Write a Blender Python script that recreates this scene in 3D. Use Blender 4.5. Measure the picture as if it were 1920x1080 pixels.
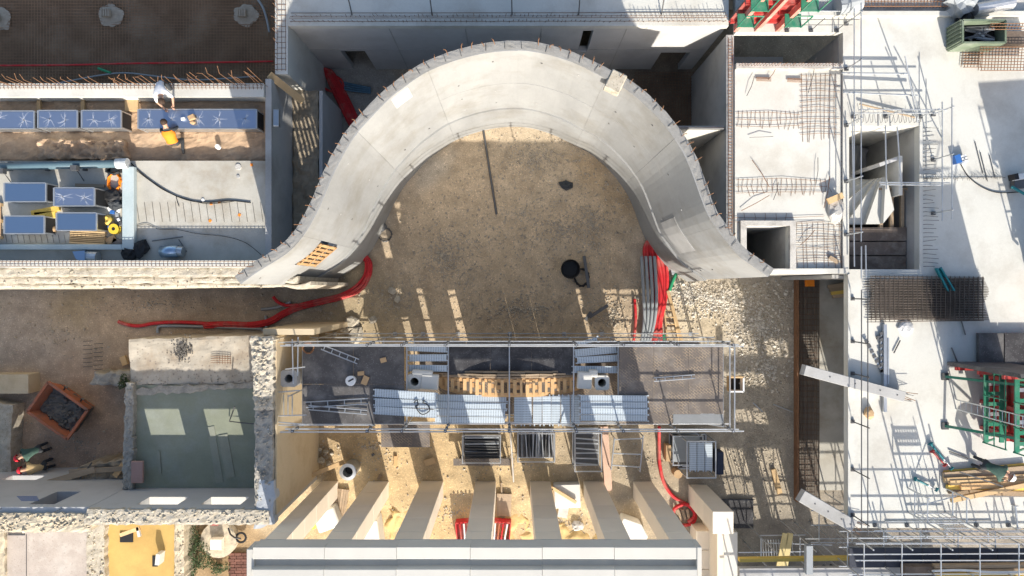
import bpy, bmesh, math, random
from mathutils import Vector, Matrix, noise
R = math.radians
random.seed(11)
scene = bpy.context.scene
for _o in list(bpy.data.objects):
    bpy.data.objects.remove(_o, do_unlink=True)
COL = scene.collection

# ------------------------------------------------------------------ camera
H, F = 28.0, 1300.0            # drone height in metres, focal length in 1920-wide pixels
cam_data = bpy.data.cameras.new("drone_camera")
cam_data.sensor_width = 36.0
cam_data.lens = 36.0 * F / 1920.0
cam_data.clip_end = 2000.0
cam = bpy.data.objects.new("drone_camera", cam_data)
cam.location = (0, 0, H)
COL.objects.link(cam)
scene.camera = cam

# ------------------------------------------------------------------ light
SUN_EL = R(28.6)
AZ = Vector((0.25, -0.968, 0)).normalized()      # towards the sun, on the ground plane
TO_SUN = (AZ * math.cos(SUN_EL) + Vector((0, 0, math.sin(SUN_EL)))).normalized()
world = bpy.data.worlds.new("World")
scene.world = world
world.use_nodes = True
wn = world.node_tree
for _n in list(wn.nodes):
    wn.nodes.remove(_n)
_out = wn.nodes.new("ShaderNodeOutputWorld")
_bg = wn.nodes.new("ShaderNodeBackground")
_sky = wn.nodes.new("ShaderNodeTexSky")
_sky.sky_type = 'NISHITA'
_sky.sun_disc = False
_sky.sun_elevation = SUN_EL
_sky.sun_rotation = math.atan2(AZ.x, AZ.y)
_sky.air_density = 1.0
_sky.dust_density = 2.4
_sky.ozone_density = 1.0
_bg.inputs[1].default_value = 0.15
wn.links.new(_sky.outputs[0], _bg.inputs[0])
wn.links.new(_bg.outputs[0], _out.inputs[0])
sun_data = bpy.data.lights.new("sun", 'SUN')
sun_data.energy = 5.0
sun_data.angle = R(0.5)
sun_data.color = (1.0, 0.94, 0.85)
sun = bpy.data.objects.new("sun", sun_data)
sun.rotation_euler = TO_SUN.to_track_quat('Z', 'Y').to_euler()
sun.location = TO_SUN * 60
COL.objects.link(sun)
scene.view_settings.view_transform = 'Standard'
scene.view_settings.look = 'None'
scene.view_settings.exposure = 0.6
scene.view_settings.gamma = 1.0
scene.view_settings.use_curve_mapping = False

# ------------------------------------------------------------------ measuring and building helpers
def P(px, py, z=0.0):
    """survey point: photo position read at a known level -> metres"""
    k = (H - z) / F
    return Vector(((px - 960) * k, -(py - 540) * k, z))
def PX(px, z): return (px - 960) * (H - z) / F
def PY(py, z): return -(py - 540) * (H - z) / F
def nz(x, y, z=0.0, s=1.0): return noise.noise(Vector((x * s, y * s, z * s)))

class MB:
    def __init__(s):
        s.v, s.f = [], []
    def add(s, vs, fs):
        o = len(s.v)
        s.v += [Vector(p) for p in vs]
        s.f += [tuple(i + o for i in f) for f in fs]
        return s
    def box(s, c, d, rz=0.0, rx=0.0, ry=0.0):
        m = Matrix.Translation(Vector(c)) @ Matrix.Rotation(rz, 4, 'Z') @ Matrix.Rotation(ry, 4, 'Y') @ Matrix.Rotation(rx, 4, 'X')
        hx, hy, hz = d[0] / 2, d[1] / 2, d[2] / 2
        vs = [m @ Vector((x, y, z)) for z in (-hz, hz) for y in (-hy, hy) for x in (-hx, hx)]
        return s.add(vs, [(0, 2, 3, 1), (4, 5, 7, 6), (0, 1, 5, 4), (2, 6, 7, 3), (0, 4, 6, 2), (1, 3, 7, 5)])
    def b2(s, x0, x1, y0, y1, z0, z1):
        return s.box(((x0 + x1) / 2, (y0 + y1) / 2, (z0 + z1) / 2), (abs(x1 - x0), abs(y1 - y0), abs(z1 - z0)))
    def beam(s, a, b, w, h, up=(0, 0, 1)):
        a, b = Vector(a), Vector(b)
        t = (b - a).normalized()
        u = Vector(up)
        if abs(t.dot(u)) > 0.98: u = Vector((1, 0, 0))
        n = t.cross(u).normalized() * (w / 2)
        m = n.cross(t).normalized() * (h / 2)
        vs = [p + i + j for p in (a, b) for (i, j) in ((-n, -m), (n, -m), (n, m), (-n, m))]
        return s.add(vs, [(3, 2, 1, 0), (4, 5, 6, 7), (0, 1, 5, 4), (1, 2, 6, 5), (2, 3, 7, 6), (3, 0, 4, 7)])
    def tube(s, pts, r, n=6, close=False, caps=True):
        pts = [Vector(p) for p in pts]
        k = len(pts)
        if k < 2: return s
        vs, fs = [], []
        prev = None
        for i, p in enumerate(pts):
            a = pts[i - 1] if (i > 0 or close) else p
            b = pts[(i + 1) % k] if (i < k - 1 or close) else p
            t = (b - a)
            t = t.normalized() if t.length > 1e-9 else Vector((0, 0, 1))
            if prev is None:
                u = Vector((0, 0, 1)) if abs(t.z) < 0.9 else Vector((1, 0, 0))
                n1 = t.cross(u).normalized()
            else:
                n1 = prev - t * prev.dot(t)
                n1 = n1.normalized() if n1.length > 1e-6 else t.orthogonal().normalized()
            prev = n1
            n2 = t.cross(n1)
            rr = r[i] if isinstance(r, (list, tuple)) else r
            for j in range(n):
                an = 2 * math.pi * j / n
                vs.append(p + n1 * (math.cos(an) * rr) + n2 * (math.sin(an) * rr))
        m = k if close else k - 1
        for i in range(m):
            i2 = (i + 1) % k
            for j in range(n):
                j2 = (j + 1) % n
                fs.append((i * n + j, i * n + j2, i2 * n + j2, i2 * n + j))
        if caps and not close:
            fs.append(tuple(range(n - 1, -1, -1)))
            fs.append(tuple((k - 1) * n + j for j in range(n)))
        return s.add(vs, fs)
    def prism(s, poly, z0, z1):
        poly = [(p[0], p[1]) for p in poly]
        ar = sum(poly[i][0] * poly[(i + 1) % len(poly)][1] - poly[(i + 1) % len(poly)][0] * poly[i][1] for i in range(len(poly)))
        if ar < 0: poly = poly[::-1]
        n = len(poly)
        vs = [(x, y, z0) for x, y in poly] + [(x, y, z1) for x, y in poly]
        fs = [tuple(range(n - 1, -1, -1)), tuple(range(n, 2 * n))]
        fs += [(i, (i + 1) % n, n + (i + 1) % n, n + i) for i in range(n)]
        return s.add(vs, fs)
    def lathe(s, c, prof, n=16):
        c = Vector(c)
        vs, fs = [], []
        for (r, z) in prof:
            for j in range(n):
                a = 2 * math.pi * j / n
                vs.append(c + Vector((r * math.cos(a), r * math.sin(a), z)))
        for i in range(len(prof) - 1):
            for j in range(n):
                j2 = (j + 1) % n
                fs.append((i * n + j, i * n + j2, (i + 1) * n + j2, (i + 1) * n + j))
        return s.add(vs, fs)
    def blob(s, c, d, seed=0, n=6, m=4, amp=0.25, rz=0):
        c = Vector(c)
        vs, fs = [], []
        rot = Matrix.Rotation(rz, 3, 'Z')
        for i in range(1, m):
            t = math.pi * i / m
            for j in range(n):
                a = 2 * math.pi * j / n
                q = Vector((math.sin(t) * math.cos(a), math.sin(t) * math.sin(a), math.cos(t)))
                k = 1 + amp * noise.noise(q * 1.7 + Vector((seed * 7.3, seed * 1.9, 0)))
                vs.append(c + rot @ Vector((q.x * d[0] / 2 * k, q.y * d[1] / 2 * k, q.z * d[2] / 2 * k)))
        vs.append(c + Vector((0, 0, d[2] / 2)))
        vs.append(c - Vector((0, 0, d[2] / 2)))
        T, B = len(vs) - 2, len(vs) - 1
        for j in range(n):
            j2 = (j + 1) % n
            fs.append((T, j, j2))
            for i in range(m - 2):
                fs.append((i * n + j, (i + 1) * n + j, (i + 1) * n + j2, i * n + j2))
            fs.append((B, (m - 2) * n + j2, (m - 2) * n + j))
        return s.add(vs, fs)
    def rough(s, q, z0, z1, nu, nv, amp=0.05, jit=0.05, seed=0.0, fr=2.5):
        """a lump-topped solid over the quad q (4 xy corners), ragged at the rim"""
        q = [Vector((p[0], p[1])) for p in q]
        area = sum(q[i].x * q[(i + 1) % 4].y - q[(i + 1) % 4].x * q[i].y for i in range(4))
        if area < 0: q = [q[0], q[3], q[2], q[1]]; nu, nv = nv, nu
        vs, fs = [], []
        def pt(u, v):
            a = q[0].lerp(q[1], u); b = q[3].lerp(q[2], u)
            return a.lerp(b, v)
        for j in range(nv + 1):
            for i in range(nu + 1):
                p = pt(i / nu, j / nv)
                rim = i in (0, nu) or j in (0, nv)
                k = jit if rim else jit * 0.4
                dx = nz(p.x, p.y, seed + 3.1, fr * 1.7) * k
                dy = nz(p.x, p.y, seed + 9.7, fr * 1.7) * k
                zz = z1 + amp * (nz(p.x, p.y, seed, fr) + 0.6 * nz(p.x, p.y, seed + 5, fr * 2.9))
                if rim: zz -= amp * 0.5
                vs.append((p.x + dx, p.y + dy, zz))
        W = nu + 1
        for j in range(nv):
            for i in range(nu):
                fs.append((j * W + i, j * W + i + 1, (j + 1) * W + i + 1, (j + 1) * W + i))
        rim = [i for i in range(nu)] + [j * W + nu for j in range(nv)] + [nv * W + i for i in range(nu, 0, -1)] + [j * W for j in range(nv, 0, -1)]
        b0 = len(vs)
        for k in rim:
            x, y, z = vs[k]
            vs.append((x + nz(x, y, seed + 20, 3) * jit * .5, y, z0))
        n = len(rim)
        for i in range(n):
            fs.append((b0 + i, b0 + (i + 1) % n, rim[(i + 1) % n], rim[i]))
        return s.add(vs, fs)
    def mesh(s, name, origin=(0, 0, 0), mat=None, smooth=False):
        me = bpy.data.meshes.new(name)
        o = Vector(origin)
        me.from_pydata([tuple(p - o) for p in s.v], [], s.f)
        if mat: me.materials.append(mat)
        if smooth:
            me.polygons.foreach_set('use_smooth', [True] * len(me.polygons))
        me.update()
        return me
    def base(s):
        xs = [p.x for p in s.v]; ys = [p.y for p in s.v]; zs = [p.z for p in s.v]
        return Vector(((min(xs) + max(xs)) / 2, (min(ys) + max(ys)) / 2, min(zs)))
    def part(s, name, mat, parent, smooth=False, bevel=0.0):
        """a part: mesh in the frame of its (translated) parent chain"""
        o = Vector((0, 0, 0)); p = parent
        while p is not None:
            o += Vector(p.location); p = p.parent
        ob = bpy.data.objects.new(name, s.mesh(name, o, mat, smooth))
        COL.objects.link(ob); ob.parent = parent
        if bevel: add_bevel(ob, bevel)
        return ob
    def solo(s, name, mat, label=None, cat=None, group=None, kind=None, smooth=False, bevel=0.0, origin=None):
        o = s.base() if origin is None else Vector(origin)
        ob = bpy.data.objects.new(name, s.mesh(name, o, mat, smooth))
        ob.location = o
        COL.objects.link(ob)
        tag(ob, label, cat, group, kind)
        if bevel: add_bevel(ob, bevel)
        return ob

def add_bevel(ob, w, seg=1):
    m = ob.modifiers.new("edge", 'BEVEL'); m.width = w; m.segments = seg; m.limit_method = 'ANGLE'; m.angle_limit = R(40)
def tag(o, label=None, cat=None, group=None, kind=None):
    if label: o["label"] = label
    if cat: o["category"] = cat
    if group: o["group"] = group
    if kind: o["kind"] = kind
    return o
def thing(name, label, cat, loc=(0, 0, 0), group=None):
    o = bpy.data.objects.new(name, None)
    o.empty_display_size = 0.2
    o.location = loc
    COL.objects.link(o)
    return tag(o, label, cat, group)
def inst(name, me, parent, loc, rz=0.0, rx=0.0, ry=0.0, scale=None):
    """one more piece sharing mesh data; loc in world metres"""
    o = Vector((0, 0, 0)); p = parent
    while p is not None:
        o += Vector(p.location); p = p.parent
    ob = bpy.data.objects.new(name, me)
    ob.location = Vector(loc) - o
    ob.rotation_euler = (rx, ry, rz)
    if scale: ob.scale = scale
    COL.objects.link(ob); ob.parent = parent
    return ob
def smooth_path(pts, n=6):
    pts = [Vector(p) for p in pts]
    out = []
    for i in range(len(pts) - 1):
        p0 = pts[max(i - 1, 0)]; p1 = pts[i]; p2 = pts[i + 1]; p3 = pts[min(i + 2, len(pts) - 1)]
        for k in range(n):
            t = k / n
            out.append(0.5 * ((2 * p1) + (-p0 + p2) * t + (2 * p0 - 5 * p1 + 4 * p2 - p3) * t * t + (-p0 + 3 * p1 - 3 * p2 + p3) * t ** 3))
    out.append(pts[-1])
    return out
def plate(mb, xs, ys, hole, z0, z1):
    """slab with openings: cells of the xs*ys grid, hole(i,j) -> True leaves the cell out"""
    nx, ny = len(xs) - 1, len(ys) - 1
    solid = lambda i, j: 0 <= i < nx and 0 <= j < ny and not hole((xs[i] + xs[i + 1]) / 2, (ys[j] + ys[j + 1]) / 2)
    idx = {}
    vs, fs = [], []
    def vid(i, j, k):
        if (i, j, k) not in idx:
            idx[(i, j, k)] = len(vs); vs.append((xs[i], ys[j], (z0, z1)[k]))
        return idx[(i, j, k)]
    for i in range(nx):
        for j in range(ny):
            if not solid(i, j): continue
            fs.append((vid(i, j, 1), vid(i + 1, j, 1), vid(i + 1, j + 1, 1), vid(i, j + 1, 1)))
            fs.append((vid(i, j, 0), vid(i, j + 1, 0), vid(i + 1, j + 1, 0), vid(i + 1, j, 0)))
            if not solid(i - 1, j): fs.append((vid(i, j, 0), vid(i, j, 1), vid(i, j + 1, 1), vid(i, j + 1, 0)))
            if not solid(i + 1, j): fs.append((vid(i + 1, j, 0), vid(i + 1, j + 1, 0), vid(i + 1, j + 1, 1), vid(i + 1, j, 1)))
            if not solid(i, j - 1): fs.append((vid(i, j, 0), vid(i + 1, j, 0), vid(i + 1, j, 1), vid(i, j, 1)))
            if not solid(i, j + 1): fs.append((vid(i, j + 1, 0), vid(i, j + 1, 1), vid(i + 1, j + 1, 1), vid(i + 1, j + 1, 0)))
    return mb.add(vs, fs)
def wall_with_openings(mb, x0, x1, y0, y1, z0, z1, ops):
    """wall along x, ops = (xa, xb, za, zb)"""
    xs = sorted({x0, x1, *[o[0] for o in ops], *[o[1] for o in ops]})
    zs = sorted({z0, z1, *[o[2] for o in ops], *[o[3] for o in ops]})
    t = MB()
    plate(t, xs, zs, lambda x, z: any(o[0] < x < o[1] and o[2] < z < o[3] for o in ops), 0, 1)
    vs = [(p.x, y1 + (y0 - y1) * p.z, p.y) for p in t.v]
    return mb.add(vs, t.f)

# ------------------------------------------------------------------ materials
MATS = {}
def M(name, base, var=0.12, scale=1.2, rough=0.85, bump=0.25, bscale=18.0, metal=0.0, stain=None, stain_scale=0.5,
      stain_amt=0.5, fine=0.08, orand=0.0, grain=None, spec=0.3, local=False, speck=None, speck_scale=30.0, wave=None):
    """base colour with broad mottling, fine grain, optional stains, specks, wood grain and a little tint per object"""
    m = bpy.data.materials.new(name); m.use_nodes = True
    nt = m.node_tree; N = nt.nodes; L = nt.links
    bs = N["Principled BSDF"]
    bs.inputs["Roughness"].default_value = rough
    bs.inputs["Metallic"].default_value = metal
    bs.inputs["Specular IOR Level"].default_value = spec
    if local:
        tc = N.new("ShaderNodeTexCoord"); src = tc.outputs["Object"]
    else:
        ge = N.new("ShaderNodeNewGeometry"); src = ge.outputs["Position"]
    if grain:
        mp = N.new("ShaderNodeMapping"); mp.inputs["Scale"].default_value = grain
        L.new(src, mp.inputs[0]); gsrc = mp.outputs[0]
    else:
        gsrc = src
    def noi(sc, det=5.0, ro=0.6, s=None):
        n = N.new("ShaderNodeTexNoise"); n.inputs["Scale"].default_value = sc; n.inputs["Detail"].default_value = det
        n.inputs["Roughness"].default_value = ro
        L.new(s or src, n.inputs["Vector"]); return n.outputs["Fac"]
    def math_(op, a, b):
        n = N.new("ShaderNodeMath"); n.operation = op
        for i, x in enumerate((a, b)):
            if hasattr(x, "links"): L.new(x, n.inputs[i])
            else: n.inputs[i].default_value = x
        return n.outputs[0]
    big = noi(scale, 6, 0.62, gsrc)
    fin = noi(bscale * 1.6, 4, 0.7, gsrc)
    # brightness factor
    f1 = math_('MULTIPLY_ADD', big, 2 * var * 1.6); f1.node.inputs[2].default_value = 1 - var * 1.6
    f2 = math_('MULTIPLY_ADD', fin, 2 * fine * 1.6); f2.node.inputs[2].default_value = 1 - fine * 1.6
    f = math_('MULTIPLY', f1, f2)
    if orand:
        oi = N.new("ShaderNodeObjectInfo")
        f3 = math_('MULTIPLY_ADD', oi.outputs["Random"], 2 * orand); f3.node.inputs[2].default_value = 1 - orand
        f = math_('MULTIPLY', f, f3)
    col = N.new("ShaderNodeRGB"); col.outputs[0].default_value = (*base, 1)
    cur = col.outputs[0]
    def mixc(fac, a, b):
        n = N.new("ShaderNodeMix"); n.data_type = 'RGBA'
        if hasattr(fac, "links"): L.new(fac, n.inputs[0])
        else: n.inputs[0].default_value = fac
        L.new(a, n.inputs[6])
        if hasattr(b, "links"): L.new(b, n.inputs[7])
        else: n.inputs[7].default_value = (*b, 1)
        return n.outputs[2]
    def ramp(x, lo, hi):
        n = N.new("ShaderNodeMapRange"); n.inputs["From Min"].default_value = lo; n.inputs["From Max"].default_value = hi
        L.new(x, n.inputs["Value"]); return n.outputs["Result"]
    if stain:
        s1 = ramp(noi(stain_scale, 7, 0.65), 0.48, 0.68)
        cur = mixc(math_('MULTIPLY', s1, stain_amt), cur, stain)
    if speck:
        vo = N.new("ShaderNodeTexVoronoi"); vo.inputs["Scale"].default_value = speck_scale
        L.new(src, vo.inputs["Vector"])
        sp = ramp(vo.outputs["Distance"], 0.28, 0.12)
        cur = mixc(math_('MULTIPLY', sp, math_('MULTIPLY', noi(2.0, 2), 1.2)), cur, speck)
    vm = N.new("ShaderNodeVectorMath"); vm.operation = 'SCALE'
    L.new(cur, vm.inputs[0]); L.new(f, vm.inputs[3])
    L.new(vm.outputs[0], bs.inputs["Base Color"])
    if bump:
        bp = N.new("ShaderNodeBump"); bp.inputs["Strength"].default_value = bump; bp.inputs["Distance"].default_value = 0.02
        hsrc = noi(bscale, 6, 0.65, gsrc)
        L.new(hsrc, bp.inputs["Height"]); L.new(bp.outputs[0], bs.inputs["Normal"])
    MATS[name] = m
    return m

CW = M("cast_concrete_white", (0.585, 0.577, 0.525), 0.09, 0.55, 0.8, 0.12, 14, stain=(0.44, 0.415, 0.36), stain_scale=0.6, stain_amt=0.75, fine=0.07)
CP = M("formed_concrete_panel", (0.295, 0.298, 0.292), 0.19, 0.8, 0.75, 0.10, 9, stain=(0.225, 0.215, 0.19), stain_scale=0.55, stain_amt=0.75, fine=0.05, orand=0.05, grain=(1.0, 1.0, 0.3))
CG = M("grey_concrete", (0.40, 0.395, 0.38), 0.14, 0.8, 0.85, 0.25, 16, stain=(0.26, 0.25, 0.23), stain_scale=0.7, stain_amt=0.6)
CR = M("rough_concrete", (0.50, 0.48, 0.44), 0.18, 2.2, 0.95, 0.7, 22, stain=(0.30, 0.28, 0.25), stain_scale=1.8, stain_amt=0.7, fine=0.15)
CT = M("terrace_concrete", (0.45, 0.43, 0.375), 0.2, 0.9, 0.85, 0.2, 16, stain=(0.30, 0.25, 0.18), stain_scale=0.7, stain_amt=0.7)
LIME = M("cut_limestone", (0.76, 0.675, 0.545), 0.08, 0.8, 0.8, 0.06, 25, fine=0.035, orand=0.06)
LIMEW = M("cornice_limestone", (0.535, 0.515, 0.46), 0.09, 0.8, 0.8, 0.06, 25, fine=0.035, orand=0.04)
RUB = M("rubble_masonry", (0.50, 0.43, 0.315), 0.25, 5.0, 0.95, 0.7, 22, stain=(0.24, 0.21, 0.17), stain_scale=2.4, stain_amt=0.7, fine=0.2)
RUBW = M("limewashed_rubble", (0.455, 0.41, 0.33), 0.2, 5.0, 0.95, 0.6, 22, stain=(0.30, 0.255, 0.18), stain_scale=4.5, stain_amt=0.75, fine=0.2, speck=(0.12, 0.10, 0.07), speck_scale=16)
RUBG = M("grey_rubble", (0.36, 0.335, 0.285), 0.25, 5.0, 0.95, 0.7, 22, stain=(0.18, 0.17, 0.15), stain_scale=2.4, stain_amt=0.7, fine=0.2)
PLAST = M("beige_plaster", (0.56, 0.46, 0.31), 0.10, 0.9, 0.9, 0.15, 20, stain=(0.36, 0.27, 0.16), stain_scale=0.9, stain_amt=0.6)
PLASTG = M("grey_plaster", (0.44, 0.44, 0.43), 0.06, 1.0, 0.9, 0.12, 20, stain=(0.36, 0.35, 0.33), stain_scale=1.2, stain_amt=0.4)
GREEN = M("green_painted_floor", (0.245, 0.26, 0.19), 0.15, 1.0, 0.6, 0.1, 12, stain=(0.30, 0.32, 0.28), stain_scale=0.9, stain_amt=0.55)
OCHRE = M("ochre_floor", (0.52, 0.345, 0.115), 0.2, 0.9, 0.85, 0.15, 15, stain=(0.42, 0.27, 0.09), stain_scale=0.6, stain_amt=0.6)
PINK = M("pink_screed", (0.42, 0.365, 0.32), 0.15, 1.4, 0.95, 0.5, 22, speck=(0.30, 0.26, 0.22), speck_scale=9, stain=(0.56, 0.52, 0.47), stain_scale=1.5, stain_amt=0.6)
MEMB = M("brown_membrane", (0.40, 0.275, 0.175), 0.22, 2.0, 0.8, 1.0, 5.0, stain=(0.52, 0.385, 0.26), stain_scale=1.3, stain_amt=0.7)
DIRT = M("pit_dirt", (0.235, 0.155, 0.095), 0.3, 1.2, 0.95, 0.6, 9, stain=(0.34, 0.27, 0.19), stain_scale=0.6, stain_amt=0.6)
EARTH = M("earth_bank", (0.28, 0.23, 0.165), 0.25, 1.8, 0.95, 0.8, 10, stain=(0.40, 0.35, 0.27), stain_scale=1.2, stain_amt=0.6)
GRAV = M("broken_stone", (0.46, 0.405, 0.32), 0.25, 6.0, 0.95, 0.5, 20, orand=0.15)
GALV = M("galvanised_steel", (0.55, 0.57, 0.58), 0.12, 4.0, 0.38, 0.05, 20, metal=0.75, fine=0.05, spec=0.5)
DSTEEL = M("dark_steel", (0.13, 0.13, 0.13), 0.2, 4.0, 0.5, 0.1, 20, metal=0.5)
RUST = M("rusty_bar", (0.22, 0.115, 0.062), 0.3, 6.0, 0.85, 0.2, 40, metal=0.1)
RUSTD = M("dark_rusty_bar", (0.20, 0.12, 0.075), 0.35, 5.0, 0.85, 0.2, 40, metal=0.1)
RED = M("red_conduit", (0.55, 0.03, 0.035), 0.15, 5.0, 0.6, 0.0, 40, spec=0.25, orand=0.15, stain=(0.42, 0.22, 0.17), stain_scale=1.6, stain_amt=0.6)
REDP = M("red_painted_steel", (0.40, 0.045, 0.04), 0.22, 2.2, 0.55, 0.1, 12, stain=(0.30, 0.25, 0.22), stain_scale=1.6, stain_amt=0.6)
PINKP = M("faded_red_steel", (0.62, 0.24, 0.19), 0.2, 3.0, 0.6, 0.1, 12, stain=(0.6, 0.55, 0.48), stain_scale=2.5, stain_amt=0.6)
GREYP = M("grey_plastic", (0.30, 0.32, 0.33), 0.08, 4.0, 0.5, 0.0, 40)
GRNP = M("green_plastic", (0.03, 0.26, 0.12), 0.08, 4.0, 0.45, 0.0, 40)
GRNS = M("green_painted_steel", (0.03, 0.19, 0.115), 0.18, 3.0, 0.5, 0.1, 15, stain=(0.25, 0.30, 0.25), stain_scale=2.5, stain_amt=0.4)
TEAL = M("teal_steel", (0.02, 0.18, 0.20), 0.15, 3.0, 0.5, 0.05, 15)
WOOD = M("sawn_timber", (0.55, 0.38, 0.20), 0.2, 2.5, 0.8, 0.3, 30, grain=(1.0, 0.18, 1.0), orand=0.18, local=True)
WOODO = M("orange_formwork_timber", (0.64, 0.40, 0.19), 0.16, 3.0, 0.75, 0.25, 30, grain=(1.0, 0.3, 1.0), orand=0.12, local=True)
PALW = M("pallet_timber", (0.40, 0.245, 0.115), 0.2, 3.0, 0.8, 0.3, 30, orand=0.15, local=True)
WOODG = M("weathered_timber", (0.36, 0.27, 0.18), 0.25, 3.0, 0.9, 0.35, 30, grain=(0.25, 1.0, 1.0), orand=0.2, local=True)
YELL = M("yellow_formwork_beam", (0.66, 0.46, 0.10), 0.12, 3.0, 0.6, 0.1, 20, orand=0.1)
PLYB = M("black_film_plywood", (0.045, 0.043, 0.045), 0.35, 1.6, 0.55, 0.12, 10, stain=(0.11, 0.11, 0.11), stain_scale=1.6, stain_amt=0.6, speck=(0.16, 0.16, 0.16), speck_scale=14)
PLYBM = M("black_deck_ply", (0.085, 0.080, 0.078), 0.35, 1.6, 0.6, 0.12, 10, stain=(0.20, 0.19, 0.18), stain_scale=1.3, stain_amt=0.7, speck=(0.2, 0.2, 0.2), speck_scale=14)
PLYBR = M("brown_film_plywood", (0.135, 0.115, 0.10), 0.2, 1.4, 0.6, 0.12, 10, stain=(0.27, 0.24, 0.21), stain_scale=1.2, stain_amt=0.6)
FORMD = M("old_formwork_board", (0.15, 0.115, 0.09), 0.35, 2.0, 0.8, 0.3, 10, stain=(0.36, 0.31, 0.26), stain_scale=1.6, stain_amt=0.6)
FOIL = M("plain_duct_foil", (0.36, 0.48, 0.62), 0.03, 0.6, 0.30, 0.02, 5, metal=0.95, fine=0.01, spec=0.5)
DUCTS = M("duct_side_sheet", (0.45, 0.48, 0.50), 0.08, 2.0, 0.35, 0.05, 8, metal=0.85, fine=0.02)
BLUEP = M("pale_blue_waterproofing", (0.42, 0.495, 0.50), 0.10, 1.2, 0.7, 0.1, 12, stain=(0.52, 0.56, 0.55), stain_scale=1.5, stain_amt=0.5)
BLUEPIPE = M("blue_water_pipe", (0.10, 0.16, 0.19), 0.12, 1.5, 0.45, 0.05, 12)
BLACK = M("black_rubber", (0.02, 0.02, 0.021), 0.2, 5.0, 0.6, 0.2, 12)
WHITE = M("white_plastic", (0.74, 0.74, 0.72), 0.04, 3.0, 0.5, 0.03, 12)
WHITES = M("white_stone_block", (0.62, 0.60, 0.54), 0.05, 1.5, 0.85, 0.08, 20, fine=0.04)
YPLA = M("yellow_plastic", (0.72, 0.50, 0.05), 0.06, 3.0, 0.45, 0.03, 12)
ORNG = M("orange_cloth", (0.85, 0.25, 0.02), 0.08, 8.0, 0.75, 0.3, 14)
ORST = M("orange_skip_paint", (0.42, 0.145, 0.075), 0.22, 2.5, 0.7, 0.2, 12, stain=(0.20, 0.13, 0.10), stain_scale=2.4, stain_amt=0.95)
SKIN = M("skin", (0.46, 0.27, 0.18), 0.06, 8.0, 0.55, 0.05, 20)
CLW = M("white_cloth", (0.72, 0.72, 0.73), 0.06, 8.0, 0.85, 0.4, 12)
CLD = M("dark_work_cloth", (0.045, 0.05, 0.055), 0.2, 8.0, 0.85, 0.4, 12)
CLG = M("dark_green_cloth", (0.05, 0.095, 0.075), 0.2, 8.0, 0.85, 0.4, 12)
CLT = M("tan_cloth", (0.50, 0.36, 0.18), 0.15, 8.0, 0.85, 0.4, 12)
HAIR = M("dark_hair", (0.05, 0.03, 0.02), 0.2, 20, 0.7, 0.5, 60)
BLUE = M("blue_plastic", (0.04, 0.14, 0.40), 0.08, 3.0, 0.45, 0.03, 12)
CARD = M("cardboard", (0.46, 0.31, 0.17), 0.1, 3.0, 0.85, 0.15, 12)
LEAF = M("shrub_leaf", (0.055, 0.085, 0.03), 0.3, 6.0, 0.6, 0.0, 12, orand=0.2)
BRICK = M("red_brick", (0.16, 0.075, 0.055), 0.2, 3.0, 0.9, 0.3, 20, orand=0.2)
RUBBLED = M("dark_spoil", (0.13, 0.12, 0.105), 0.3, 6.0, 0.95, 0.6, 20)
# ---- patterned materials that need their own nodes
def plank_mat(name, base, metal=0.7, rough=0.4, orand=0.1):
    """perforated steel deck board: rows of punched holes in the board's own frame (x along the board)"""
    m = M(name, base, 0.08, 2.0, rough, 0.05, 20, metal=metal, local=True, orand=orand, fine=0.03)
    nt = m.node_tree; N = nt.nodes; L = nt.links
    bs = N["Principled BSDF"]
    tc = N.new("ShaderNodeTexCoord")
    mp = N.new("ShaderNodeMapping"); mp.inputs["Scale"].default_value = (1 / 0.085, 1 / 0.05, 1)
    L.new(tc.outputs["Object"], mp.inputs[0])
    fr = N.new("ShaderNodeVectorMath"); fr.operation = 'FRACTION'; L.new(mp.outputs[0], fr.inputs[0])
    sb = N.new("ShaderNodeVectorMath"); sb.operation = 'SUBTRACT'; sb.inputs[1].default_value = (0.5, 0.5, 0); L.new(fr.outputs[0], sb.inputs[0])
    ml = N.new("ShaderNodeVectorMath"); ml.operation = 'MULTIPLY'; ml.inputs[1].default_value = (1, 0.8, 0); L.new(sb.outputs[0], ml.inputs[0])
    ln = N.new("ShaderNodeVectorMath"); ln.operation = 'LENGTH'; L.new(ml.outputs[0], ln.inputs[0])
    lt = N.new("ShaderNodeMapRange"); lt.inputs[1].default_value = 0.27; lt.inputs[2].default_value = 0.18
    L.new(ln.outputs["Value"], lt.inputs["Value"])
    src = bs.inputs["Base Color"].links[0].from_socket
    mx = N.new("ShaderNodeMix"); mx.data_type = 'RGBA'
    L.new(lt.outputs[0], mx.inputs[0]); L.new(src, mx.inputs[6]); mx.inputs[7].default_value = (0.24, 0.27, 0.29, 1)
    L.new(mx.outputs[2], bs.inputs["Base Color"])
    return m
PLANK = plank_mat("perforated_steel_board", (0.50, 0.56, 0.60), metal=0.15, rough=0.55)
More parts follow.
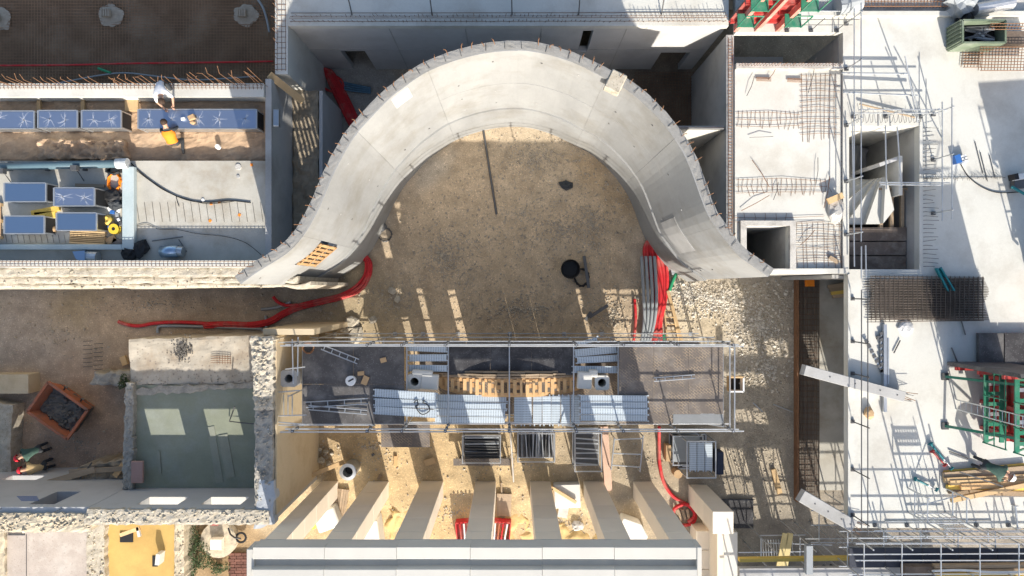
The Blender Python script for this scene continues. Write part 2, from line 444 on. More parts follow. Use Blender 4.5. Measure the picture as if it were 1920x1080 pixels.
def crinkle_mat():
    """foil-wrapped insulation: creases radiating from fixings, as real scratches in the film"""
    m = M("crinkled_duct_foil", (0.46, 0.53, 0.66), 0.06, 0.9, 0.28, 0.0, 6, metal=0.9, fine=0.02, spec=0.5)
    nt = m.node_tree; N = nt.nodes; L = nt.links; bs = N["Principled BSDF"]
    ge = N.new("ShaderNodeNewGeometry")
    no = N.new("ShaderNodeTexNoise"); no.inputs["Scale"].default_value = 2.2; no.inputs["Detail"].default_value = 3
    L.new(ge.outputs["Position"], no.inputs["Vector"])
    mx = N.new("ShaderNodeVectorMath"); mx.operation = 'MULTIPLY_ADD'; mx.inputs[1].default_value = (0.5, 0.5, 0.5)
    L.new(no.outputs["Color"], mx.inputs[0]); L.new(ge.outputs["Position"], mx.inputs[2])
    vo = N.new("ShaderNodeTexVoronoi"); vo.inputs["Scale"].default_value = 3.0
    L.new(mx.outputs[0], vo.inputs["Vector"])
    bp = N.new("ShaderNodeBump"); bp.inputs["Strength"].default_value = 0.3; bp.inputs["Distance"].default_value = 0.01
    L.new(vo.outputs["Distance"], bp.inputs["Height"]); L.new(bp.outputs[0], bs.inputs["Normal"])
    return m
FOILC = crinkle_mat()
def ply_diag():
    """film-faced plywood with the diagonal scuffs of mesh mats dragged over it"""
    m = PLYBR
    nt = m.node_tree; N = nt.nodes; L = nt.links; bs = N["Principled BSDF"]
    ge = N.new("ShaderNodeNewGeometry")
    mp = N.new("ShaderNodeMapping"); mp.inputs["Rotation"].default_value = (0, 0, R(38)); L.new(ge.outputs["Position"], mp.inputs[0])
    br = N.new("ShaderNodeTexBrick"); br.inputs["Scale"].default_value = 3.2
    br.inputs["Mortar Size"].default_value = 0.02; br.inputs["Mortar Smooth"].default_value = 0.3
    L.new(mp.outputs[0], br.inputs["Vector"])
    no = N.new("ShaderNodeTexNoise"); no.inputs["Scale"].default_value = 3.0; L.new(ge.outputs["Position"], no.inputs["Vector"])
    r = N.new("ShaderNodeMapRange"); r.inputs[1].default_value = 0.4; r.inputs[2].default_value = 0.62; L.new(no.outputs["Fac"], r.inputs["Value"])
    mu = N.new("ShaderNodeMath"); mu.operation = 'MULTIPLY'; L.new(br.outputs["Fac"], mu.inputs[0]); L.new(r.outputs[0], mu.inputs[1])
    src = bs.inputs["Base Color"].links[0].from_socket
    mc = N.new("ShaderNodeMix"); mc.data_type = 'RGBA'; L.new(mu.outputs[0], mc.inputs[0]); L.new(src, mc.inputs[6]); mc.inputs[7].default_value = (0.40, 0.30, 0.19, 1)
    L.new(mc.outputs[2], bs.inputs["Base Color"])
ply_diag()
def soil_mat():
    m = M("site_soil", (1, 1, 1), 0.34, 1.6, 0.95, 1.0, 13, fine=0.30, speck=(1.7, 1.65, 1.6), speck_scale=11, stain=(0.78, 0.76, 0.75), stain_scale=0.35, stain_amt=0.8)
    nt = m.node_tree; N = nt.nodes; L = nt.links; bs = N["Principled BSDF"]
    at = N.new("ShaderNodeAttribute"); at.attribute_name = "soil"
    src = bs.inputs["Base Color"].links[0].from_socket
    mu = N.new("ShaderNodeMix"); mu.data_type = 'RGBA'; mu.blend_type = 'MULTIPLY'; mu.inputs[0].default_value = 1
    L.new(at.outputs["Color"], mu.inputs[6]); L.new(src, mu.inputs[7]); L.new(mu.outputs[2], bs.inputs["Base Color"])
    return m
SOIL = soil_mat()
# ================================================================== the ground
ZS, ZC = 4.8, 8.8
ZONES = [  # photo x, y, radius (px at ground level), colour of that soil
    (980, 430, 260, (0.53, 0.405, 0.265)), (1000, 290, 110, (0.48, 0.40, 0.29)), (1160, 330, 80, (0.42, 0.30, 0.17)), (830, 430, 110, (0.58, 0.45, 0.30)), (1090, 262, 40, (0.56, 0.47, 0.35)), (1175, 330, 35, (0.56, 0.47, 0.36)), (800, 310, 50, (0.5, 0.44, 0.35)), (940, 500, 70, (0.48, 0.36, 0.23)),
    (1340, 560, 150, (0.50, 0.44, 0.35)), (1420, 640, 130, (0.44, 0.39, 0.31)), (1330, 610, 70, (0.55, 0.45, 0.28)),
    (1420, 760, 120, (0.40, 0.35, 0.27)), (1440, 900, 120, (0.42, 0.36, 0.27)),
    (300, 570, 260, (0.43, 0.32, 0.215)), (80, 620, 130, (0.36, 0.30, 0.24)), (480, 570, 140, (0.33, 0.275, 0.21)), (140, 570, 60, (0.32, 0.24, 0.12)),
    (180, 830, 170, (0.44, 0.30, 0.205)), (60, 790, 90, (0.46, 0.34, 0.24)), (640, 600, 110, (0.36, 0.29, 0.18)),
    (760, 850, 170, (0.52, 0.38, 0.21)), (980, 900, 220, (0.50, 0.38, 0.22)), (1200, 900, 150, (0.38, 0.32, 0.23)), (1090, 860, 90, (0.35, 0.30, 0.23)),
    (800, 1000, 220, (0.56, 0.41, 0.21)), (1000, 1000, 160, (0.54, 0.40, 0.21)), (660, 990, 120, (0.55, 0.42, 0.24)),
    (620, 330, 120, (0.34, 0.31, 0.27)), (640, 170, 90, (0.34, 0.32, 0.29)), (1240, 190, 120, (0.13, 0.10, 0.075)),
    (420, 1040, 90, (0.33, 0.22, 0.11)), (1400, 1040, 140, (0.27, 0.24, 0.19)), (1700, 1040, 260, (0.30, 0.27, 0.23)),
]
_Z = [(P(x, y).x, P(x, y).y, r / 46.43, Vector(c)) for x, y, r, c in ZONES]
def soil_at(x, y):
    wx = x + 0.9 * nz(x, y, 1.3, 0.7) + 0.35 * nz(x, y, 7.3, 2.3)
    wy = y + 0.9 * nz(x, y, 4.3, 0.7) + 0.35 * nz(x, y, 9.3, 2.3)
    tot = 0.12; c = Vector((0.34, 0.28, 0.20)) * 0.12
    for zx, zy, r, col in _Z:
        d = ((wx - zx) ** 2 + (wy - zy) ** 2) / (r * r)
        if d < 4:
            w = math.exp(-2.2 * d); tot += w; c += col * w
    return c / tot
def ground_z(x, y):
    return 0.05 * nz(x, y, 0, 0.5) + 0.035 * nz(x, y, 3, 1.7) + 0.022 * nz(x, y, 6, 4.5)
def build_ground():
    x0, x1, y0, y1, st = -22.0, 22.0, -13.0, 13.0, 0.14
    nx, ny = int((x1 - x0) / st), int((y1 - y0) / st)
    vs, fs, cols = [], [], []
    for j in range(ny + 1):
        for i in range(nx + 1):
            x = x0 + (x1 - x0) * i / nx; y = y0 + (y1 - y0) * j / ny
            e = i in (0, nx) or j in (0, ny)
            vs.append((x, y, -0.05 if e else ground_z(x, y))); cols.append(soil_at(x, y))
    W = nx + 1
    for j in range(ny):
        for i in range(nx):
            fs.append((j * W + i, j * W + i + 1, (j + 1) * W + i + 1, (j + 1) * W + i))
    # the rest of the sheet, out to the horizon
    b = len(vs)
    far = 900
    for (x, y) in ((-far, -far), (far, -far), (far, far), (-far, far)):
        vs.append((x, y, -0.05)); cols.append(Vector((0.34, 0.29, 0.21)))
    c00, c10, c11, c01 = 0, nx, ny * W + nx, ny * W
    south = list(range(0, nx + 1)); north = [ny * W + i for i in range(nx, -1, -1)]
    east = [j * W + nx for j in range(ny + 1)]; west = [j * W for j in range(ny, -1, -1)]
    fs.append(tuple([b, b + 1] + south[::-1])); fs.append(tuple([b + 1, b + 2] + east[::-1]))
    fs.append(tuple([b + 2, b + 3] + north[::-1])); fs.append(tuple([b + 3, b] + west[::-1]))
    me = bpy.data.meshes.new("ground"); me.from_pydata(vs, [], fs)
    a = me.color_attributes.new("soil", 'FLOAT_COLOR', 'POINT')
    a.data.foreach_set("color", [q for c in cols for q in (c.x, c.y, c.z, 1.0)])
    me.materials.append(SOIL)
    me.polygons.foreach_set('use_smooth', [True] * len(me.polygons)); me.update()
    o = bpy.data.objects.new("ground", me); COL.objects.link(o); tag(o, kind="structure")
build_ground()

def rock(mb, rnd, x, y, z0, d):
    """one broken stone: five-cornered base, two-point ridge"""
    h = d * rnd.uniform(.5, .8); z = z0 + h * .22
    m = Matrix.Rotation(rnd.uniform(0, 6.28), 3, 'Z'); w = d * rnd.uniform(.55, .95)
    q = [m @ Vector((dx * d / 2 * rnd.uniform(.7, 1.1), dy * w / 2 * rnd.uniform(.7, 1.1), 0)) for dx, dy in ((1, .2), (.3, 1), (-.8, .7), (-.9, -.5), (.2, -1))]
    t = m @ Vector((rnd.uniform(-.2, .2) * d, rnd.uniform(-.2, .2) * w, h / 2))
    t2 = m @ Vector((rnd.uniform(-.3, .3) * d, rnd.uniform(-.3, .3) * w, h / 2 * .92))
    c = Vector((x, y, z))
    vs = [c + p for p in q] + [c + t, c + t2] + [c + p * .8 - Vector((0, 0, h * .5)) for p in q]
    mb.add(vs, [(0, 1, 5), (1, 6, 5), (1, 2, 6), (2, 3, 6), (3, 5, 6), (3, 4, 5), (4, 0, 5)] + [(7 + i, 7 + (i + 1) % 5, (i + 1) % 5, i) for i in range(5)])
def topping(parent, q, z, n, smin, smax, mat, seed):
    """small stones and mortar crumbs bedded in a broken wall top"""
    rnd = random.Random(seed); mb = MB()
    q = [Vector((p[0], p[1])) for p in q]
    for _ in range(int(n * .36)):
        u, v = rnd.random(), rnd.random()
        p = q[0].lerp(q[1], u).lerp(q[3].lerp(q[2], u), v)
        rock(mb, rnd, p.x, p.y, z - .01, rnd.uniform(smin, smax) * (1.6 if rnd.random() < .12 else 1))
    return tag(mb.part("bedded_stones", mat, parent), kind="stuff")
def stones(name, regions, mat, label, smin, smax, seed, zf=ground_z):
    """loose stones lying on the ground: regions = (photo x, y, rx, ry, count)"""
    rnd = random.Random(seed); mb = MB()
    for (px, py, rx, ry, cnt) in regions:
        c = P(px, py)
        for _ in range(cnt):
            a = rnd.uniform(0, 2 * math.pi); k = abs(rnd.gauss(0, .62))
            x = c.x + math.cos(a) * k * rx / 46.4; y = c.y + math.sin(a) * k * ry / 46.4
            d = rnd.uniform(smin, smax) * (1.0 if rnd.random() < .85 else 1.7)
            rock(mb, rnd, x, y, zf(x, y), d)
    return mb.solo(name, mat, label, "stones", kind="stuff", origin=(0, 0, 0))
GRAVD = M("brown_stone_chips", (0.40, 0.345, 0.27), 0.3, 7.0, 0.95, 0.4, 20)
stones("gravel", [(1370, 560, 130, 60, 1500), (1330, 545, 70, 40, 500), (1430, 640, 90, 90, 1500), (1420, 720, 90, 80, 800), (1410, 850, 100, 130, 800),
                  (1150, 590, 60, 80, 500), (1460, 560, 50, 60, 450), (1440, 780, 80, 90, 350)], GRAV, "pale broken stone spread between curved wall and east slab", .03, .085, 3)
stones("gravel", [(1350, 562, 110, 34, 750), (1425, 610, 70, 70, 600), (1290, 545, 40, 30, 160), (1440, 690, 60, 50, 260)], M("fresh_rubble", (.56, .52, .45), .25, 7, .95, .4, 20),
       "coarse whitish rubble thrown below the curve's east foot", .05, .125, 24)
stones("gravel", [(980, 400, 330, 230, 1700), (830, 480, 130, 120, 700), (1000, 290, 160, 70, 700), (1110, 420, 110, 130, 700), (1000, 580, 260, 70, 900)],
       GRAV, "pale stone crumbs scattered over the ground inside the curve", .025, .065, 14)
stones("gravel", [(1000, 300, 140, 60, 600), (830, 480, 110, 110, 700), (740, 560, 60, 50, 350), (1050, 430, 160, 100, 700), (960, 580, 160, 60, 450), (1110, 420, 80, 90, 350)],
       GRAVD, "brown stone chips strewn inside the curved wall", .035, .09, 4)
stones("gravel", [(620, 340, 50, 90, 400), (640, 200, 60, 60, 250), (300, 570, 280, 30, 300), (100, 620, 110, 50, 160), (600, 580, 70, 40, 200), (150, 830, 130, 60, 150)],
       GRAVD, "small stones on shaded ground around the west walls", .035, .085, 5)
stones("gravel", [(700, 840, 100, 60, 250), (950, 860, 160, 40, 250), (850, 960, 180, 60, 260), (1050, 980, 140, 60, 250), (610, 850, 30, 50, 90), (1200, 860, 80, 70, 150)],
       GRAV, "loose stones on the sandy yard behind the pillars", .03, .08, 6)

# ================================================================== the curved wall
OUT = [(440, 518), (468, 497), (496, 480), (533, 456), (558, 425), (572, 400), (585, 375), (598, 342), (615, 304), (646, 249), (674, 217), (716, 172),
       (747, 149), (787, 120), (846, 96), (902, 82), (945, 77), (987, 77), (1030, 84), (1084, 101), (1118, 118), (1151, 135), (1180, 149), (1213, 175),
       (1242, 203), (1264, 228), (1284, 256), (1301, 284), (1320, 332), (1334, 372), (1346, 400), (1366, 428), (1391, 462), (1422, 484), (1451, 504)]
_c = smooth_path([P(x, y, ZC) for x, y in OUT], 8)
for _ in range(14):
    _c = [_c[0]] + [(_c[i - 1] + _c[i] * 2 + _c[i + 1]) / 4 for i in range(1, len(_c) - 1)] + [_c[-1]]
_cum = [0.0]
for i in range(1, len(_c)): _cum.append(_cum[-1] + (_c[i] - _c[i - 1]).length)
CL = _cum[-1]
def curve_at(u):
    """point and outward normal of the wall's outer face at arc length u"""
    u = min(max(u, 0), CL - 1e-6)
    lo, hi = 0, len(_cum) - 1
    while hi - lo > 1:
        m = (lo + hi) // 2
        if _cum[m] <= u: lo = m
        else: hi = m
    t = (u - _cum[lo]) / (_cum[hi] - _cum[lo])
    a = _c[max(lo - 3, 0)]; b = _c[min(hi + 3, len(_c) - 1)]
    tg = (b - a); tg.z = 0; tg.normalize()
    p = _c[lo].lerp(_c[hi], t)
    return Vector((p.x, p.y, 0)), Vector((-tg.y, tg.x, 0))
TH = 0.26
def curved_solid(mb, u0, u1, z0, z1, o0, o1, step=0.22, top=None):
    """o = depth from the outer face towards the inside"""
    n = max(1, int(round((u1 - u0) / step)))
    vs, fs = [], []
    for i in range(n + 1):
        p, nn = curve_at(u0 + (u1 - u0) * i / n)
        a, b = p - nn * o0, p - nn * o1
        vs += [(a.x, a.y, z0), (b.x, b.y, z0), (b.x, b.y, z1), (a.x, a.y, z1)]
    for i in range(n):
        k = 4 * i
        for j in range(4):
            fs.append((k + j, k + 4 + j, k + 4 + (j + 1) % 4, k + (j + 1) % 4))
    fs.append((0, 1, 2, 3)); e = 4 * n
    fs.append((e + 3, e + 2, e + 1, e))
    return mb.add(vs, fs)
cwall = thing("curved_wall", "tall pale cast concrete wall curving in an omega shape with bar ends on its crest", "wall", (0, 4.0, 0))
# doorway in the west arm (closed by a pallet)
def nearest_u(pt):
    return min(((curve_at(k * CL / 800)[0] - Vector((pt.x, pt.y, 0))).length, k * CL / 800) for k in range(801))[1]
_door = nearest_u(P(588, 468, 5.9)); D0, D1, DZ0, DZ1 = _door - 0.50, _door + 0.50, 4.95, 6.95
TIERS = [0.0, 2.75, 5.75, ZC]
SEGS = [0.0]
while SEGS[-1] < CL - 3.4: SEGS.append(SEGS[-1] + 2.7)
SEGS.append(CL)
SEGS = [s for s in SEGS if abs(s - D0) > .7 and abs(s - D1) > .7] + [D0, D1]
SEGS = sorted(SEGS)
mb = MB()
curved_solid(mb, 0, D0, 0, ZC, 0, TH - .03); curved_solid(mb, D1, CL, 0, ZC, 0, TH - .03)
curved_solid(mb, D0, D1, 0, DZ0, 0, TH - .03); curved_solid(mb, D0, D1, DZ1, ZC, 0, TH - .03)
mb.part("wall_core", CG, cwall)
_r = random.Random(5)
for i in range(len(SEGS) - 1):
    a, b = SEGS[i] + .0025, SEGS[i + 1] - .0025
    for t in range(3):
        z0, z1 = TIERS[t] + (.003 if t else 0), TIERS[t + 1] - (.004 if t < 2 else .0)
        extra = 0.06 if t == 0 else _r.uniform(-.006, .008)
        spans = [(z0, z1)]
        if abs((a + b) / 2 - _door) < .3:
            spans = [(z0, z1)] if t == 0 else ([(z0, DZ0)] if t == 1 else [(DZ1, z1)])
        for (s0, s1) in spans:
            m_ = MB(); curved_solid(m_, a, b, s0, s1, TH - .029, TH + .012 + extra)
            m_.part("cast_panel", CP, cwall)
# crest: rough strip with starter bars
mb = MB()
CRG = M('crest_concrete', (.27, .265, .25), .2, 3, .95, .5, 22, stain=(.16, .15, .13), stain_scale=3, stain_amt=.6, fine=.15)
n = int(CL / .12)
vs, fs = [], []
for i in range(n + 1):
    p, nn = curve_at(CL * i / n)
    j = .02 * nz(p.x, p.y, 2, 4)
    for k, o in enumerate((-.004 - j, .05, .12, .19, TH - .02 + j)):
        q = p - nn * o
        vs.append((q.x, q.y, ZC + .012 + (.012 * nz(q.x, q.y, 0, 9) if 0 < k < 4 else -.004)))
for i in range(n):
    for k in range(4): fs.append((i * 5 + k, i * 5 + k + 1, i * 5 + k + 6, i * 5 + k + 5))
mb.add(vs, fs).part("rough_crest", CRG, cwall)
def hook_mesh(h, hook, r=.011):
    m = MB(); m.tube([(0, 0, -.05), (0, 0, h), (hook * .35, 0, h + hook * .3), (hook * .9, 0, h + hook * .1), (hook, 0, h - hook * .5)], r, 4)
    return m.mesh("starter_bar", mat=RUST)
HK = [hook_mesh(.22, .09), hook_mesh(.30, .08), hook_mesh(.16, .10), hook_mesh(.38, .06)]
u = .25
while u < CL - .2:
    p, nn = curve_at(u); q = p - nn * .07
    if _r.random() < .85:
        inst("starter_bar", _r.choice(HK), cwall, (q.x, q.y, ZC), rz=math.atan2(nn.y, nn.x) + _r.uniform(-1, 1), rx=_r.uniform(-.12, .12), ry=_r.uniform(-.12, .12))
    u += _r.uniform(.22, .42)
TIE = MB().tube([(-.09, 0, 0), (-.09, 0, .06), (.09, 0, .06), (.09, 0, 0)], .008, 4).mesh("tie_bar", mat=DSTEEL)
u = .3
while u < CL - .2:
    p, nn = curve_at(u); q = p - nn * (TH / 2)
    inst("tie_bar", TIE, cwall, (q.x, q.y, ZC - .03), rz=math.atan2(nn.y, nn.x) + _r.uniform(-.2, .2))
    u += _r.uniform(.3, .75)
# box-out on the crest and a white patch lower on the face
p, nn = curve_at(nearest_u(P(1160, 140, ZC))); q = p - nn * .22
MB().box((q.x, q.y, ZC - .13), (.46, .56, .36), math.atan2(nn.y, nn.x) + math.pi / 2).part("crest_block", RUBW, cwall, bevel=.03)
u0 = nearest_u(P(745, 152, ZC))
m_ = MB(); curved_solid(m_, u0 - .45, u0 + .15, 7.75, 8.62, TH + .01, TH + .035); m_.part("fresh_patch", WHITES, cwall)
u0 = nearest_u(P(1330, 365, ZC))
m_ = MB(); curved_solid(m_, u0 + .2, u0 + 1.4, 3.4, 5.4, TH + .01, TH + .028); m_.part("grey_patch", CG, cwall)
# tie-rod holes
TRH = MB().lathe((0, 0, 0), [(.0, .0), (.035, .0), (.035, .01)], 8)
for i in range(len(SEGS) - 1):
    for zz in (3.6, 5.0, 6.5, 8.0):
        for w in (.28, .72):
            uu = SEGS[i] + (SEGS[i + 1] - SEGS[i]) * w
            if abs(uu - _door) < .6: continue
            p, nn = curve_at(uu); q = p - nn * (TH + .014)
            m_ = MB().tube([q + Vector((0, 0, zz)), q - nn * .012 + Vector((0, 0, zz))], .03, 6)
            if _r.random() < .55: m_.part("tie_hole_plug", CG if _r.random() < .6 else DSTEEL, cwall)
# pallet wedged in the doorway
pm, pn = curve_at(_door)
pal = thing("door_pallet", "orange timber pallet standing upright in the curved wall's doorway", "pallet", (pm - pn * .2) + Vector((0, 0, DZ0)))
ca, sa = math.cos(math.atan2(pn.y, pn.x) + math.pi / 2), math.sin(math.atan2(pn.y, pn.x) + math.pi / 2)
def dl(a, d, z): return Vector((pm.x - pn.x * d + ca * a, pm.y - pn.y * d + sa * a, z))
for k in range(6):
    a = -.43 + k * .172
    MB().beam(dl(a, .262, DZ0 + .01), dl(a, .262, DZ1 - .02), .10, .03, up=pn).part("slat", PALW, pal)
for z in (DZ0 + .15, (DZ0 + DZ1) / 2, DZ1 - .18):
    MB().beam(dl(-.48, .22, z), dl(.48, .22, z), .05, .12, up=(0, 0, 1)).part("runner", PALW, pal)
    MB().beam(dl(-.48, .29, z), dl(.48, .29, z), .02, .09, up=(0, 0, 1)).part("cross_board", PALW, pal)

# ================================================================== the north building (slab, wall with doorways)
YN = PY(45, ZS)
XW0, XW1 = PX(515, ZS), PX(540, ZS)
NB = thing("north_building", "shaded concrete basement wall with doorways under a cast slab, north of the curve", "building", (0, YN, 0))
CGL = M('formed_basement_concrete', (.52, .515, .50), .1, .8, .85, .15, 14, stain=(.40, .39, .36), stain_scale=.7, stain_amt=.5)
nwall = MB()
wall_with_openings(nwall, XW1, 7.25, YN, YN + .22, 0, ZS - .25, [(-6.4, -5.49, 0.0, 2.15), (2.45, 2.8, 2.1, 4.2), (5.6, 6.7, 0, 1.98)])
nwall.part("wall", CGL, NB)
MB().b2(XW1, 7.25, YN - .06, YN + 4.5, ZS - .25, ZS).part("slab", CW, NB)
MB().b2(-9, 9, YN + 2.4, YN + 2.6, 0, ZS - .26).part("back_wall", CG, NB)
for x in (-4.2, -1.6, 1.0, 3.9):       # formwork joints on the wall face
    MB().b2(x, x + .02, YN - .012, YN - .001, .02, ZS - .27).part("joint_strip", CG, NB)
MB().b2(XW1 + .02, 7.2, YN - .012, YN - .001, 2.3, 2.33).part("joint_strip", CG, NB)
# slab-edge starter mats
mb = MB(); _r = random.Random(8)
x = XW1 + .1
while x < 7.2:
    y = YN + .03 + _r.uniform(-.02, .02)
    mb.tube([(x, y + .05, ZS - .03), (x + _r.uniform(-.03, .03), y, ZS + _r.uniform(.18, .34))], .009, 4)
    mb.tube([(x + .06, y + .22, ZS - .03), (x + .06 + _r.uniform(-.03, .03), y + .2, ZS + _r.uniform(.1, .3))], .009, 4)
    x += _r.uniform(.12, .2)
for y, z in ((YN + .05, ZS + .08), (YN + .22, ZS + .10), (YN + .36, ZS + .02), (YN + .12, ZS + .2)):
    mb.tube([(XW1 + .1, y, z), (7.15, y + .02, z)], .009, 4)
mb.part("starter_mat", RUSTD, NB)
# upper parapet rail on the slab
rail = thing("guard_rail", "thin wire guard rail on leaning posts along the north slab edge", "railing", (0, YN + .9, ZS))
MB().tube([(PX(525, ZS + 1), YN + .9, ZS + .75), (PX(960, ZS + 1), YN + .86, ZS + .72), (PX(1350, ZS + 1), YN + .80, ZS + .74)], .014, 5).part("top_wire", GALV, rail)
for px in (660, 810, 960, 1085, 1240):
    x = PX(px, ZS)
    MB().tube([(x, YN + .3, ZS), (x - .02, YN + .88, ZS + .78)], .022, 5).part("post", DSTEEL, rail)

# retaining wall west of it
RW = thing("retaining_wall", "north-south concrete retaining wall at the mesh pit's east side", "wall", ((XW0 + XW1) / 2, 9, 0))
MB().b2(XW0 + .02, XW1, 7.15, 13, 0, ZS + .02).part("wall", CW, RW)
_w = MB(); _r = random.Random(4)
for k in range(26):
    y = 7.3 + k * .17
    _b = MB().tube([(XW0 + .1, y, ZS), (XW0 + .1 + _r.uniform(-.1, .0), y + _r.uniform(-.1, .1), ZS + _r.uniform(.15, .5))], .010, 4)
    _b.part("starter_bar", RUST, RW)
mb = MB()
for k in range(24): mb.tube([(XW0 + .08, 7.3 + k * .18, ZS + .04), (XW1 - .05, 7.3 + k * .18, ZS + .04)], .008, 4)
for x in (XW0 + .1, XW0 + .25, XW1 - .07): mb.tube([(x, 7.25, ZS + .05), (x, 12.5, ZS + .05)], .008, 4)
mb.part("edge_mat", RUSTD, RW)

# ================================================================== north-west pit
pit = MB(); pit.rough([(-22, 6.6), (XW0, 6.6), (XW0, 14), (-22, 14)], .5, 1.0, 100, 50, .05, .0, 2.0, 1.4)
pit.solo("pit_floor", DIRT, kind="structure", origin=(0, 0, 0))
mat_mesh = MB()
x = -20.3
while x < XW0 - .05:
    w = .01 * math.sin(x * 3); mat_mesh.tube([(x, 6.75, 1.10), (x + w, 9.5, 1.10 + w), (x, 13, 1.10)], .012, 3); x += .118
y = 6.78
while y < 13:
    mat_mesh.tube([(-20.3, y, 1.115), (-12, y + .02, 1.115), (XW0 - .04, y, 1.115)], .012, 3); y += .118
mat_mesh.solo("rebar_mesh", M("pit_mesh_rust", (.30, .185, .11), .3, 1.2, .85, .1, 30), "rusty steel mesh covering the whole dark pit at upper left", "rebar mesh", origin=(0, 0, 0))
HEAP = M('dried_concrete_spill', (.40, .335, .26), .25, 5, .95, .7, 20)
for (px, py, lab) in ((207, 28, "grey concrete heap with spacer block, left one on pit mesh"), (460, 28, "grey concrete heap with spacer block, right one on pit mesh"), (0, 36, "small concrete heap at the photo's left edge in the pit")):
    c = P(px, py, 1.1)
    hp = thing("concrete_heap", lab, "concrete heap", c)
    MB().blob(c + Vector((0, 0, .0)), (.95, .85, .11), px, 40, 12, .35).part("spill", HEAP, hp)
    MB().box(c + Vector((-.06, 0, .17)), (.34, .28, .12)).part("spacer_block", HEAP, hp, bevel=.015)
    for k in range(4): MB().box(c + Vector((-.2 + k * .09, 0, .26)), (.05, .29, .03)).part("ridge", HEAP, hp)
MB().tube(smooth_path([P(-40, 123, 1.2), P(120, 122, 1.2), P(240, 119, 1.2), P(400, 117, 1.2), P(512, 115, 1.2)], 5), .035, 6).solo("red_hose", RED, "straight thin red hose lying across the pit mesh", "hose", smooth=True)
MB().tube(smooth_path([P(40, 170, 1.2), P(130, 152, 1.2), P(195, 140, 1.3), P(240, 137, 1.25), P(300, 144, 1.2), P(370, 150, 1.2), P(480, 143, 1.2)], 6), .03, 6).solo("grey_cable", GREYP, "slack grey cable lying along the pit's south side", "cable", smooth=True)
MB().tube([P(184, 128, 1.3), P(208, 137, 1.3)], .05, 8).solo("pipe_stub", GRNP, "short green pipe stub with red end in the pit", "pipe")
MB().tube(smooth_path([P(478, -8, 1.3), P(492, 12, 1.3), P(500, 35, 1.3), P(505, 60, 1.3)], 6), .045, 6).solo("grey_hose", GREYP, "grey hose curling down the pit's right edge", "hose", smooth=True)

# ================================================================== west terrace (ducts)
ZT = 5.0
XTE = PX(500, ZT)
WT = thing("west_terrace", "concrete terrace block with a brown membrane strip, left of the curved wall", "building", (-12.5, 3.5, 0))
MB().b2(-22, XTE, .9, 4.22, 0, ZT).part("floor", CT, WT)
mb = MB().rough([(-22, 4.23), (XTE, 4.23), (XTE, 6.28), (-22, 6.28)], 2.0, 4.72, 110, 24, .07, .0, 4.0, 2.2); mb.part("membrane", MEMB, WT)
MB().b2(-22, XTE - .02, 6.28, 6.72, 0, 5.22).part("north_wall", CW, WT)
MB().b2(XTE, XTE + .2, .5, 6.9, 0, ZT + .12).part("east_wall", CG, WT)
_r = random.Random(21)
mb = MB()
for k in range(70):
    x = -17.2 + k * .13; mb.tube([(x, 6.5, 5.2), (x, 6.66, 5.29), (x, 6.70, 5.2)], .009, 4)
for yy in (6.56, 6.66): mb.tube([(-17.4, yy, 5.27), (XTE, yy, 5.27)], .008, 4)
mb.part("edge_mat", RUSTD, WT)
for k in range(62):
    px = 5 + k * 8.1 + _r.uniform(-3, 3)
    b = P(px, 163, 5.22); hgt = _r.uniform(.5, .95) if px < 380 else _r.uniform(.9, 1.8)
    if _r.random() < .62:
        MB().tube([(b.x, 6.64, 5.1), (b.x + _r.uniform(-.12, .05), 6.64 + _r.uniform(-.02, .12), 5.22 + hgt * .8), (b.x + _r.uniform(-.1, .08), 6.66 + _r.uniform(-.02, .14), 5.22 + hgt)], .0095, 4).part("starter_bar", RUST, WT)
# trench between terrace and curve, its side wall
TR = MB().rough([(XTE + .2, 1.0), (-7.0, 1.0), (-7.0, 7.14), (XTE + .2, 7.14)], 0, 3.0, 12, 50, .12, .05, 6.0, 2.0)
TR.solo("trench_ground", EARTH, kind="structure", origin=(0, 0, 0))
MB().b2(-6.98, -6.86, 1.6, 7.14, 0, 2.9).solo("trench_wall", CGL, "low concrete wall beside the earth trench, behind the curve's west arm", "wall")
# west wall with stepped rough top, south of the terrace
WW = thing("west_wall", "thick stepped concrete wall with rough white top along the terrace's south side", "wall", (-12, .4, 0))
MB().b2(-22, -7.35, .66, .89, 0, 5.62).part("upstand", CW, WW)
mb = MB().rough([(-22, .36), (-7.2, .36), (-7.2, .66), (-22, .66)], 0, 5.50, 110, 4, .04, .03, 1.0, 2.0); mb.part("ledge", RUBW, WW)
mb = MB().rough([(-22, .14), (-7.0, .14), (-7.0, .37), (-22, .37)], 0, 5.36, 110, 3, .05, .05, 2.0, 2.0); mb.part("ledge", RUBW, WW)
mb = MB().rough([(-22, -.02), (-6.7, .04), (-6.7, .16), (-22, .16)], 0, 5.22, 110, 3, .06, .12, 3.0, 1.2); mb.part("ledge", RUBW, WW)
mb = MB()
for k in range(75):
    x = -17.2 + k * .13; mb.tube([(x, .70, 5.60), (x, .70, 5.68), (x, .86, 5.68), (x, .86, 5.60)], .009, 4)
for yy in (.70, .86): mb.tube([(-17.4, yy, 5.67), (-7.5, yy, 5.67)], .009, 4)
mb.part("edge_mat", RUSTD, WW)
for z_, y0_, y1_, sd in ((5.5, .38, .64, 1), (5.36, .16, .35, 2), (5.22, .0, .14, 3)): topping(WW, [(-17.2, y0_), (-7.3, y0_), (-7.3, y1_), (-17.2, y1_)], z_, 170, .03, .09, RUBW, sd)

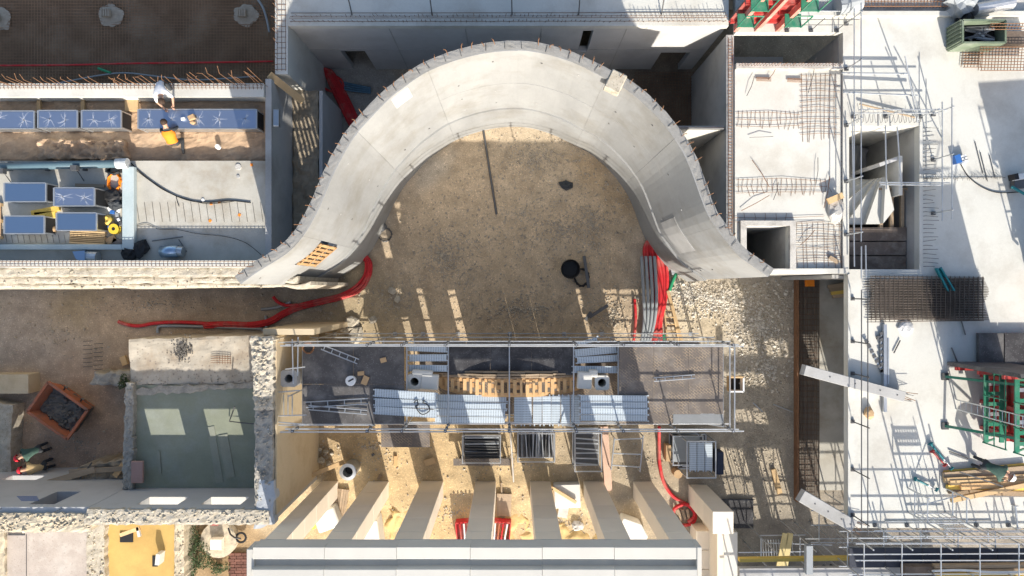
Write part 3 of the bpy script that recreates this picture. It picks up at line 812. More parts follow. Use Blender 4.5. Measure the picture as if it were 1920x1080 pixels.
# ================================================================== middle building (deck right of the curve) and cross wall
XM0, XM1 = PX(1378, 4.7), PX(1577, 4.7)
YM0, YM1 = PY(513, 4.75), PY(130, 4.7)
MBd = thing("middle_building", "white slab block with shafts and exposed bars between curved wall and east slab", "building", ((XM0 + XM1) / 2, 4, 0))
SH = (PX(1397, 4.7), PX(1478, 4.7), PY(504, 4.7), PY(424, 4.7))     # small shaft
mb = MB()
plate(mb, [XM0, SH[0], SH[1], XM1], [YM0 + .18, SH[2], SH[3], YM1], lambda x, y: SH[0] < x < SH[1] and SH[2] < y < SH[3], 4.45, 4.7)
mb.part("slab", CW, MBd)
mb = MB()
plate(mb, [SH[0] - .2, SH[0], SH[1], SH[1] + .2], [SH[2] - .04, SH[2], SH[3], SH[3] + .17], lambda x, y: SH[0] < x < SH[1] and SH[2] < y < SH[3], 4.704, 4.86)
mb.part("shaft_kerb", CR, MBd)
mb = MB()
plate(mb, [SH[0] - .15, SH[0], SH[1], SH[1] + .15], [SH[2] - .15, SH[2], SH[3], SH[3] + .15], lambda x, y: SH[0] < x < SH[1] and SH[2] < y < SH[3], 0.0, 4.44)
mb.part("shaft_wall", CG, MBd)
MB().b2(XM0, XM1 + .2, YM0, YM0 + .17, 0, 4.82).part("south_wall", CW, MBd)
MB().b2(XM0 - .26, XM0 - .01, 1.75, YN - .3, 0, 4.62).part("cross_wall", CG, MBd)
MB().b2(XM0, XM1, YM1 - .02, YM1 + .16, 4.45, 4.84).part("north_upstand", CR, MBd)
MB().b2(XM0, XM1, YM1 + .0, YM1 + .14, 0, 4.44).part("north_wall", CG, MBd)
_r = random.Random(31)
mb = MB()
for k in range(60):
    y = 1.9 + k * .108
    mb.tube([(XM0 - .20, y, 4.6), (XM0 - .2 + _r.uniform(-.03, .03), y, 4.66 + _r.uniform(0, .06)), (XM0 - .06, y + .02, 4.66)], .009, 4)
for x in (XM0 - .2, XM0 - .07): mb.tube([(x, 1.8, 4.66), (x, YN - .4, 4.66)], .010, 4)
mb.part("crest_bars", RUST, MBd)
for k in range(34):
    x = XM0 + .1 + k * .1
    MB().tube([(x, YM1 + .07, 4.8), (x + _r.uniform(.0, .1), YM1 + .1, 5.0 + _r.uniform(0, .14))], .009, 4).part("starter_bar", RUST, MBd)
# lower landing in the north opening
MB().b2(XM0, PX(1472, 2.6), YM1 + .15, YN - .3, 2.2, 2.4).part("lower_landing", CG, MBd)
MB().b2(PX(1472, 2.6), XM1, YM1 + .15, YN - .3, .05, .15).part("shaft_floor", DIRT, MBd)
MB().b2(XM1, XM1 + .2, YM1 + .15, YN - .3, 0, 4.5).part("shaft_side", CG, MBd)
# short wall between curve and cross wall, with a pipe on it
mb = MB().b2(5.55, XM0 - .27, PY(243, 4.4), PY(236, 4.4), 0, 4.4); mb.solo("link_wall", CW, "short wall linking the curve to the cross wall beyond the mesh floor", "wall")
MB().tube([(5.5, PY(238, 4.6), 4.47), (XM0 - .3, PY(239, 4.6), 4.47)], .05, 8).solo("dark_pipe", DSTEEL, "dark pipe lying on the short link wall", "pipe")

# ================================================================== east building: big white slab with the stair opening
XE = PX(1590, ZS)
ST = (PX(1592, ZS), PX(1724, ZS), PY(505, ZS), PY(236, ZS))
YE0, YE1 = PY(990, ZS), PY(33, ZS)
EB = thing("east_building", "large white concrete slab with a stair opening, along the right side", "building", (15, 0, 0))
mb = MB()
N2 = (PX(1470, ZS), PX(1572, ZS))
xs = [PX(1380, ZS), XM1 + .02, ST[0], ST[1], 20]
ys = [YE0, YM0 - .02, ST[2], ST[3], YN - .28, YE1]
def _eh(x, y):
    if ST[0] < x < ST[1] and ST[2] < y < ST[3]: return True
    if x < XM1 + .02 and y < YN - .28: return True
    if x < ST[0] and y < YM0 - .02 and x < XE: return True
    return False
xs = sorted(set(xs + [XE]))
plate(mb, xs, ys, _eh, ZS - .3, ZS); mb.part("slab", CW, EB)
MB().b2(PX(1380, ZS), 20, YE1 + .002, YE1 + .16, ZS - .3, ZS + .16).part("north_upstand", CW, EB)
MB().b2(PX(1380, ZS), 20, YE1 + .162, YE1 + 3, ZS - .3, ZS - .05).part("north_slab", CR, EB)
for x_ in (XE + 2.6, XE + 6.4):
    for y_ in (YE0 + .3, YE0 + 3.0, YE0 + 5.8): MB().b2(x_, x_ + .35, y_, y_ + .35, 0, ZS - .302).part("column", CG, EB)
MB().b2(XE + 2.75, XE + 2.95, YE0 + .8, YM0 - .02, 0, ZS - .302).part("inner_wall", CGL, EB)
MB().b2(PX(1536, .1), 20, YE0 - .1, YM0 - .02, -.1, .12).part("lower_floor", CT, EB)
MB().b2(XE - .4, XE + 3, YM0 - .16, YM0 - .03, 0, ZS - .302).part("north_end_wall", CG, EB)
MB().b2(ST[1], ST[1] + .2, ST[2] - .2, ST[3] + .2, 0, ZS - .302).part("stair_wall", CG, EB)
MB().b2(ST[0] - .2, ST[0], ST[2] - .2, ST[3] + .2, 0, ZS - .302).part("stair_wall", CG, EB)
MB().b2(ST[0], ST[1], ST[3], ST[3] + .2, 0, ZS - .302).part("stair_wall", CW, EB)
MB().b2(ST[0], ST[1], ST[2] - .2, ST[2], 0, ZS - .302).part("stair_wall", CG, EB)
MB().b2(XE - .02, XE + .06, YE0, YM0 - .02, ZS + .002, ZS + .05).part("edge_kerb", CW, EB)
# reinforcing cage laid in the footing trench along the slab
cage = MB()
xa, xb = PX(1500, .3), PX(1534, .3)
for z_ in (.12, .38):
    y = YE0 - .5
    while y < YM0 - .1:
        cage.tube([(xa, y, z_), (xb, y, z_)], .010, 4); y += .22
    for k in range(5): cage.tube([(xa + (xb - xa) * k / 4, YE0 - .5, z_ + .02), (xa + (xb - xa) * k / 4, YM0 - .1, z_ + .02)], .010, 4)
cage.solo("footing_cage", M("cage_steel", (.15, .10, .07), .3, 3, .85, .1, 30), "long rusty reinforcement cage lying in the trench beside the east slab", "rebar mesh")
MB().b2(PX(1494, .4), PX(1498, .4), YE0 - .5, YM0 - .1, .1, .42).solo("orange_waler", RUST, "long rusty rail along the footing cage's west side", "rail")
MB().b2(PX(1498, .0), PX(1536, .0), YE0 - .5, YM0 - .05, -.02, .07).solo("trench_bottom", M("trench_mud", (.17, .15, .125), .25, 2, .95, .5, 10), kind="structure")
# ================================================================== roofless old house (green floor) and the walls round it
OH = thing("old_house", "roofless masonry house with green painted floor and two window openings", "house", (-11, -4.5, 0))
ZF = 2.9
MB().b2(-13.62, -8.43, -7.24, PY(722, ZF), ZF - .3, ZF).part("green_floor", GREEN, OH)
mb = MB().rough([(PX(243, ZF), PY(722, ZF)), (PX(482, ZF), PY(722, ZF)), (PX(480, ZF), PY(629, ZF)), (PX(241, ZF), PY(637, ZF))], 0, ZF - .02, 46, 18, .035, .05, 3.3, 1.6)
mb.part("bare_floor", M("chalky_floor", (0.44, 0.395, 0.32), 0.16, 1.2, 0.9, 0.4, 14, stain=(0.30, 0.23, 0.16), stain_scale=1.0, stain_amt=0.7, speck=(0.18, 0.15, 0.13), speck_scale=7), OH)
mb = MB().rough([(-13.9, -3.9), (-8.5, -3.55), (-8.5, -3.38), (-13.9, -3.62)], 0, ZF + .07, 50, 3, .06, .1, 1.7, 2.5); mb.part("floor_rim", RUBG, OH)
# east wall: pale ragged top in the north; southern shade put into greyer stone
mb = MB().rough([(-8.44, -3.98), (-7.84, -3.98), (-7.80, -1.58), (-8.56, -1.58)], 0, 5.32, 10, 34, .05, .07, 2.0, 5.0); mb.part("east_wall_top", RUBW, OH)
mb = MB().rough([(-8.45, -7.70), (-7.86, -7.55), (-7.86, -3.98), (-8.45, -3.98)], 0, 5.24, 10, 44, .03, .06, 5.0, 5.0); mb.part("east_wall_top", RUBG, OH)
MB().b2(-7.84, -7.79, -7.5, -1.6, 0, 5.05).part("east_plaster", PLAST, OH)
MB().b2(-8.3, -6.6, -1.56, -1.36, 0, 4.9).part("north_return", PLAST, OH)
# west wall stub
mb = MB().rough([(-13.98, -7.24), (-13.62, -7.24), (-13.58, -3.4), (-13.86, -3.4)], 0, 3.15, 6, 44, .04, .07, 8.0, 5.0); mb.part("west_wall_top", RUBG, OH)
MB().box((PX(258, 3.2), PY(885, 3.2), 3.2), (.42, .78, .12)).part("pink_pier", M("pink_render", (.40, .25, .21), .1, 2, .9, .2, 16), OH, bevel=.02)
# south wall with windows
mb = MB()
wall_with_openings(mb, -13.98, -7.87, -7.72, -7.25, 0, 5.2, [(-12.57, -11.2, 3.95, 4.78), (-10.43, -9.1, 3.95, 4.78)])
mb.part("south_wall", PLASTG, OH)
mb = MB().rough([(-14.05, -7.76), (-7.95, -7.74), (-7.95, -7.27), (-13.9, -7.25)], 5.1, 5.31, 60, 7, .025, .05, 4.0, 6.0); mb.part("south_wall_top", RUBW, OH)
for x0, x1 in ((-12.57, -11.2), (-10.43, -9.1)):
    MB().b2(x0 + .01, x1 - .01, -7.74, -7.24, 3.95, 3.985).part("window_sill", WHITES, OH)
mb = MB().rough([(-8.46, -7.9), (-7.8, -7.75), (-7.82, -6.3), (-8.30, -6.3)], 4.9, 5.26, 8, 16, .03, .1, 14.0, 2.0); mb.part("corner_cap", M("blue_grey_mortar", (.40, .42, .44), .12, 2, .9, .4, 14), OH)
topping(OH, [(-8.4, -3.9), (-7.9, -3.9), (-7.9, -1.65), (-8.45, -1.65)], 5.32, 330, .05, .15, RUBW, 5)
topping(OH, [(-8.4, -7.6), (-7.9, -7.5), (-7.9, -4.0), (-8.4, -4.0)], 5.24, 330, .05, .13, RUBG, 6)  # greyer stones carry the same painted shade
topping(OH, [(-13.95, -7.7), (-8.0, -7.7), (-8.0, -7.3), (-13.9, -7.3)], 5.31, 420, .05, .13, RUBW, 7)
topping(OH, [(-13.95, -7.2), (-13.65, -7.2), (-13.6, -3.5), (-13.85, -3.5)], 3.15, 200, .04, .12, RUBG, 8)
topping(OH, [(-13.6, -3.6), (-8.5, -3.5), (-8.5, -3.1), (-13.8, -3.3)], ZF + .03, 220, .03, .08, RUBG, 9)
# yard side wall (left) : grey wall with a window opening
YW = thing("yard_wall", "grey rendered wall with a window opening and ragged stone top, bottom left", "wall", (-16, -7.5, 0))
mb = MB()
wall_with_openings(mb, -22, -14.0, -7.72, -7.25, 0, 5.05, [(-16.2, -15.35, 3.3, 4.75), (-19.3, -18.0, 1.2, 1.8)])  # second, low opening added to let a sun patch into the yard
mb.part("wall", PLASTG, YW)
MB().b2(-16.25, -15.3, -7.76, -7.725, 3.2, 4.8).part("window_board", BRICK, YW)
mb = MB().rough([(-22, -8.05), (-13.9, -8.05), (-13.7, -7.45), (-22, -7.4)], 4.6, 5.16, 70, 8, .03, .06, 9.0, 5.0); mb.part("ragged_top", RUB, YW)
topping(YW, [(-17.5, -8.0), (-13.9, -8.0), (-13.8, -7.5), (-17.5, -7.45)], 5.16, 420, .05, .14, RUB, 10)
for x in (-16.9, -14.9):
    MB().tube([(x, -7.3, 5.0), (x, -7.3, 5.45)], .012, 5).part("wall_pin", DSTEEL, YW)
for k in range(5):
    MB().b2(-17.2 + k * .12, -16.5 + k * .1, -7.245, -7.235, 3.9 + k * .12, 3.92 + k * .12).part("blue_scribble", BLUE, YW)
mb = MB().rough([(-17.2, -7.3), (-13.6, -7.3), (-13.62, -6.3), (-16.4, -6.75)], 0, 1.7, 40, 16, .12, .12, 12.0, 2.2)
mb.solo("earth_heap", EARTH, "brown earth heaped against the yard wall beside the old house", "earth heap", origin=(-15, -7, 0))
for a, b, w, mat, lab in (((90, 905), (178, 880), .22, WOODG, "grey plank lying against the earth heap, longest one"), ((130, 885), (240, 878), .18, WOODG, "pale plank on the earth heap near the old house"),
                          ((215, 893), (236, 865), .2, WOODO, "short brown board propped on the earth heap"), ((150, 897), (172, 868), .04, DSTEEL, "thin dark bar leaning over the earth heap")):
    MB().beam(P(a[0], a[1], 1.85), P(b[0], b[1], 1.9), w, .05).solo("plank" if w > .1 else "iron_bar", mat, lab, "plank" if w > .1 else "bar")
mb = MB().rough([(P(165, 722, 1).x, P(165, 722, 1).y), (P(262, 726, 1).x, P(262, 726, 1).y), (P(262, 697, 1).x, P(262, 697, 1).y), (P(180, 698, 1).x, P(180, 698, 1).y)], 0, 1.0, 24, 8, .1, .08, 2.2, 2.5)
mb.solo("wall_stump", RUBG, "broken grey wall stump left of the old house", "wall")
MB().beam(P(230, 668, .2), P(236, 684, .2), .22, .12).solo("timber_block", WOOD, "short timber block standing left of the old house", "timber")
# left-edge wall stub and rendered piers
ws = thing("wall_stub", "beige rendered wall stub at the photo's left edge above the yard", "wall", (-18.5, -3.9, 0))
MB().b2(-22, PX(53, .7), PY(738, .7), PY(702, .7), 0, .7).part("wall", PLAST, ws)
ws2 = MB().rough([(PX(-30, .7), PY(915, .7)), (PX(18, .7), PY(905, .7)), (PX(22, .7), PY(760, .7)), (PX(-30, .7), PY(750, .7))], 0, .7, 10, 40, .04, .05, 7, 2)
ws2.solo("pale_wall", RUBW, "pale broken wall running down the photo's left edge", "wall")
# roofs at the bottom left
pf = thing("pink_roof", "flat pinkish screed roof framed by rough stone, bottom left corner", "roof", (-16, -9.8, .4))
MB().b2(PX(12, 1.0), PX(166, 1.0), -14, -7.9, .3, .96).part("screed", PINK, pf)
mb = MB().rough([(-22, -14), (PX(12, 1.0), -14), (PX(12, 1.0), -7.8), (-22, -7.8)], 0, 1.1, 30, 40, .03, .06, 3.0, 5.0); mb.part("stone_border", RUB, pf)
mb = MB().rough([(PX(166, 1.0), -14), (PX(200, 1.0), -14), (PX(198, 1.0), -7.8), (PX(164, 1.0), -7.8)], 0, 1.1, 8, 40, .025, .06, 6.0, 5.0); mb.part("stone_border", RUBW, pf)
MB().b2(PX(14, 1.0), PX(46, 1.0), PY(1004, 1.0), PY(1002, 1.0), .961, 1.0).part("iron_strip", DSTEEL, pf)
MB().b2(PX(48, 1.0), PX(49, 1.0), -12, PY(1003, 1.0), .961, .98).part("joint_strip", DSTEEL, pf)
of_ = thing("ochre_roof", "smooth ochre yellow flat roof with a small hatch and a vent block, bottom left", "roof", (-13, -9.8, 0))
MB().b2(PX(199, .8), PX(332, .8), -14, -7.78, .3, .8).part("deck", OCHRE, of_)
mb = MB().rough([(PX(330, .8), -14), (PX(348, .8), -14), (PX(348, .8), -7.76), (PX(330, .8), -7.76)], 0, .95, 5, 50, .04, .06, 11.0, 5.0); mb.part("stone_border", RUB, of_)
topping(of_, [(PX(331, .8), -12), (PX(347, .8), -12), (PX(347, .8), -8.3), (PX(331, .8), -8.3)], .95, 160, .05, .12, RUB, 12)
topping(pf, [(PX(168, 1.0), -12), (PX(198, 1.0), -12), (PX(198, 1.0), -8.3), (PX(168, 1.0), -8.3)], 1.1, 220, .05, .13, RUB, 13)
MB().b2(PX(226, .8), PX(250, .8), PY(1016, .8), PY(998, .8), .801, .85).part("hatch_recess", BLACK, of_)
MB().beam(P(226, 1003, 1.1), P(262, 990, 1.1), .14, .1).part("hatch_beam", WOOD, of_)
MB().beam(P(258, 988, 1.1), P(262, 1006, 1.1), .1, .1).part("hatch_beam", WHITES, of_)
MB().box(P(300, 1046, 1.05), (.16, .42, .4), R(-6)).part("vent_block", WHITES, of_)
MB().b2(PX(286, .8), PX(296, .8), PY(1062, .8), PY(1042, .8), .801, .82).part("vent_shadow", BLACK, of_)  # flat black plate drawn as the vent block's cast shadow

# small garden court at the bottom
def shrub(name, label, c, d, n, seed):
    t = thing(name, label, "shrub", c)
    rnd = random.Random(seed)
    m = MB()
    for k in range(5):
        a = rnd.uniform(0, 6.28); e = c + Vector((math.cos(a) * d[0] * .3, math.sin(a) * d[1] * .3, d[2] * .8))
        m.tube([c, c.lerp(e, .5) + Vector((0, 0, .05)), e], [.02, .014, .006], 5)
    m.part("stem", WOODG, t)
    m = MB()
    for k in range(n):
        a = rnd.uniform(0, 6.28); rr = rnd.random() ** .5; h = rnd.random()
        kx = 1 + .35 * math.sin(3 * a + seed)
        p = c + Vector((math.cos(a) * rr * d[0] / 2 * kx, math.sin(a) * rr * d[1] / 2 * kx, d[2] * (.15 + .85 * h * (1 - .5 * rr))))
        s_ = rnd.uniform(.03, .07); q = Vector((rnd.uniform(-1, 1), rnd.uniform(-1, 1), rnd.uniform(-.4, .7))).normalized() * s_
        w = q.cross(Vector((rnd.uniform(-1, 1), rnd.uniform(-1, 1), 1))).normalized() * s_ * .45
        m.add([p, p + q * .5 + w, p + q, p + q * .5 - w], [(0, 1, 2, 3)])
    m.part("foliage", LEAF, t)
shrub("shrub", "dark green shrub in the small court at the bottom", P(371, 1030), Vector((1.0, 2.1, .7)), 2600, 2)
shrub("shrub", "low green plant at the court's lower edge, below the round gully", P(412, 1062), Vector((.8, .5, .4)), 500, 7)
shrub("shrub", "small dark plant growing on the wall stump beside the old house", P(236, 716, 1.1), Vector((.45, .5, .3)), 420, 9)
gy = thing("gully", "round concrete gully with a pale box on it, in the court", "gully", P(415, 1008))
MB().lathe(P(415, 1008), [(.0, .3), (.55, .3), (.72, .28), (.72, 0)], 20).part("ring", RUB, gy)
MB().box(P(411, 1015, .3) + Vector((0, 0, .2)), (.45, .42, .3)).part("box", LIME, gy, bevel=.02)
MB().tube([P(402, 985, .5) + Vector((-.15, .05, 0)), P(402, 985, .5) + Vector((.15, .05, 0))], .05, 6).solo("red_lamp", REDP, "small red and blue device beside the gully", "device")
MB().tube([P(428, 990, .4), P(432, 1002, .4), P(440, 1008, .4), P(452, 1010, .3)], .035, 6).solo("court_hose", BLACK, "black hose running off the court's gully", "hose")
_t = [P(452, 1008, .25) + Vector((math.cos(a) * .19, math.sin(a) * .19, 0)) for a in [k * math.pi / 8 for k in range(16)]]
MB().tube(_t, .045, 6, close=True).solo("tyre_ring", BLACK, "black rubber ring on the ground beside the gully", "ring")
bs_ = thing("brick_steps", "dark red brick paving beside the cornice's west end", "paving", P(455, 1060))
_bm = MB().box((0, 0, .04), (.24, .10, .09)).mesh("brick", mat=BRICK)
for r_ in range(9):
    for c_ in range(4):
        inst("brick", _bm, bs_, P(436, 1038 + r_ * 5.4, 0) + Vector((c_ * .26 + (r_ % 2) * .08, 0, .02 + .01 * (r_ % 3))), rz=random.uniform(-.04, .04))

# muck skip
sk_c = P(138, 762)
def skip():
    t = thing("muck_skip", "rusty orange muck skip full of dark spoil, turned askew in the yard", "skip", sk_c)
    a = math.atan2(-(180), 255)
    def q(u, v, z): # local frame
        ca, sa = math.cos(a), math.sin(a)
        return Vector((sk_c.x + ca * u - sa * v, sk_c.y + sa * u + ca * v, z))
    L_, W_ = .94, .70
    b = [q(-L_ * .78, -W_ * .8, .12), q(L_ * .78, -W_ * .8, .12), q(L_ * .78, W_ * .8, .12), q(-L_ * .78, W_ * .8, .12)]
    tp = [q(-L_, -W_, .95), q(L_, -W_, .95), q(L_, W_, .95), q(-L_, W_, .95)]
    ti = [q(-L_ + .05, -W_ + .05, .95), q(L_ - .05, -W_ + .05, .95), q(L_ - .05, W_ - .05, .95), q(-L_ + .05, W_ - .05, .95)]
    bi = [q(-L_ * .75, -W_ * .77, .3), q(L_ * .75, -W_ * .77, .3), q(L_ * .75, W_ * .77, .3), q(-L_ * .75, W_ * .77, .3)]
    f = [(3, 2, 1, 0)] + [(i, (i + 1) % 4, 4 + (i + 1) % 4, 4 + i) for i in range(4)] + [(4 + i, 4 + (i + 1) % 4, 8 + (i + 1) % 4, 8 + i) for i in range(4)]
    f += [(8 + i, 8 + (i + 1) % 4, 12 + (i + 1) % 4, 12 + i) for i in range(4)] + [(12, 13, 14, 15)]
    MB().add(b + tp + ti + bi, f).part("body", ORST, t)
    for i in range(4):
        p0, p1 = tp[i], tp[(i + 1) % 4]
        MB().beam(p0 + Vector((0, 0, .02)), p1 + Vector((0, 0, .02)), .10, .09).part("rim", ORST, t)
    for s in (-1, 1):
        for u in (-.4, .4): MB().tube([q(u, s * (W_ - .02), .7), q(u, s * (W_ + .12), .74), q(u + .1, s * (W_ + .12), .74)], .04, 6).part("lifting_lug", DSTEEL, t)
    sp = MB().rough([q(-L_ * .88, -W_ * .86, 0), q(L_ * .88, -W_ * .86, 0), q(L_ * .88, W_ * .86, 0), q(-L_ * .88, W_ * .86, 0)], .3, .66, 20, 16, .12, .02, 5, 4)
    sp.part("spoil", RUBBLED, t)
    rnd = random.Random(3)
    for k in range(26): MB().blob(q(rnd.uniform(-.3, .8) * .8, rnd.uniform(-.55, .5), .7), (rnd.uniform(.08, .2), rnd.uniform(.08, .16), .1), k, 6, 4, .4, rnd.uniform(0, 3)).part("spoil_lump", RUBBLED, t)
skip()
DUSTB = M('dusty_board', (.275, .285, .225), .15, 2, .8, .2, 20)
# thin things lying on the green floor and bare floor
MB().beam(P(395, 800, ZF + .012), P(412, 905, ZF + .012), .26, .014).solo("pale_board", DUSTB, "long pale board lying on the green floor, left of two", "board")
MB().beam(P(418, 815, ZF + .014), P(432, 895, ZF + .014), .34, .02).solo("grey_board", DUSTB, "wide grey board lying on the green floor, right of two", "board")
MB().beam(P(297, 845, ZF + .04), P(300, 888, ZF + .04), .1, .02).solo("short_board", DUSTB, "short narrow board on the green floor's left half", "board")
MB().tube([P(440, 762, ZF + .9), P(430, 790, ZF + .1), P(455, 793, ZF + .12), P(478, 795, ZF + .3)], .022, 5).solo("steel_bracket", DSTEEL, "thin dark steel bracket standing on the green floor", "bracket")
g = MB()
for k in range(6): g.tube([P(407 + k * 5, 666, ZF + .05), P(407 + k * 5, 683, ZF + .05)], .008, 4)
for k in range(4): g.tube([P(395, 668 + k * 4, ZF + .06), P(433, 668 + k * 4, ZF + .06)], .008, 4)
g.solo("mesh_offcut", RUST, "small rusty mesh offcut on the old house's bare floor", "rebar mesh")
rnd = random.Random(17); m = MB()
for k in range(150):
    p = P(343 + rnd.gauss(0, 9), 655 + rnd.gauss(0, 12), ZF + .03); m.blob(p, (rnd.uniform(.03, .09), rnd.uniform(.03, .09), .05), k, 5, 3, .3)
m.solo("debris", RUBBLED, "scatter of dark debris on the old house's bare floor", "debris", kind="stuff", origin=(0, 0, 0))
for (px, py) in ((165, 655), (185, 660)):
    m = MB()
    for k in range(7): m.tube([P(px - 9, py - 15 + k * 8, .06), P(px + 8, py - 16 + k * 8, .08)], .012, 4)
    m.solo("buried_bars", DSTEEL, "row of short bars sticking out of the pale ground, %s of two" % ("left" if px == 165 else "right"), "bars")
# ================================================================== stone portico at the bottom: pillars and cornice
PIL = [(603, 634), (691, 729), (790, 831), (892, 930), (994, 1032), (1094, 1131), (1187, 1222)]
YP0 = -7.80
CRS = [0, 1.55, 3.1, 4.5, 5.8, 7.0]
ORD = ["westmost, first", "second", "third", "fourth", "middle, fifth", "sixth", "eastmost, seventh"]
for i, (a, b) in enumerate(PIL):
    x0, x1 = PX(a, 0), PX(b, 0)
    t = thing("stone_pillar", "tall cream limestone pillar under the cornice, %s from the left" % ORD[i].split(", ")[-1], "pillar", ((x0 + x1) / 2, YP0 - .33, 0), "limestone pillars under the cornice")
    for k in range(5):
        j = random.uniform(-.004, .004)
        MB().b2(x0 + j, x1 + j, YP0 - .66 + j, YP0 + j, CRS[k] + (.006 if k else -.1), CRS[k + 1] - .004).part("stone_block", LIME, t, bevel=.012)
co = thing("cornice", "white limestone cornice with a recessed gutter spanning all the pillars", "cornice", (-1, -8.3, 7))
cx = [PX(475, 7.6)] + [PX(p, 7.6) for p in (609, 744, 882, 1017, 1152)] + [PX(1306, 7.6)]
prof = [(-7.62, 7.004), (-7.62, 7.62), (-7.97, 7.62), (-7.99, 7.44), (-8.22, 7.44), (-8.24, 7.70), (-8.6, 7.72), (-8.6, 7.42), (-8.0, 7.38), (-8.0, 7.004)]
def extr(mb, prof, x0, x1):
    n = len(prof)
    vs = [(x0, y, z) for y, z in prof] + [(x1, y, z) for y, z in prof]
    fs = [(i, n + i, n + (i + 1) % n, (i + 1) % n) for i in range(n)]
    def cap(o, rev):
        tri = [(0, 1, 2, 3), (0, 3, 4, 8, 9), (4, 5, 6, 7, 8)]
        return [tuple(o + q for q in (t[::-1] if rev else t)) for t in tri]
    fs += cap(0, True) + cap(n, False)
    return mb.add(vs, fs)
for i in range(6):
    j = random.uniform(-.006, .006)
    extr(MB(), [(y + j, z) for y, z in prof], cx[i] + .004, cx[i + 1] - .004).part("cornice_block", LIMEW, co, bevel=.01)
MB().b2(cx[0] - .22, cx[0], -8.9, -7.70, 6.9, 7.55).part("end_return", LIMEW, co, bevel=.015)
MB().b2(cx[6], cx[6] + .14, -8.9, -7.6, 7.0, 7.66).part("end_return", LIMEW, co, bevel=.015)
# lower piers east of the colonnade
t = thing("short_pier", "short square limestone pier right of the colonnade", "pier", (7.5, -8.3, 0))
for k, (z0, z1) in enumerate(((-.1, 1.1), (1.106, 2.25), (2.256, 3.4))): MB().b2(7.12, 7.86, -8.72, -7.93, z0, z1).part("stone_block", LIME, t, bevel=.012)
t = thing("stepped_pier", "pale stepped stone pier running off the bottom edge", "pier", (7.2, -9, 0))
zq = 2.0
MB().b2(PX(1357, zq), PX(1383, zq), -13, PY(998, zq), -.1, zq).part("stone_block", WHITES, t, bevel=.012)
MB().b2(PX(1344, zq), PX(1356.5, zq), -13, PY(992, zq), -.1, zq + .05).part("stone_block", LIME, t, bevel=.012)
MB().b2(PX(1353, zq), PX(1374, zq), PY(997, zq), PY(981, zq), -.1, zq + .02).part("stone_block", WHITES, t, bevel=.012)
t = thing("sloping_wall", "low beige stone wall behind the stepped pier at the bottom", "wall", (6.6, -10, 0))
for k in range(4): MB().b2(PX(1306, 1.0), PX(1336, 1.0), -10.2 - k * .75, -9.47 - k * .75, -.1, 1.0).part("stone_block", LIME, t, bevel=.012)

# ------------------------------------------------------------------ yard between pillars and scaffold
def vent(c):
    t = thing("vent_pipe", "round galvanised vent pipe standing in the sandy yard", "pipe", c)
    MB().lathe(c, [(.30, 0), (.30, .75), (.33, .78), (.33, .9), (.20, .92), (.19, .5), (.0, .5)], 24).part("collar", GALV, t, smooth=False)
    MB().lathe(c + Vector((0, 0, .52)), [(.0, 0), (.185, 0)], 20).part("dark_bore", BLACK, t)
vent(P(662, 874))
MB().beam(P(549, 905, 1.2), P(645, 866, .5), .16, .14).solo("sloping_timber", WOOD, "long timber propped from the beige wall towards the vent pipe", "timber")
for i, (px, py, d, m_, lab) in enumerate([(742, 864, (.14, .42, .05), WOODO, "small brown offcut on sand below the left deck"), (806, 865, (.42, .26, .05), WOOD, "flat square timber offcut near the third pillar"),
        (700, 852, (.12, .10, .06), DSTEEL, "tiny dark block on the sand left of the pillars"), (712, 893, (.2, .12, .12), WOODG, "dark block at the second pillar's foot"),
        (1056, 955, (.6, .4, .1), CR, "grey rubble lump between fifth and sixth pillar")]):
    MB().box(P(px, py) + Vector((0, 0, d[2] / 2 + .02)), d, R(20 * i)).solo("offcut", m_, lab, "offcut", bevel=.01)
rnd = random.Random(5)
for k, (px, py, s) in enumerate([(604, 862, .34), (618, 868, .28), (612, 846, .24), (600, 842, .2), (622, 850, .18)]):
    MB().blob(P(px, py) + Vector((0, 0, s * .3)), (s, s * .8, s * .7), k, 8, 6, .35).solo("boulder", RUBW, ["largest pale boulder at the beige wall's foot", "second largest pale boulder at the beige wall's foot", "mid-sized boulder above the largest two", "left small boulder at the beige wall's foot", "smallest boulder nearest the sunny sand"][k], "boulder")
# pallet and sacks between first and second pillar
def pallet(name, label, c, rz, mat, L_=1.2, W_=.8):
    t = thing(name, label, "pallet", c)
    ca, sa = math.cos(rz), math.sin(rz)
    q = lambda u, v, z: Vector((c[0] + ca * u - sa * v, c[1] + sa * u + ca * v, c[2] + z))
    for k in range(7):
        v = -W_ / 2 + .05 + k * (W_ - .1) / 6
        MB().beam(q(-L_ / 2, v, .13), q(L_ / 2, v, .13), .085, .022).part("deck_board", mat, t)
    for u in (-L_ / 2 + .06, 0, L_ / 2 - .06):
        MB().beam(q(u, -W_ / 2, .105), q(u, W_ / 2, .105), .1, .022).part("stringer", mat, t)
        for v in (-W_ / 2 + .07, 0, W_ / 2 - .07): MB().box(q(u, v, .055), (.1, .13, .075), rz).part("block", mat, t)
    return t
pallet("pallet", "weathered pallet on sand between first and second pillar", P(636, 940), R(82), WOODG, 1.1, .7)
MB().box(P(620, 965) + Vector((0, 0, .35)), (.9, .8, .7), R(20)).solo("stone_pack", WHITES, "white wrapped stone pack behind the first pillar", "stone block", bevel=.05)
MB().blob(P(586, 978) + Vector((0, 0, .15)), (.62, .5, .32), 4, 10, 7, .4).solo("yellow_sack", YPLA, "crumpled yellow sack behind the first pillar", "sack")
MB().box(P(702, 990) + Vector((0, 0, .5)), (.75, 1.2, 1.0), R(8)).solo("stone_pack", WHITES, "white stone pack between second and third pillar", "stone block", bevel=.04)
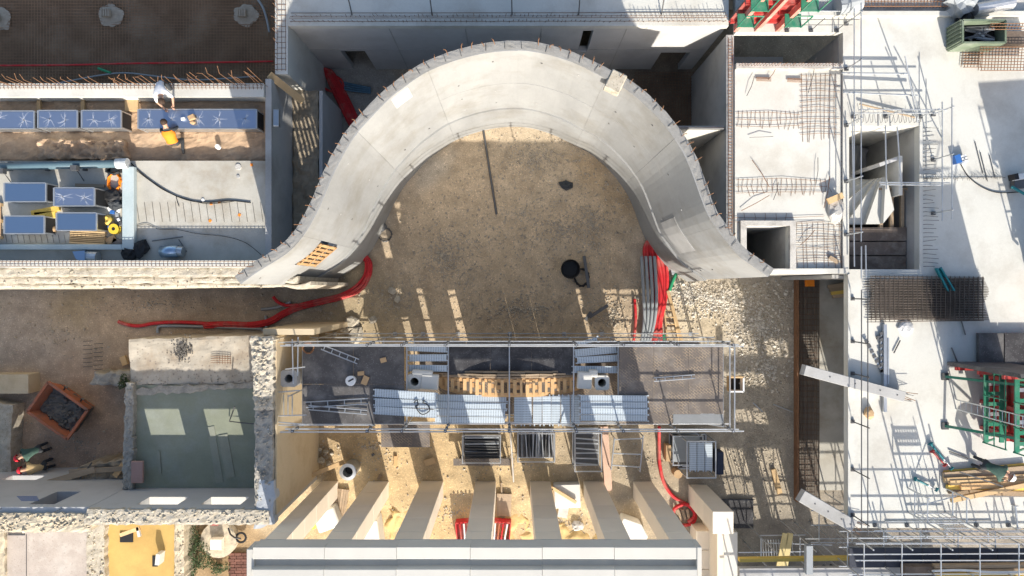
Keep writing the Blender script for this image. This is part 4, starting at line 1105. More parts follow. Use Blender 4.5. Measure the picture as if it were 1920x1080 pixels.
MB().box(P(1062, 925) + Vector((0, 0, .2)), (1.05, .95, .4), R(2)).solo("white_slab", WHITES, "square white stone slab between fifth and sixth pillar", "stone slab", bevel=.03)
MB().beam(P(1036, 915, .5), P(1080, 942, .5), .12, .08).solo("slab_board", WOOD, "board lying diagonally on the square white slab", "board")
MB().beam(P(1034, 912, .5), P(1038, 945, .5), .1, .08).solo("slab_board", WOOD, "board lying along the square white slab's left side", "board")
def hexblock():
    c = P(1180, 985); t = [(-.62, .1), (-.35, .55), (.35, .3), (.62, -.2), (.35, -.62), (-.2, -.5)]
    MB().prism([(c.x + x, c.y + y) for x, y in t], .05, .75).solo("cut_stone", WHITES, "angular white cut stone between sixth and seventh pillar", "stone block", bevel=.03)
hexblock()
for k in range(4):
    MB().beam(P(1160, 1000 + k * 7, .3), P(1192, 1014 + k * 6, .3), .16, .08).solo("stacked_board", WOODG, ["top", "second", "third", "lowest"][k] + " board of the stack below the angular cut stone", "board", "boards below the cut stone")
def red_crate(c, rz, lab):
    t = thing("red_crate", lab, "crate", c)
    ca, sa = math.cos(rz), math.sin(rz)
    q = lambda u, v, z: Vector((c[0] + ca * u - sa * v, c[1] + sa * u + ca * v, c[2] + z))
    MB().box(q(0, 0, .04), (.95, 1.05, .06), rz).part("base", PINKP, t)
    for u in (-.47, .47): MB().beam(q(u, -.52, .3), q(u, .52, .3), .04, .5).part("side", RED, t)
    for v in (-.52, .52): MB().beam(q(-.47, v, .3), q(.47, v, .3), .04, .5).part("side", RED, t)
    for k in range(5): MB().tube([q(-.3 + k * .15, -.5, .62), q(-.28 + k * .14, 0, .68), q(-.3 + k * .16, .5, .62)], .035, 6).part("bundled_tube", [RED, WHITE, ORST, RED, WHITE][k], t)
red_crate(P(880, 995), R(5), "red crate of tubes half hidden left of the fourth pillar")
red_crate(P(934, 995), R(-4), "red crate of tubes showing right of the fourth pillar")
pallet("pallet", "small weathered pallet right of the fourth pillar", P(945, 945), R(88), WOODG, .9, .6)
cpr = thing("concrete_prism", "broken concrete lump with bent wires between fifth and sixth pillars", "concrete lump", P(1083, 985))
MB().blob(P(1083, 985) + Vector((0, 0, .1)), (.5, .4, .22), 8, 9, 6, .5).part("lump", CR, cpr)
for k in range(4): MB().tube([P(1083, 985) + Vector((0, 0, .15)), P(1083 + [-15, 14, -18, 8][k], 985 + [14, 16, -6, -14][k], .25)], .01, 4).part("wire", DSTEEL, cpr)
# straw-coloured sand heaps
for k, (px, py, d, lab) in enumerate([(945, 1000, (2.0, 1.5, .3), "yellow sand heap right of the fourth pillar"), (1075, 1010, (2.6, 1.4, .35), "yellow sand heap between fifth and sixth pillars"), (760, 990, (1.4, 1.6, .25), "yellow sand heap between second and third pillars")]):
    c = P(px, py)
    MB().rough([(c.x - d[0] / 2, c.y - d[1] / 2), (c.x + d[0] / 2, c.y - d[1] / 2), (c.x + d[0] / 2, c.y + d[1] / 2), (c.x - d[0] / 2, c.y + d[1] / 2)], -.2, .04, 20, 16, d[2] * .5, .5, k * 3.0, 1.6).solo("sand_heap", M("straw_sand%d" % k, (.56, .40, .18), .2, 2, .95, .7, 12), lab, "sand heap", smooth=True)
# red hose in the yard with a coil
hose = smooth_path([P(1236, 800, .3), P(1236, 840, .1), P(1237, 870, .08), P(1245, 905, .08), P(1262, 930, .08), P(1283, 943, .08), P(1298, 955, .09), P(1304, 970, .1), P(1296, 982, .1), P(1278, 984, .1), P(1266, 972, .12), P(1264, 955, .14), P(1280, 946, .16), P(1298, 950, .17), P(1302, 968, .18), P(1290, 979, .18)], 6)
MB().tube(hose, .07, 8).solo("red_hose", RED, "red corrugated hose running down the yard and coiled at its end", "hose", smooth=True)
for k in range(3): MB().beam(P(1270 + k * 9, 955, .1), P(1278 + k * 7, 975, .1), .1, .06).solo("timber_offcut", WOODG, ["left", "middle", "right"][k] + " timber offcut inside the red hose coil", "offcut", "offcuts in the hose coil")
MB().beam(P(1133, 800, .15), P(1141, 920, .08), .30, .05).solo("pink_plank", M("pinkish_plank", (.56, .38, .28), .15, 2, .8, .2, 20), "long pinkish plank lying north-south in the yard", "plank")
MB().b2(PX(1345, .05), PX(1412, .05), PY(990, .05), PY(935, .05), .06, .09).solo("dark_mat", PLYB, "black plywood sheet on the ground right of the short pier", "board")
# ================================================================== scaffold platform in front of the portico
ZD = 4.4
ZM = 3.9            # the middle bays hang lower than the end decks
SC = thing("portico_scaffold", "long steel tube scaffold with plywood and perforated steel decks, centre of the site", "scaffold", (0, -3.2, 0))
def dk(px, z=ZD): return PX(px, z)
def dy(py, z=ZD): return PY(py, z)
YA, YB = dy(642), dy(797)
def tubes(parent, name, segs, r=.024, mat=GALV):
    for a, b in segs: MB().tube([a, b], r, 6).part(name, mat, parent)
cols_x = [dk(p) for p in (566, 700, 762, 840, 955, 1076, 1160, 1258, 1357)]
for x in cols_x:
    for y in (YA, YB):
        MB().tube([(x, y, 0), (x, y, ZD + 1.05)], .024, 6).part("standard", GALV, SC)
        MB().box((x, y, .02), (.15, .15, .04)).part("base_plate", GALV, SC)
    tubes(SC, "transom", [((x, YA, ZD - .1), (x, YB, ZD - .1)), ((x, YA, 2.5), (x, YB, 2.5))])
for y in (YA, YB):
    tubes(SC, "ledger", [((cols_x[0] - .3, y + .03, z), (cols_x[-1] + .25, y + .03, z)) for z in (.3, 2.45, ZD - .06)])
    tubes(SC, "guard_rail", [((cols_x[0] - .4, y - .03, ZD + z), (cols_x[-1] + .35, y - .03 + random.uniform(-.03, .03), ZD + z)) for z in (.5, 1.0)])
tubes(SC, "guard_rail", [((cols_x[-1] + .05, YA, ZD + z), (cols_x[-1] + .05, YB, ZD + z)) for z in (.5, 1.0)])
tubes(SC, "brace", [((cols_x[i], YB - .05, .3), (cols_x[i + 1], YB - .05, 2.45)) for i in (0, 3, 6)] + [((cols_x[i], YB - .05, 2.5), (cols_x[i + 1], YB - .05, ZD)) for i in (1, 4, 7)])
def deck(px0, px1, py0, py1, mat, nx, ny, z=ZD, parent=SC, name="deck_panel", th=.02):
    x0, x1, y0, y1 = dk(px0, z), dk(px1, z), dy(py1, z), dy(py0, z)
    for i in range(nx):
        for j in range(ny):
            MB().b2(x0 + (x1 - x0) * i / nx + .004, x0 + (x1 - x0) * (i + 1) / nx - .004, y0 + (y1 - y0) * j / ny + .004, y0 + (y1 - y0) * (j + 1) / ny - .004,
                    z - th + random.uniform(-.004, .004), z + random.uniform(-.003, .003)).part(name, mat, parent)
deck(567, 758, 646, 795, PLYBM, 2, 2)
deck(842, 1074, 644, 703, PLYB, 3, 1, ZM)
deck(1161, 1356, 647, 776, PLYBR, 3, 2)
deck(1262, 1356, 776.5, 794, M("grey_ply", (.20, .21, .215), .12, 2, .6, .1, 12), 1, 1)
deck(1161, 1261, 776.5, 795, PLYBR, 1, 1)
# lower lift
for i in range(6):
    x0 = -3.4 + i * 1.72
    MB().b2(x0 + .01, x0 + 1.71, -4.62, -1.95, 2.57, 2.60).part("lower_deck_panel", PLYBR, SC)
MB().b2(PX(715, 2.6), PX(806, 2.6), PY(838, 2.6), PY(790, 2.6), 2.612, 2.64).part("lower_deck_panel", PLYBR, SC)
MB().b2(-6.9, -3.41, -4.62, -3.4, 2.57, 2.60).part("lower_deck_panel", PLYBR, SC)
# unseen boards between the lifts, added to close a gap in the ground shadow
for i in range(6): MB().b2(-2.6 + i * 1.6, -1.01 + i * 1.6, -2.62, -2.58, 2.62, 3.8).part("shade_board", PLYBR, SC)

for i in range(5): MB().b2(-1.7 + i * .98, -.74 + i * .98, -2.45, -2.41, .02, 1.5 + .5 * (i % 2)).part("shade_panel", PLYBR, SC)  # unseen panels added under the deck to keep sun slits off the ground
def plank_mesh(L_, W_=.31):
    m = MB().b2(-L_ / 2, L_ / 2, -W_ / 2, W_ / 2, -.02, .0)
    for s in (-1, 1): m.b2(-L_ / 2, L_ / 2, s * W_ / 2 - .008 * (1 + s), s * W_ / 2 + .008 * (1 - s), -.06, .006)
    for s in (-1, 1):
        for y in (-.1, .1): m.b2(s * L_ / 2 - (0 if s > 0 else .06), s * L_ / 2 + (.06 if s > 0 else 0), y - .02, y + .02, -.05, -.01)
    return m.mesh("deck_plank", mat=PLANK)
_pm = {}
def planks(px0, px1, py0, py1, n, vert=False, z=ZM + .07, rz=0.0, jit=.01):
    x0, x1, y0, y1 = dk(px0, z), dk(px1, z), dy(py1, z), dy(py0, z)
    w, h = x1 - x0, y1 - y0
    L_, W_ = (h, w / n) if vert else (w, h / n)
    key = (round(L_, 2), round(W_, 2))
    if key not in _pm: _pm[key] = plank_mesh(L_, W_ * .93)
    cx, cy = (x0 + x1) / 2, (y0 + y1) / 2
    for k in range(n):
        o = -((n - 1) / 2) + k
        dx, dyy = (o * W_, 0) if vert else (0, o * W_)
        p = Vector((cx + dx * math.cos(rz) - dyy * math.sin(rz) + random.uniform(-jit, jit) * 2, cy + dx * math.sin(rz) + dyy * math.cos(rz), z + random.uniform(-.006, .006)))
        inst("deck_plank", _pm[key], SC, p, rz=rz + (math.pi / 2 if vert else 0) + random.uniform(-jit, jit))
planks(766, 838, 645, 660, 1, rz=-.05); planks(768, 838, 664, 678, 1); planks(766, 838, 684, 697, 1)
planks(1079, 1157, 651, 666, 1, rz=.10); planks(1082, 1157, 667, 680, 1, rz=.05); planks(1075, 1157, 686, 700, 1)
planks(703, 818, 732, 781, 3, rz=-.05, jit=.025, z=ZD + .07); planks(817, 948, 740, 795, 4, rz=-.015)
planks(963, 1087, 743, 796, 7, vert=True); planks(1088, 1213, 741, 790, 4, rz=-.01, z=ZD + .07)
planks(1080, 1120, 637, 644, 1, rz=.2, z=ZM + .4)
tubes(SC, "bearer", [((dk(700, ZM), dy(p, ZM), ZM - .03), (dk(1216, ZM), dy(p, ZM), ZM - .03)) for p in (742, 792)])
# west end cage beside the beige wall
for (x, y) in ((505, 735), (558, 735), (520, 795), (558, 797)):
    p = P(x, y, ZD); MB().tube([(p.x, p.y, 0), (p.x, p.y, ZD + .9)], .024, 6).part("standard", GALV, SC)
for (a, b) in (((500, 737), (562, 732)), ((515, 780), (575, 778)), ((505, 790), (575, 796)), ((520, 797), (700, 797)), ((548, 636), (550, 720)), ((559, 632), (558, 705)), ((520, 642), (600, 640)), ((535, 692), (572, 688))):
    MB().tube([P(a[0], a[1], ZD + .45), P(b[0], b[1], ZD + .5)], .022, 6).part("guard_rail", GALV, SC)
for k in range(4): MB().tube([P(524 + k * 8, 740, ZD), P(524 + k * 8, 778, ZD)], .02, 6).part("transom", GALV, SC)
# couplers: small castings where tubes cross
_cp = MB().box((0, 0, 0), (.09, .09, .09)).mesh("coupler", mat=DSTEEL)
for x in cols_x:
    for y in (YA, YB):
        for z in (ZD - .06, ZD + .5, ZD + 1.0): inst("coupler", _cp, SC, (x, y, z), rz=random.uniform(-.5, .5))

# columns with bored tops, white stones on them
for i, (px, py, s, mat, lab) in enumerate([(541, 710, .56, CG, "grey square column with round bore beside the beige wall"), (777, 716, .52, WHITES, "white square column with round bore, left of the arch centering"), (1129, 718, .5, WHITES, "white square column with round bore, right of the arch centering")]):
    z = 4.65 if i == 0 else 4.15; c = P(px, py, z)
    t = thing("bored_column", lab, "column", (c.x, c.y, 0), "columns with bored tops")
    n = 20; rr = .145
    vs, fs = [], []
    sq = []
    for k in range(n):
        a = 2 * math.pi * k / n; ca, sa = math.cos(a), math.sin(a)
        m_ = max(abs(ca), abs(sa)); sq.append((ca / m_ * s / 2, sa / m_ * s / 2))
        vs.append((c.x + sq[-1][0], c.y + sq[-1][1], z))
    for k in range(n):
        a = 2 * math.pi * k / n; vs.append((c.x + rr * math.cos(a), c.y + rr * math.sin(a), z))
    for k in range(n): vs.append((c.x + sq[k][0], c.y + sq[k][1], 0))
    for k in range(n):
        a = 2 * math.pi * k / n; vs.append((c.x + rr * math.cos(a), c.y + rr * math.sin(a), z - 1.2))
    for k in range(n):
        q = (k + 1) % n
        fs += [(k, q, n + q, n + k), (2 * n + k, 2 * n + q, q, k), (n + k, n + q, 3 * n + q, 3 * n + k)]
    fs.append(tuple(3 * n + k for k in range(n)))
    MB().add(vs, fs).part("shaft", mat, t)
    MB().lathe((c.x, c.y, z - .9), [(0, 0), (rr - .01, 0)], 16).part("bore_bottom", BLACK, t)
for (px, py, d, lab) in ((806, 716, (.58, .52, .3), "white springer stone between left bored column and centering"), (1096, 713, (.5, .58, .3), "white springer stone right of the centering"), (1112, 700, (.3, .25, .28), "small white stone beside the right bored column"), (792, 700, (.7, .22, .25), "low pale stone behind the left bored column")):
    MB().box(P(px, py, 4.1) + Vector((0, 0, -.05)), d, R(-4)).solo("springer_stone", WHITES, lab, "stone block", bevel=.025)

# timber arch centering
AR = thing("arch_centering", "curved orange timber centering for an arch, lying across the deck", "formwork", (0, -3.3, 4.2))
XA0, XA1 = PX(818, 4.0), PX(1101, 4.0)
def az(x): t = (x - (XA0 + XA1) / 2) / ((XA1 - XA0) / 2); return 3.5 + .58 * (1 - t * t)
def ay(x): t = (x - (XA0 + XA1) / 2) / ((XA1 - XA0) / 2); return -3.42 - .30 * (1 - t * t * t * t)
nb = 24
for k in range(nb):
    x = XA0 + (XA1 - XA0) * (k + .5) / nb
    MB().beam((x, -3.16, az(x) + .02), (x, ay(x), az(x) + .02), .085 if k % 2 else .12, .05).part("batten", WOODO, AR)
for k in range(nb - 1):
    x0 = XA0 + (XA1 - XA0) * (k + .5) / nb; x1 = XA0 + (XA1 - XA0) * (k + 1.5) / nb
    for v, w in ((.06, .13), (.96, .14)):
        MB().beam((x0, -3.16 + (ay(x0) + 3.16) * v, az(x0) - .03), (x1, -3.16 + (ay(x1) + 3.16) * v, az(x1) - .03), w, .04).part("lagging_strip", WOODO, AR)
    if k % 3 != 1:
        v = .5 + .1 * math.sin(k * 2.1)
        MB().beam((x0, -3.16 + (ay(x0) + 3.16) * v, az(x0) - .05), (x1, -3.16 + (ay(x1) + 3.16) * v, az(x1) - .05), .15, .03).part("noggin", WOODO, AR)
XR0, XR1 = PX(806, 4.0), PX(1112, 4.0)
for r_, (yy, dz) in enumerate(((-2.91, -.02), (-3.0, .05), (-3.09, .0))):
    nseg = 12
    for k in range(nseg):
        x0 = XR0 + (XR1 - XR0) * k / nseg; x1 = XR0 + (XR1 - XR0) * (k + 1) / nseg - .01
        jx = .015
        MB().beam((x0 - jx, yy + random.uniform(-.012, .012), az(x0) - .12 + dz), (x1, yy + random.uniform(-.012, .012), az(x1) - .12 + dz), .06, .36).part("rib_board", WOODG, AR)
for k in range(6): MB().beam((XA0 + .2 + k * 1.0, -3.25, 2.6), (XA0 + .2 + k * 1.0, -3.25, az(XA0 + .2 + k) - .1), .1, .1).part("prop", WOOD, AR)

# loose scaffold frames lying on the decks
def frame(a, b, w, z, label, rungs=5, r=.02):
    A, B = P(a[0], a[1], z), P(b[0], b[1], z)
    t = thing("scaffold_frame", label, "scaffold frame", A)
    d = (B - A).normalized(); n = Vector((-d.y, d.x, 0)) * w
    MB().tube([A, B], r, 6).part("rail", GALV, t); MB().tube([A + n, B + n], r, 6).part("rail", GALV, t)
    for k in range(rungs):
        q = A.lerp(B, (k + .3) / (rungs - .3)); MB().tube([q, q + n * 1.0], r * .8, 5).part("rung", GALV, t)
    return t
frame((602, 655), (670, 682), .16, ZD + .06, "steel bracket frame lying askew on the left deck's sunny strip", 5)
frame((574, 764), (690, 757), .18, ZD + .06, "upper steel frame lying on the left deck", 4)
frame((578, 768), (688, 777), .14, ZD + .06, "lower steel frame crossing the left deck", 4)
frame((1226, 715), (1303, 709), .12, ZD + .06, "steel frame lying on the right brown deck", 5)
for (px, py, d, rz, mat, nm, lab) in [(719, 675, (.20, .16, .04), .3, CARD, "cardboard_piece", "cardboard scrap on the left deck, upper"), (677, 700, (.22, .14, .04), .1, CARD, "cardboard_piece", "cardboard scrap beside the white bucket"),
        (685, 713, (.2, .3, .04), -.4, CARD, "cardboard_piece", "folded cardboard below the others on the left deck")]:
    MB().box(P(px, py, ZD) + Vector((0, 0, .03)), d, rz).solo(nm, mat, lab, "cardboard")
c = P(661, 712, ZD)
t = thing("white_bucket", "white bucket with dark slot standing on the left black deck", "bucket", c)
MB().lathe(c, [(.14, 0), (.17, .3), (.175, .3), (.15, .31), (.0, .31)], 14).part("tub", WHITE, t)
MB().box(c + Vector((.02, .03, .315)), (.2, .05, .015), .5).part("handle", BLACK, t)
def coil(c, r, n, tr, mat, name, lab, cat="hose", sq=1.0):
    pts = []
    for k in range(n * 14):
        a = 2 * math.pi * k / 14; rr = r * (1 - .25 * ((k * 7) % 5) / 5)
        pts.append(Vector(c) + Vector((math.cos(a) * rr, math.sin(a) * rr * sq, tr + k * tr * .1)))
    MB().tube(pts, tr, 5).solo(name, mat, lab, cat, smooth=True)
coil(P(579, 652, ZD), .2, 3, .02, RUST, "wire_coil", "rusty wire coil at the left deck's corner", "wire")
sq_ = smooth_path([P(776, 755, ZD + .12), P(782, 750, ZD + .12), P(784, 760, ZD + .12), P(779, 762, ZD + .12), P(788, 775, ZD + .12), P(797, 776, ZD + .12), P(806, 768, ZD + .12), P(800, 758, ZD + .12), P(793, 755, ZD + .12), P(796, 750, ZD + .12)], 5)
MB().tube(sq_, .018, 5).solo("strap", BLACK, "dark strap tangled on the perforated boards left of centre", "strap", smooth=True)
hat = thing("ladder_hatch", "small dark ladder hatch with pale frame at the deck's east end", "hatch", P(1379, 720, 3.6))
hc = P(1379, 720, 3.6)
for s in (-1, 1):
    MB().box(hc + Vector((s * .24, 0, 0)), (.05, .5, .3)).part("side", WHITE if s > 0 else WOOD, hat); MB().box(hc + Vector((0, s * .25, 0)), (.5, .05, .3)).part("side", WOOD if s > 0 else WHITE, hat)
MB().box(hc + Vector((0, 0, -.2)), (.44, .46, .05)).part("inner", BLACK, hat)
for dx in (-.2, .2): MB().tube([(hc.x + dx, hc.y, 0), (hc.x + dx, hc.y, 3.5)], .03, 6).part("stile", GALV, hat)

# stillages and racks behind the platform
def stillage(px0, px1, py0, py1, label, h, fill, n):
    c = P((px0 + px1) / 2, (py0 + py1) / 2, .5)
    x0, x1, y0, y1 = PX(px0, h), PX(px1, h), PY(py1, h), PY(py0, h)
    t = thing("stillage", label, "stillage", ((x0 + x1) / 2, (y0 + y1) / 2, 0))
    for x in (x0, x1):
        for y in (y0, y1): MB().tube([(x, y, 0), (x, y, h)], .03, 6).part("post", GALV, t)
    for z in (.15, h):
        for y in (y0, y1): MB().tube([(x0, y, z), (x1, y, z)], .025, 6).part("rail", GALV, t)
        for x in (x0, x1): MB().tube([(x, y0, z), (x, y1, z)], .025, 6).part("rail", GALV, t)
    MB().b2(x0 + .03, x1 - .03, y0 + .03, y1 - .03, .1, .14).part("floor", DSTEEL, t)
    rnd = random.Random(int(px0))
    for k in range(n):
        if fill == 'h':
            y = y0 + .08 + (y1 - y0 - .16) * ((k % 9) / 8); z = .22 + .07 * (k // 9)
            MB().tube([(x0 + .06, y + rnd.uniform(-.03, .03), z), (x1 - .06, y + rnd.uniform(-.03, .03), z + rnd.uniform(-.02, .02))], .03, 6).part("stored_tube", GALV if rnd.random() < .45 else DSTEEL, t)
        elif fill == 'v':
            x = x0 + .08 + (x1 - x0 - .16) * ((k % 11) / 10); z = .22 + .07 * (k // 11)
            MB().tube([(x + rnd.uniform(-.05, .05), y0 + .06, z), (x + rnd.uniform(-.05, .05), y1 - .06, z)], .028, 6).part("stored_tube", GALV if rnd.random() < .6 else DSTEEL, t)
        elif fill == 'l':
            y = y0 + .15 + (y1 - y0 - .3) * k / max(n - 1, 1)
            MB().tube([(x0 + .1, y, .4), (x1 - .05, y + rnd.uniform(-.06, .06), .5)], .03, 6).part("stored_tube", GALV, t)
    return (x0, x1, y0, y1, t)
stillage(867, 938, 817, 868, "stillage full of dark tubes laid crosswise, leftmost behind the platform", .85, 'h', 27)
stillage(971, 1040, 813, 866, "stillage full of upright-laid tubes, second behind the platform", .85, 'v', 33)
stillage(1078, 1128, 812, 884, "tall open stillage with few tubes, third behind the platform", 1.1, 'l', 7)
x0, x1, y0, y1, t5 = stillage(1262, 1318, 818, 872, "stillage holding a grey tray and folded frames, fifth behind the platform", .8, 'l', 2)
MB().b2(x0 + .06, x1 - .06, y0 + .06, y1 - .06, .5, .56).part("tray", GREYP, t5)
x0, x1, y0, y1, t6 = stillage(1288, 1342, 828, 896, "stillage loaded with pale steel boards, rightmost behind the platform", 1.5, 'l', 3)
for k in range(3):
    inst("stored_board", plank_mesh(1.05, .28), t6, ((x0 + x1) / 2 - .3 + k * .3, (y0 + y1) / 2 + .1, 1.42 + .01 * k), rz=math.pi / 2)
fr = thing("open_frame", "empty galvanised frame standing in the yard, fourth behind the platform", "frame", P(1180, 850))
for (a, b) in (((1152, 822), (1146, 880)), ((1206, 818), (1200, 884)), ((1150, 850), (1203, 852)), ((1148, 872), (1201, 876)), ((1152, 824), (1206, 822))):
    MB().tube([P(a[0], a[1], .8), P(b[0], b[1], .8)], .028, 6).part("rail", GALV, fr)
for (a) in ((1152, 822), (1146, 880), (1206, 818), (1200, 884)):
    q = P(a[0], a[1], .8); MB().tube([q, (q.x, q.y, 0)], .028, 6).part("post", GALV, fr)
MB().box(P(1066, 990 - 130, .3), (.05, .05, .05))
MB().b2(PX(1247, .3), PX(1256, .3), PY(863, .3), PY(833, .3), .02, .5).solo("tall_carton", CARD, "upright cardboard carton left of the tray stillage", "carton")
MB().lathe(P(1266, 883), [(.0, .5), (.17, .5), (.17, 0)], 14).solo("cardboard_drum", CARD, "brown cardboard drum left of the board stillage", "drum")
MB().b2(PX(1345, .6), PX(1357, .6), PY(890, .6), PY(848, .6), .0, .6).solo("blue_tarp_pack", M("navy_tarp", (.02, .03, .06), .2, 4, .6, .3, 10), "navy wrapped pack right of the board stillage", "pack")
sh = thing("brown_shelf", "brown board on low trestles below the leftmost stillage", "board", P(905, 863))
MB().b2(PX(850, .5), PX(958, .5), PY(873, .5), PY(860, .5), .47, .5).part("top", PLYBR, sh)
for px in (860, 945): MB().b2(PX(px, .4), PX(px + 4, .4), PY(872, .4), PY(861, .4), 0, .468).part("trestle", DSTEEL, sh)
MB().tube([P(956, 795, 4), P(963, 903, .1)], .035, 6).solo("leaning_tube", GALV, "long bright tube leaning down from the platform to the sand", "tube")
MB().beam(P(940, 905, .1), P(943, 985, .05), .06, .05).solo("thin_batten", WOODG, "thin straight batten on the sand right of the fourth pillar", "batten")
# ================================================================== on the east slab
Z0 = ZS
# --- stack of mesh mats
MATM = MB()
w0, w1, h0, h1 = -1.92, 1.92, -.70, .70
k = 0
y = h0
while y <= h1: MATM.tube([(w0 + .06 * math.sin(y * 9), y, .0), (w1 + .08 * math.sin(y * 7), y, .0)], .011, 4); y += .085
x = w0 + .15
while x <= w1: MATM.tube([(x, h0, .018), (x, h1, .018)], .009, 4); x += .155
MATM = MATM.mesh("mesh_mat", mat=M("mill_scale_bar", (.105, .085, .07), .35, 3, .7, .1, 30))
ms = thing("mesh_stack", "stack of dark steel mesh mats lying on the east slab's edge", "rebar mesh", P(1732, 560, Z0))
for k in range(5):
    inst("mesh_mat", MATM, ms, P(1732 + [0, -3, 4, 2, 1][k], 560 + [0, 3, -4, 2, -2][k], Z0) + Vector((0, 0, .04 + k * .05)), rz=[0, .012, -.01, .02, -.015][k])
# --- formwork units: red panel, red soldiers, green walkways and posts, ladder
def formwork(name, label, c, rz, W_, Hh, logo=True, ladder=True, seed=0, small=False):
    """panel in the local x-z plane, working face towards +y, walkway on the -y side"""
    t = thing(name, label, "formwork", c)
    ca, sa = math.cos(rz), math.sin(rz)
    q = lambda u, v, z: Vector((c[0] + ca * u - sa * v, c[1] + sa * u + ca * v, c[2] + z))
    n = q(0, 1, 0) - q(0, 0, 0)
    def bx(u0, u1, v0, v1, z0, z1, nm, mat, par=t):
        return MB().box(q((u0 + u1) / 2, (v0 + v1) / 2, (z0 + z1) / 2), (u1 - u0, v1 - v0, z1 - z0), rz).part(nm, mat, par)
    bx(-W_ / 2, W_ / 2, .0, .04, .05, Hh, "face_plate", PLYB)
    bx(-W_ / 2, W_ / 2, -.03, -.002, .05, Hh, "back_plate", REDP)
    k = 0
    for z in (.25, .95, 1.75, 2.6, Hh - .15):
        if z < Hh: bx(-W_ / 2, W_ / 2, -.14, -.032, z - .05, z + .05, "waler", REDP)
    for u in (-W_ / 2 + .25, W_ / 2 - .25, 0):
        bx(u - .06, u + .06, -.34, -.142, .0, Hh, "soldier", PINKP if seed else REDP)
    for u in (() if small else (-W_ / 2 + .3, W_ / 2 - .3)):
        MB().beam(q(u, -.3, Hh * .72), q(u, -1.5, .05), .08, .08).part("raking_prop", GRNS, t)
        bx(u - .12, u + .12, -1.62, -1.4, 0, .06, "prop_foot", DSTEEL)
    for zz, nm in ((1.15, "walkway"), (Hh - .9, "walkway")):
        if small:
            for u in (-.75, .75):
                wk = bx(u - .26, u + .26, -.62, -.2, zz, zz + .04, nm, GRNS)
                for du in (-.26, .26): MB().tube([q(u + du, -.62, zz), q(u + du, -.62, zz + .9)], .024, 6).part("guard_post", GRNS, wk)
                MB().tube([q(u - .26, -.62, zz + .9), q(u + .26, -.62, zz + .9)], .024, 6).part("guard_rail", GRNS, wk)
            continue
        wk = bx(-W_ / 2, W_ / 2, -1.0, -.86, zz, zz + .05, nm, GRNS)
        bx(-W_ / 2, W_ / 2, -.5, -.36, zz, zz + .05, "walkway_rail", GRNS, wk)
        for k_ in range(7): bx(-W_ / 2 + k_ * W_ / 7, -W_ / 2 + k_ * W_ / 7 + .12, -.855, -.505, zz + .004, zz + .04, "walkway_slat", GALV if k_ % 3 == 1 else GRNS, wk)
        for u in (-W_ / 2, -W_ / 6, W_ / 6, W_ / 2):
            MB().tube([q(u, -1.0, zz), q(u, -1.0, zz + 1.05)], .024, 6).part("guard_post", GRNS, wk)
        for z2 in (.5, 1.0): MB().tube([q(-W_ / 2, -1.0, zz + z2), q(W_ / 2, -1.0, zz + z2)], .02, 6).part("guard_rail", GRNS, wk)
        for u in (-W_ / 2, W_ / 2): MB().beam(q(u, -1.0, zz), q(u, -.3, zz - .5), .05, .05).part("bracket", GRNS, wk)
    if ladder:
        for du in (-.16, .16): MB().tube([q(W_ * .05 + du, -1.12, 0), q(W_ * .05 + du, -1.06, Hh)], .022, 6).part("ladder_stile", GALV, t)
        for k in range(int(Hh / .28)): MB().tube([q(W_ * .05 - .16, -1.1, .2 + k * .28), q(W_ * .05 + .16, -1.1, .2 + k * .28)], .014, 5).part("ladder_rung", GALV, t)
    if logo:
        bx(W_ * .22, W_ * .42, -.17, -.142, 1.9, 2.5, "white_sign", WHITE)
        m_ = MB().lathe((0, 0, 0), [(0, 0), (.12, 0)], 16); p = q(W_ * .32, -.175, 2.2)
        MB().tube([p, p - n * .006], .11, 16).part("sign_disc", RED, t)
        MB().tube([p - n * .004, p - n * .010], .075, 16).part("sign_disc", YPLA, t)
    return t
c1 = P(1836, 752, Z0)
formwork("formwork_unit", "red wall formwork with green walkways and ladder standing at the right edge", c1 + Vector((.35, 0, 0)), R(-90), 2.25, 3.4)
formwork("formwork_unit", "faded red wall formwork with green platforms standing at the top edge", Vector((PX(1418, ZS), PY(66, ZS) + .45, ZS)), 0, 1.9, 3.3, logo=False, ladder=False, seed=1, small=True)
formwork("formwork_unit", "wall formwork standing beyond the right edge, seen by its shadow", Vector((18.95, .75, ZS)), R(4), 3.5, 3.5, logo=False, ladder=False)
tw = thing("formwork_wall", "black-faced formwork wall standing behind the red formwork at the right edge", "formwork", Vector((16.2, -2.5, ZS)))
for k in range(2): MB().b2(14.55 + k * .9, 15.44 + k * .9, -2.58, -2.46, ZS + .02, ZS + 3.35).part("panel", PLYBM, tw)
for k in range(3): MB().b2(14.55, 16.35, -2.70, -2.59, ZS + .4 + k * 1.1, ZS + .5 + k * 1.1).part("waler", REDP, tw)
for k in range(3): MB().tube([(14.6 + k * .85, -2.75, ZS + 3.3), (14.6 + k * 1.15, -2.75, ZS + 4.3)], .025, 6).part("guard_post", GRNS, tw)
for z in (3.8, 4.3): MB().tube([(14.5, -2.75, ZS + z), (16.4, -2.75, ZS + z)], .022, 6).part("guard_rail", GRNS, tw)
for k in range(2): MB().tube([(14.6 + k * .85, -2.75, ZS + 3.3), (15.45 + k * .85, -2.75, ZS + 4.3)], .02, 6).part("brace", GRNS, tw)
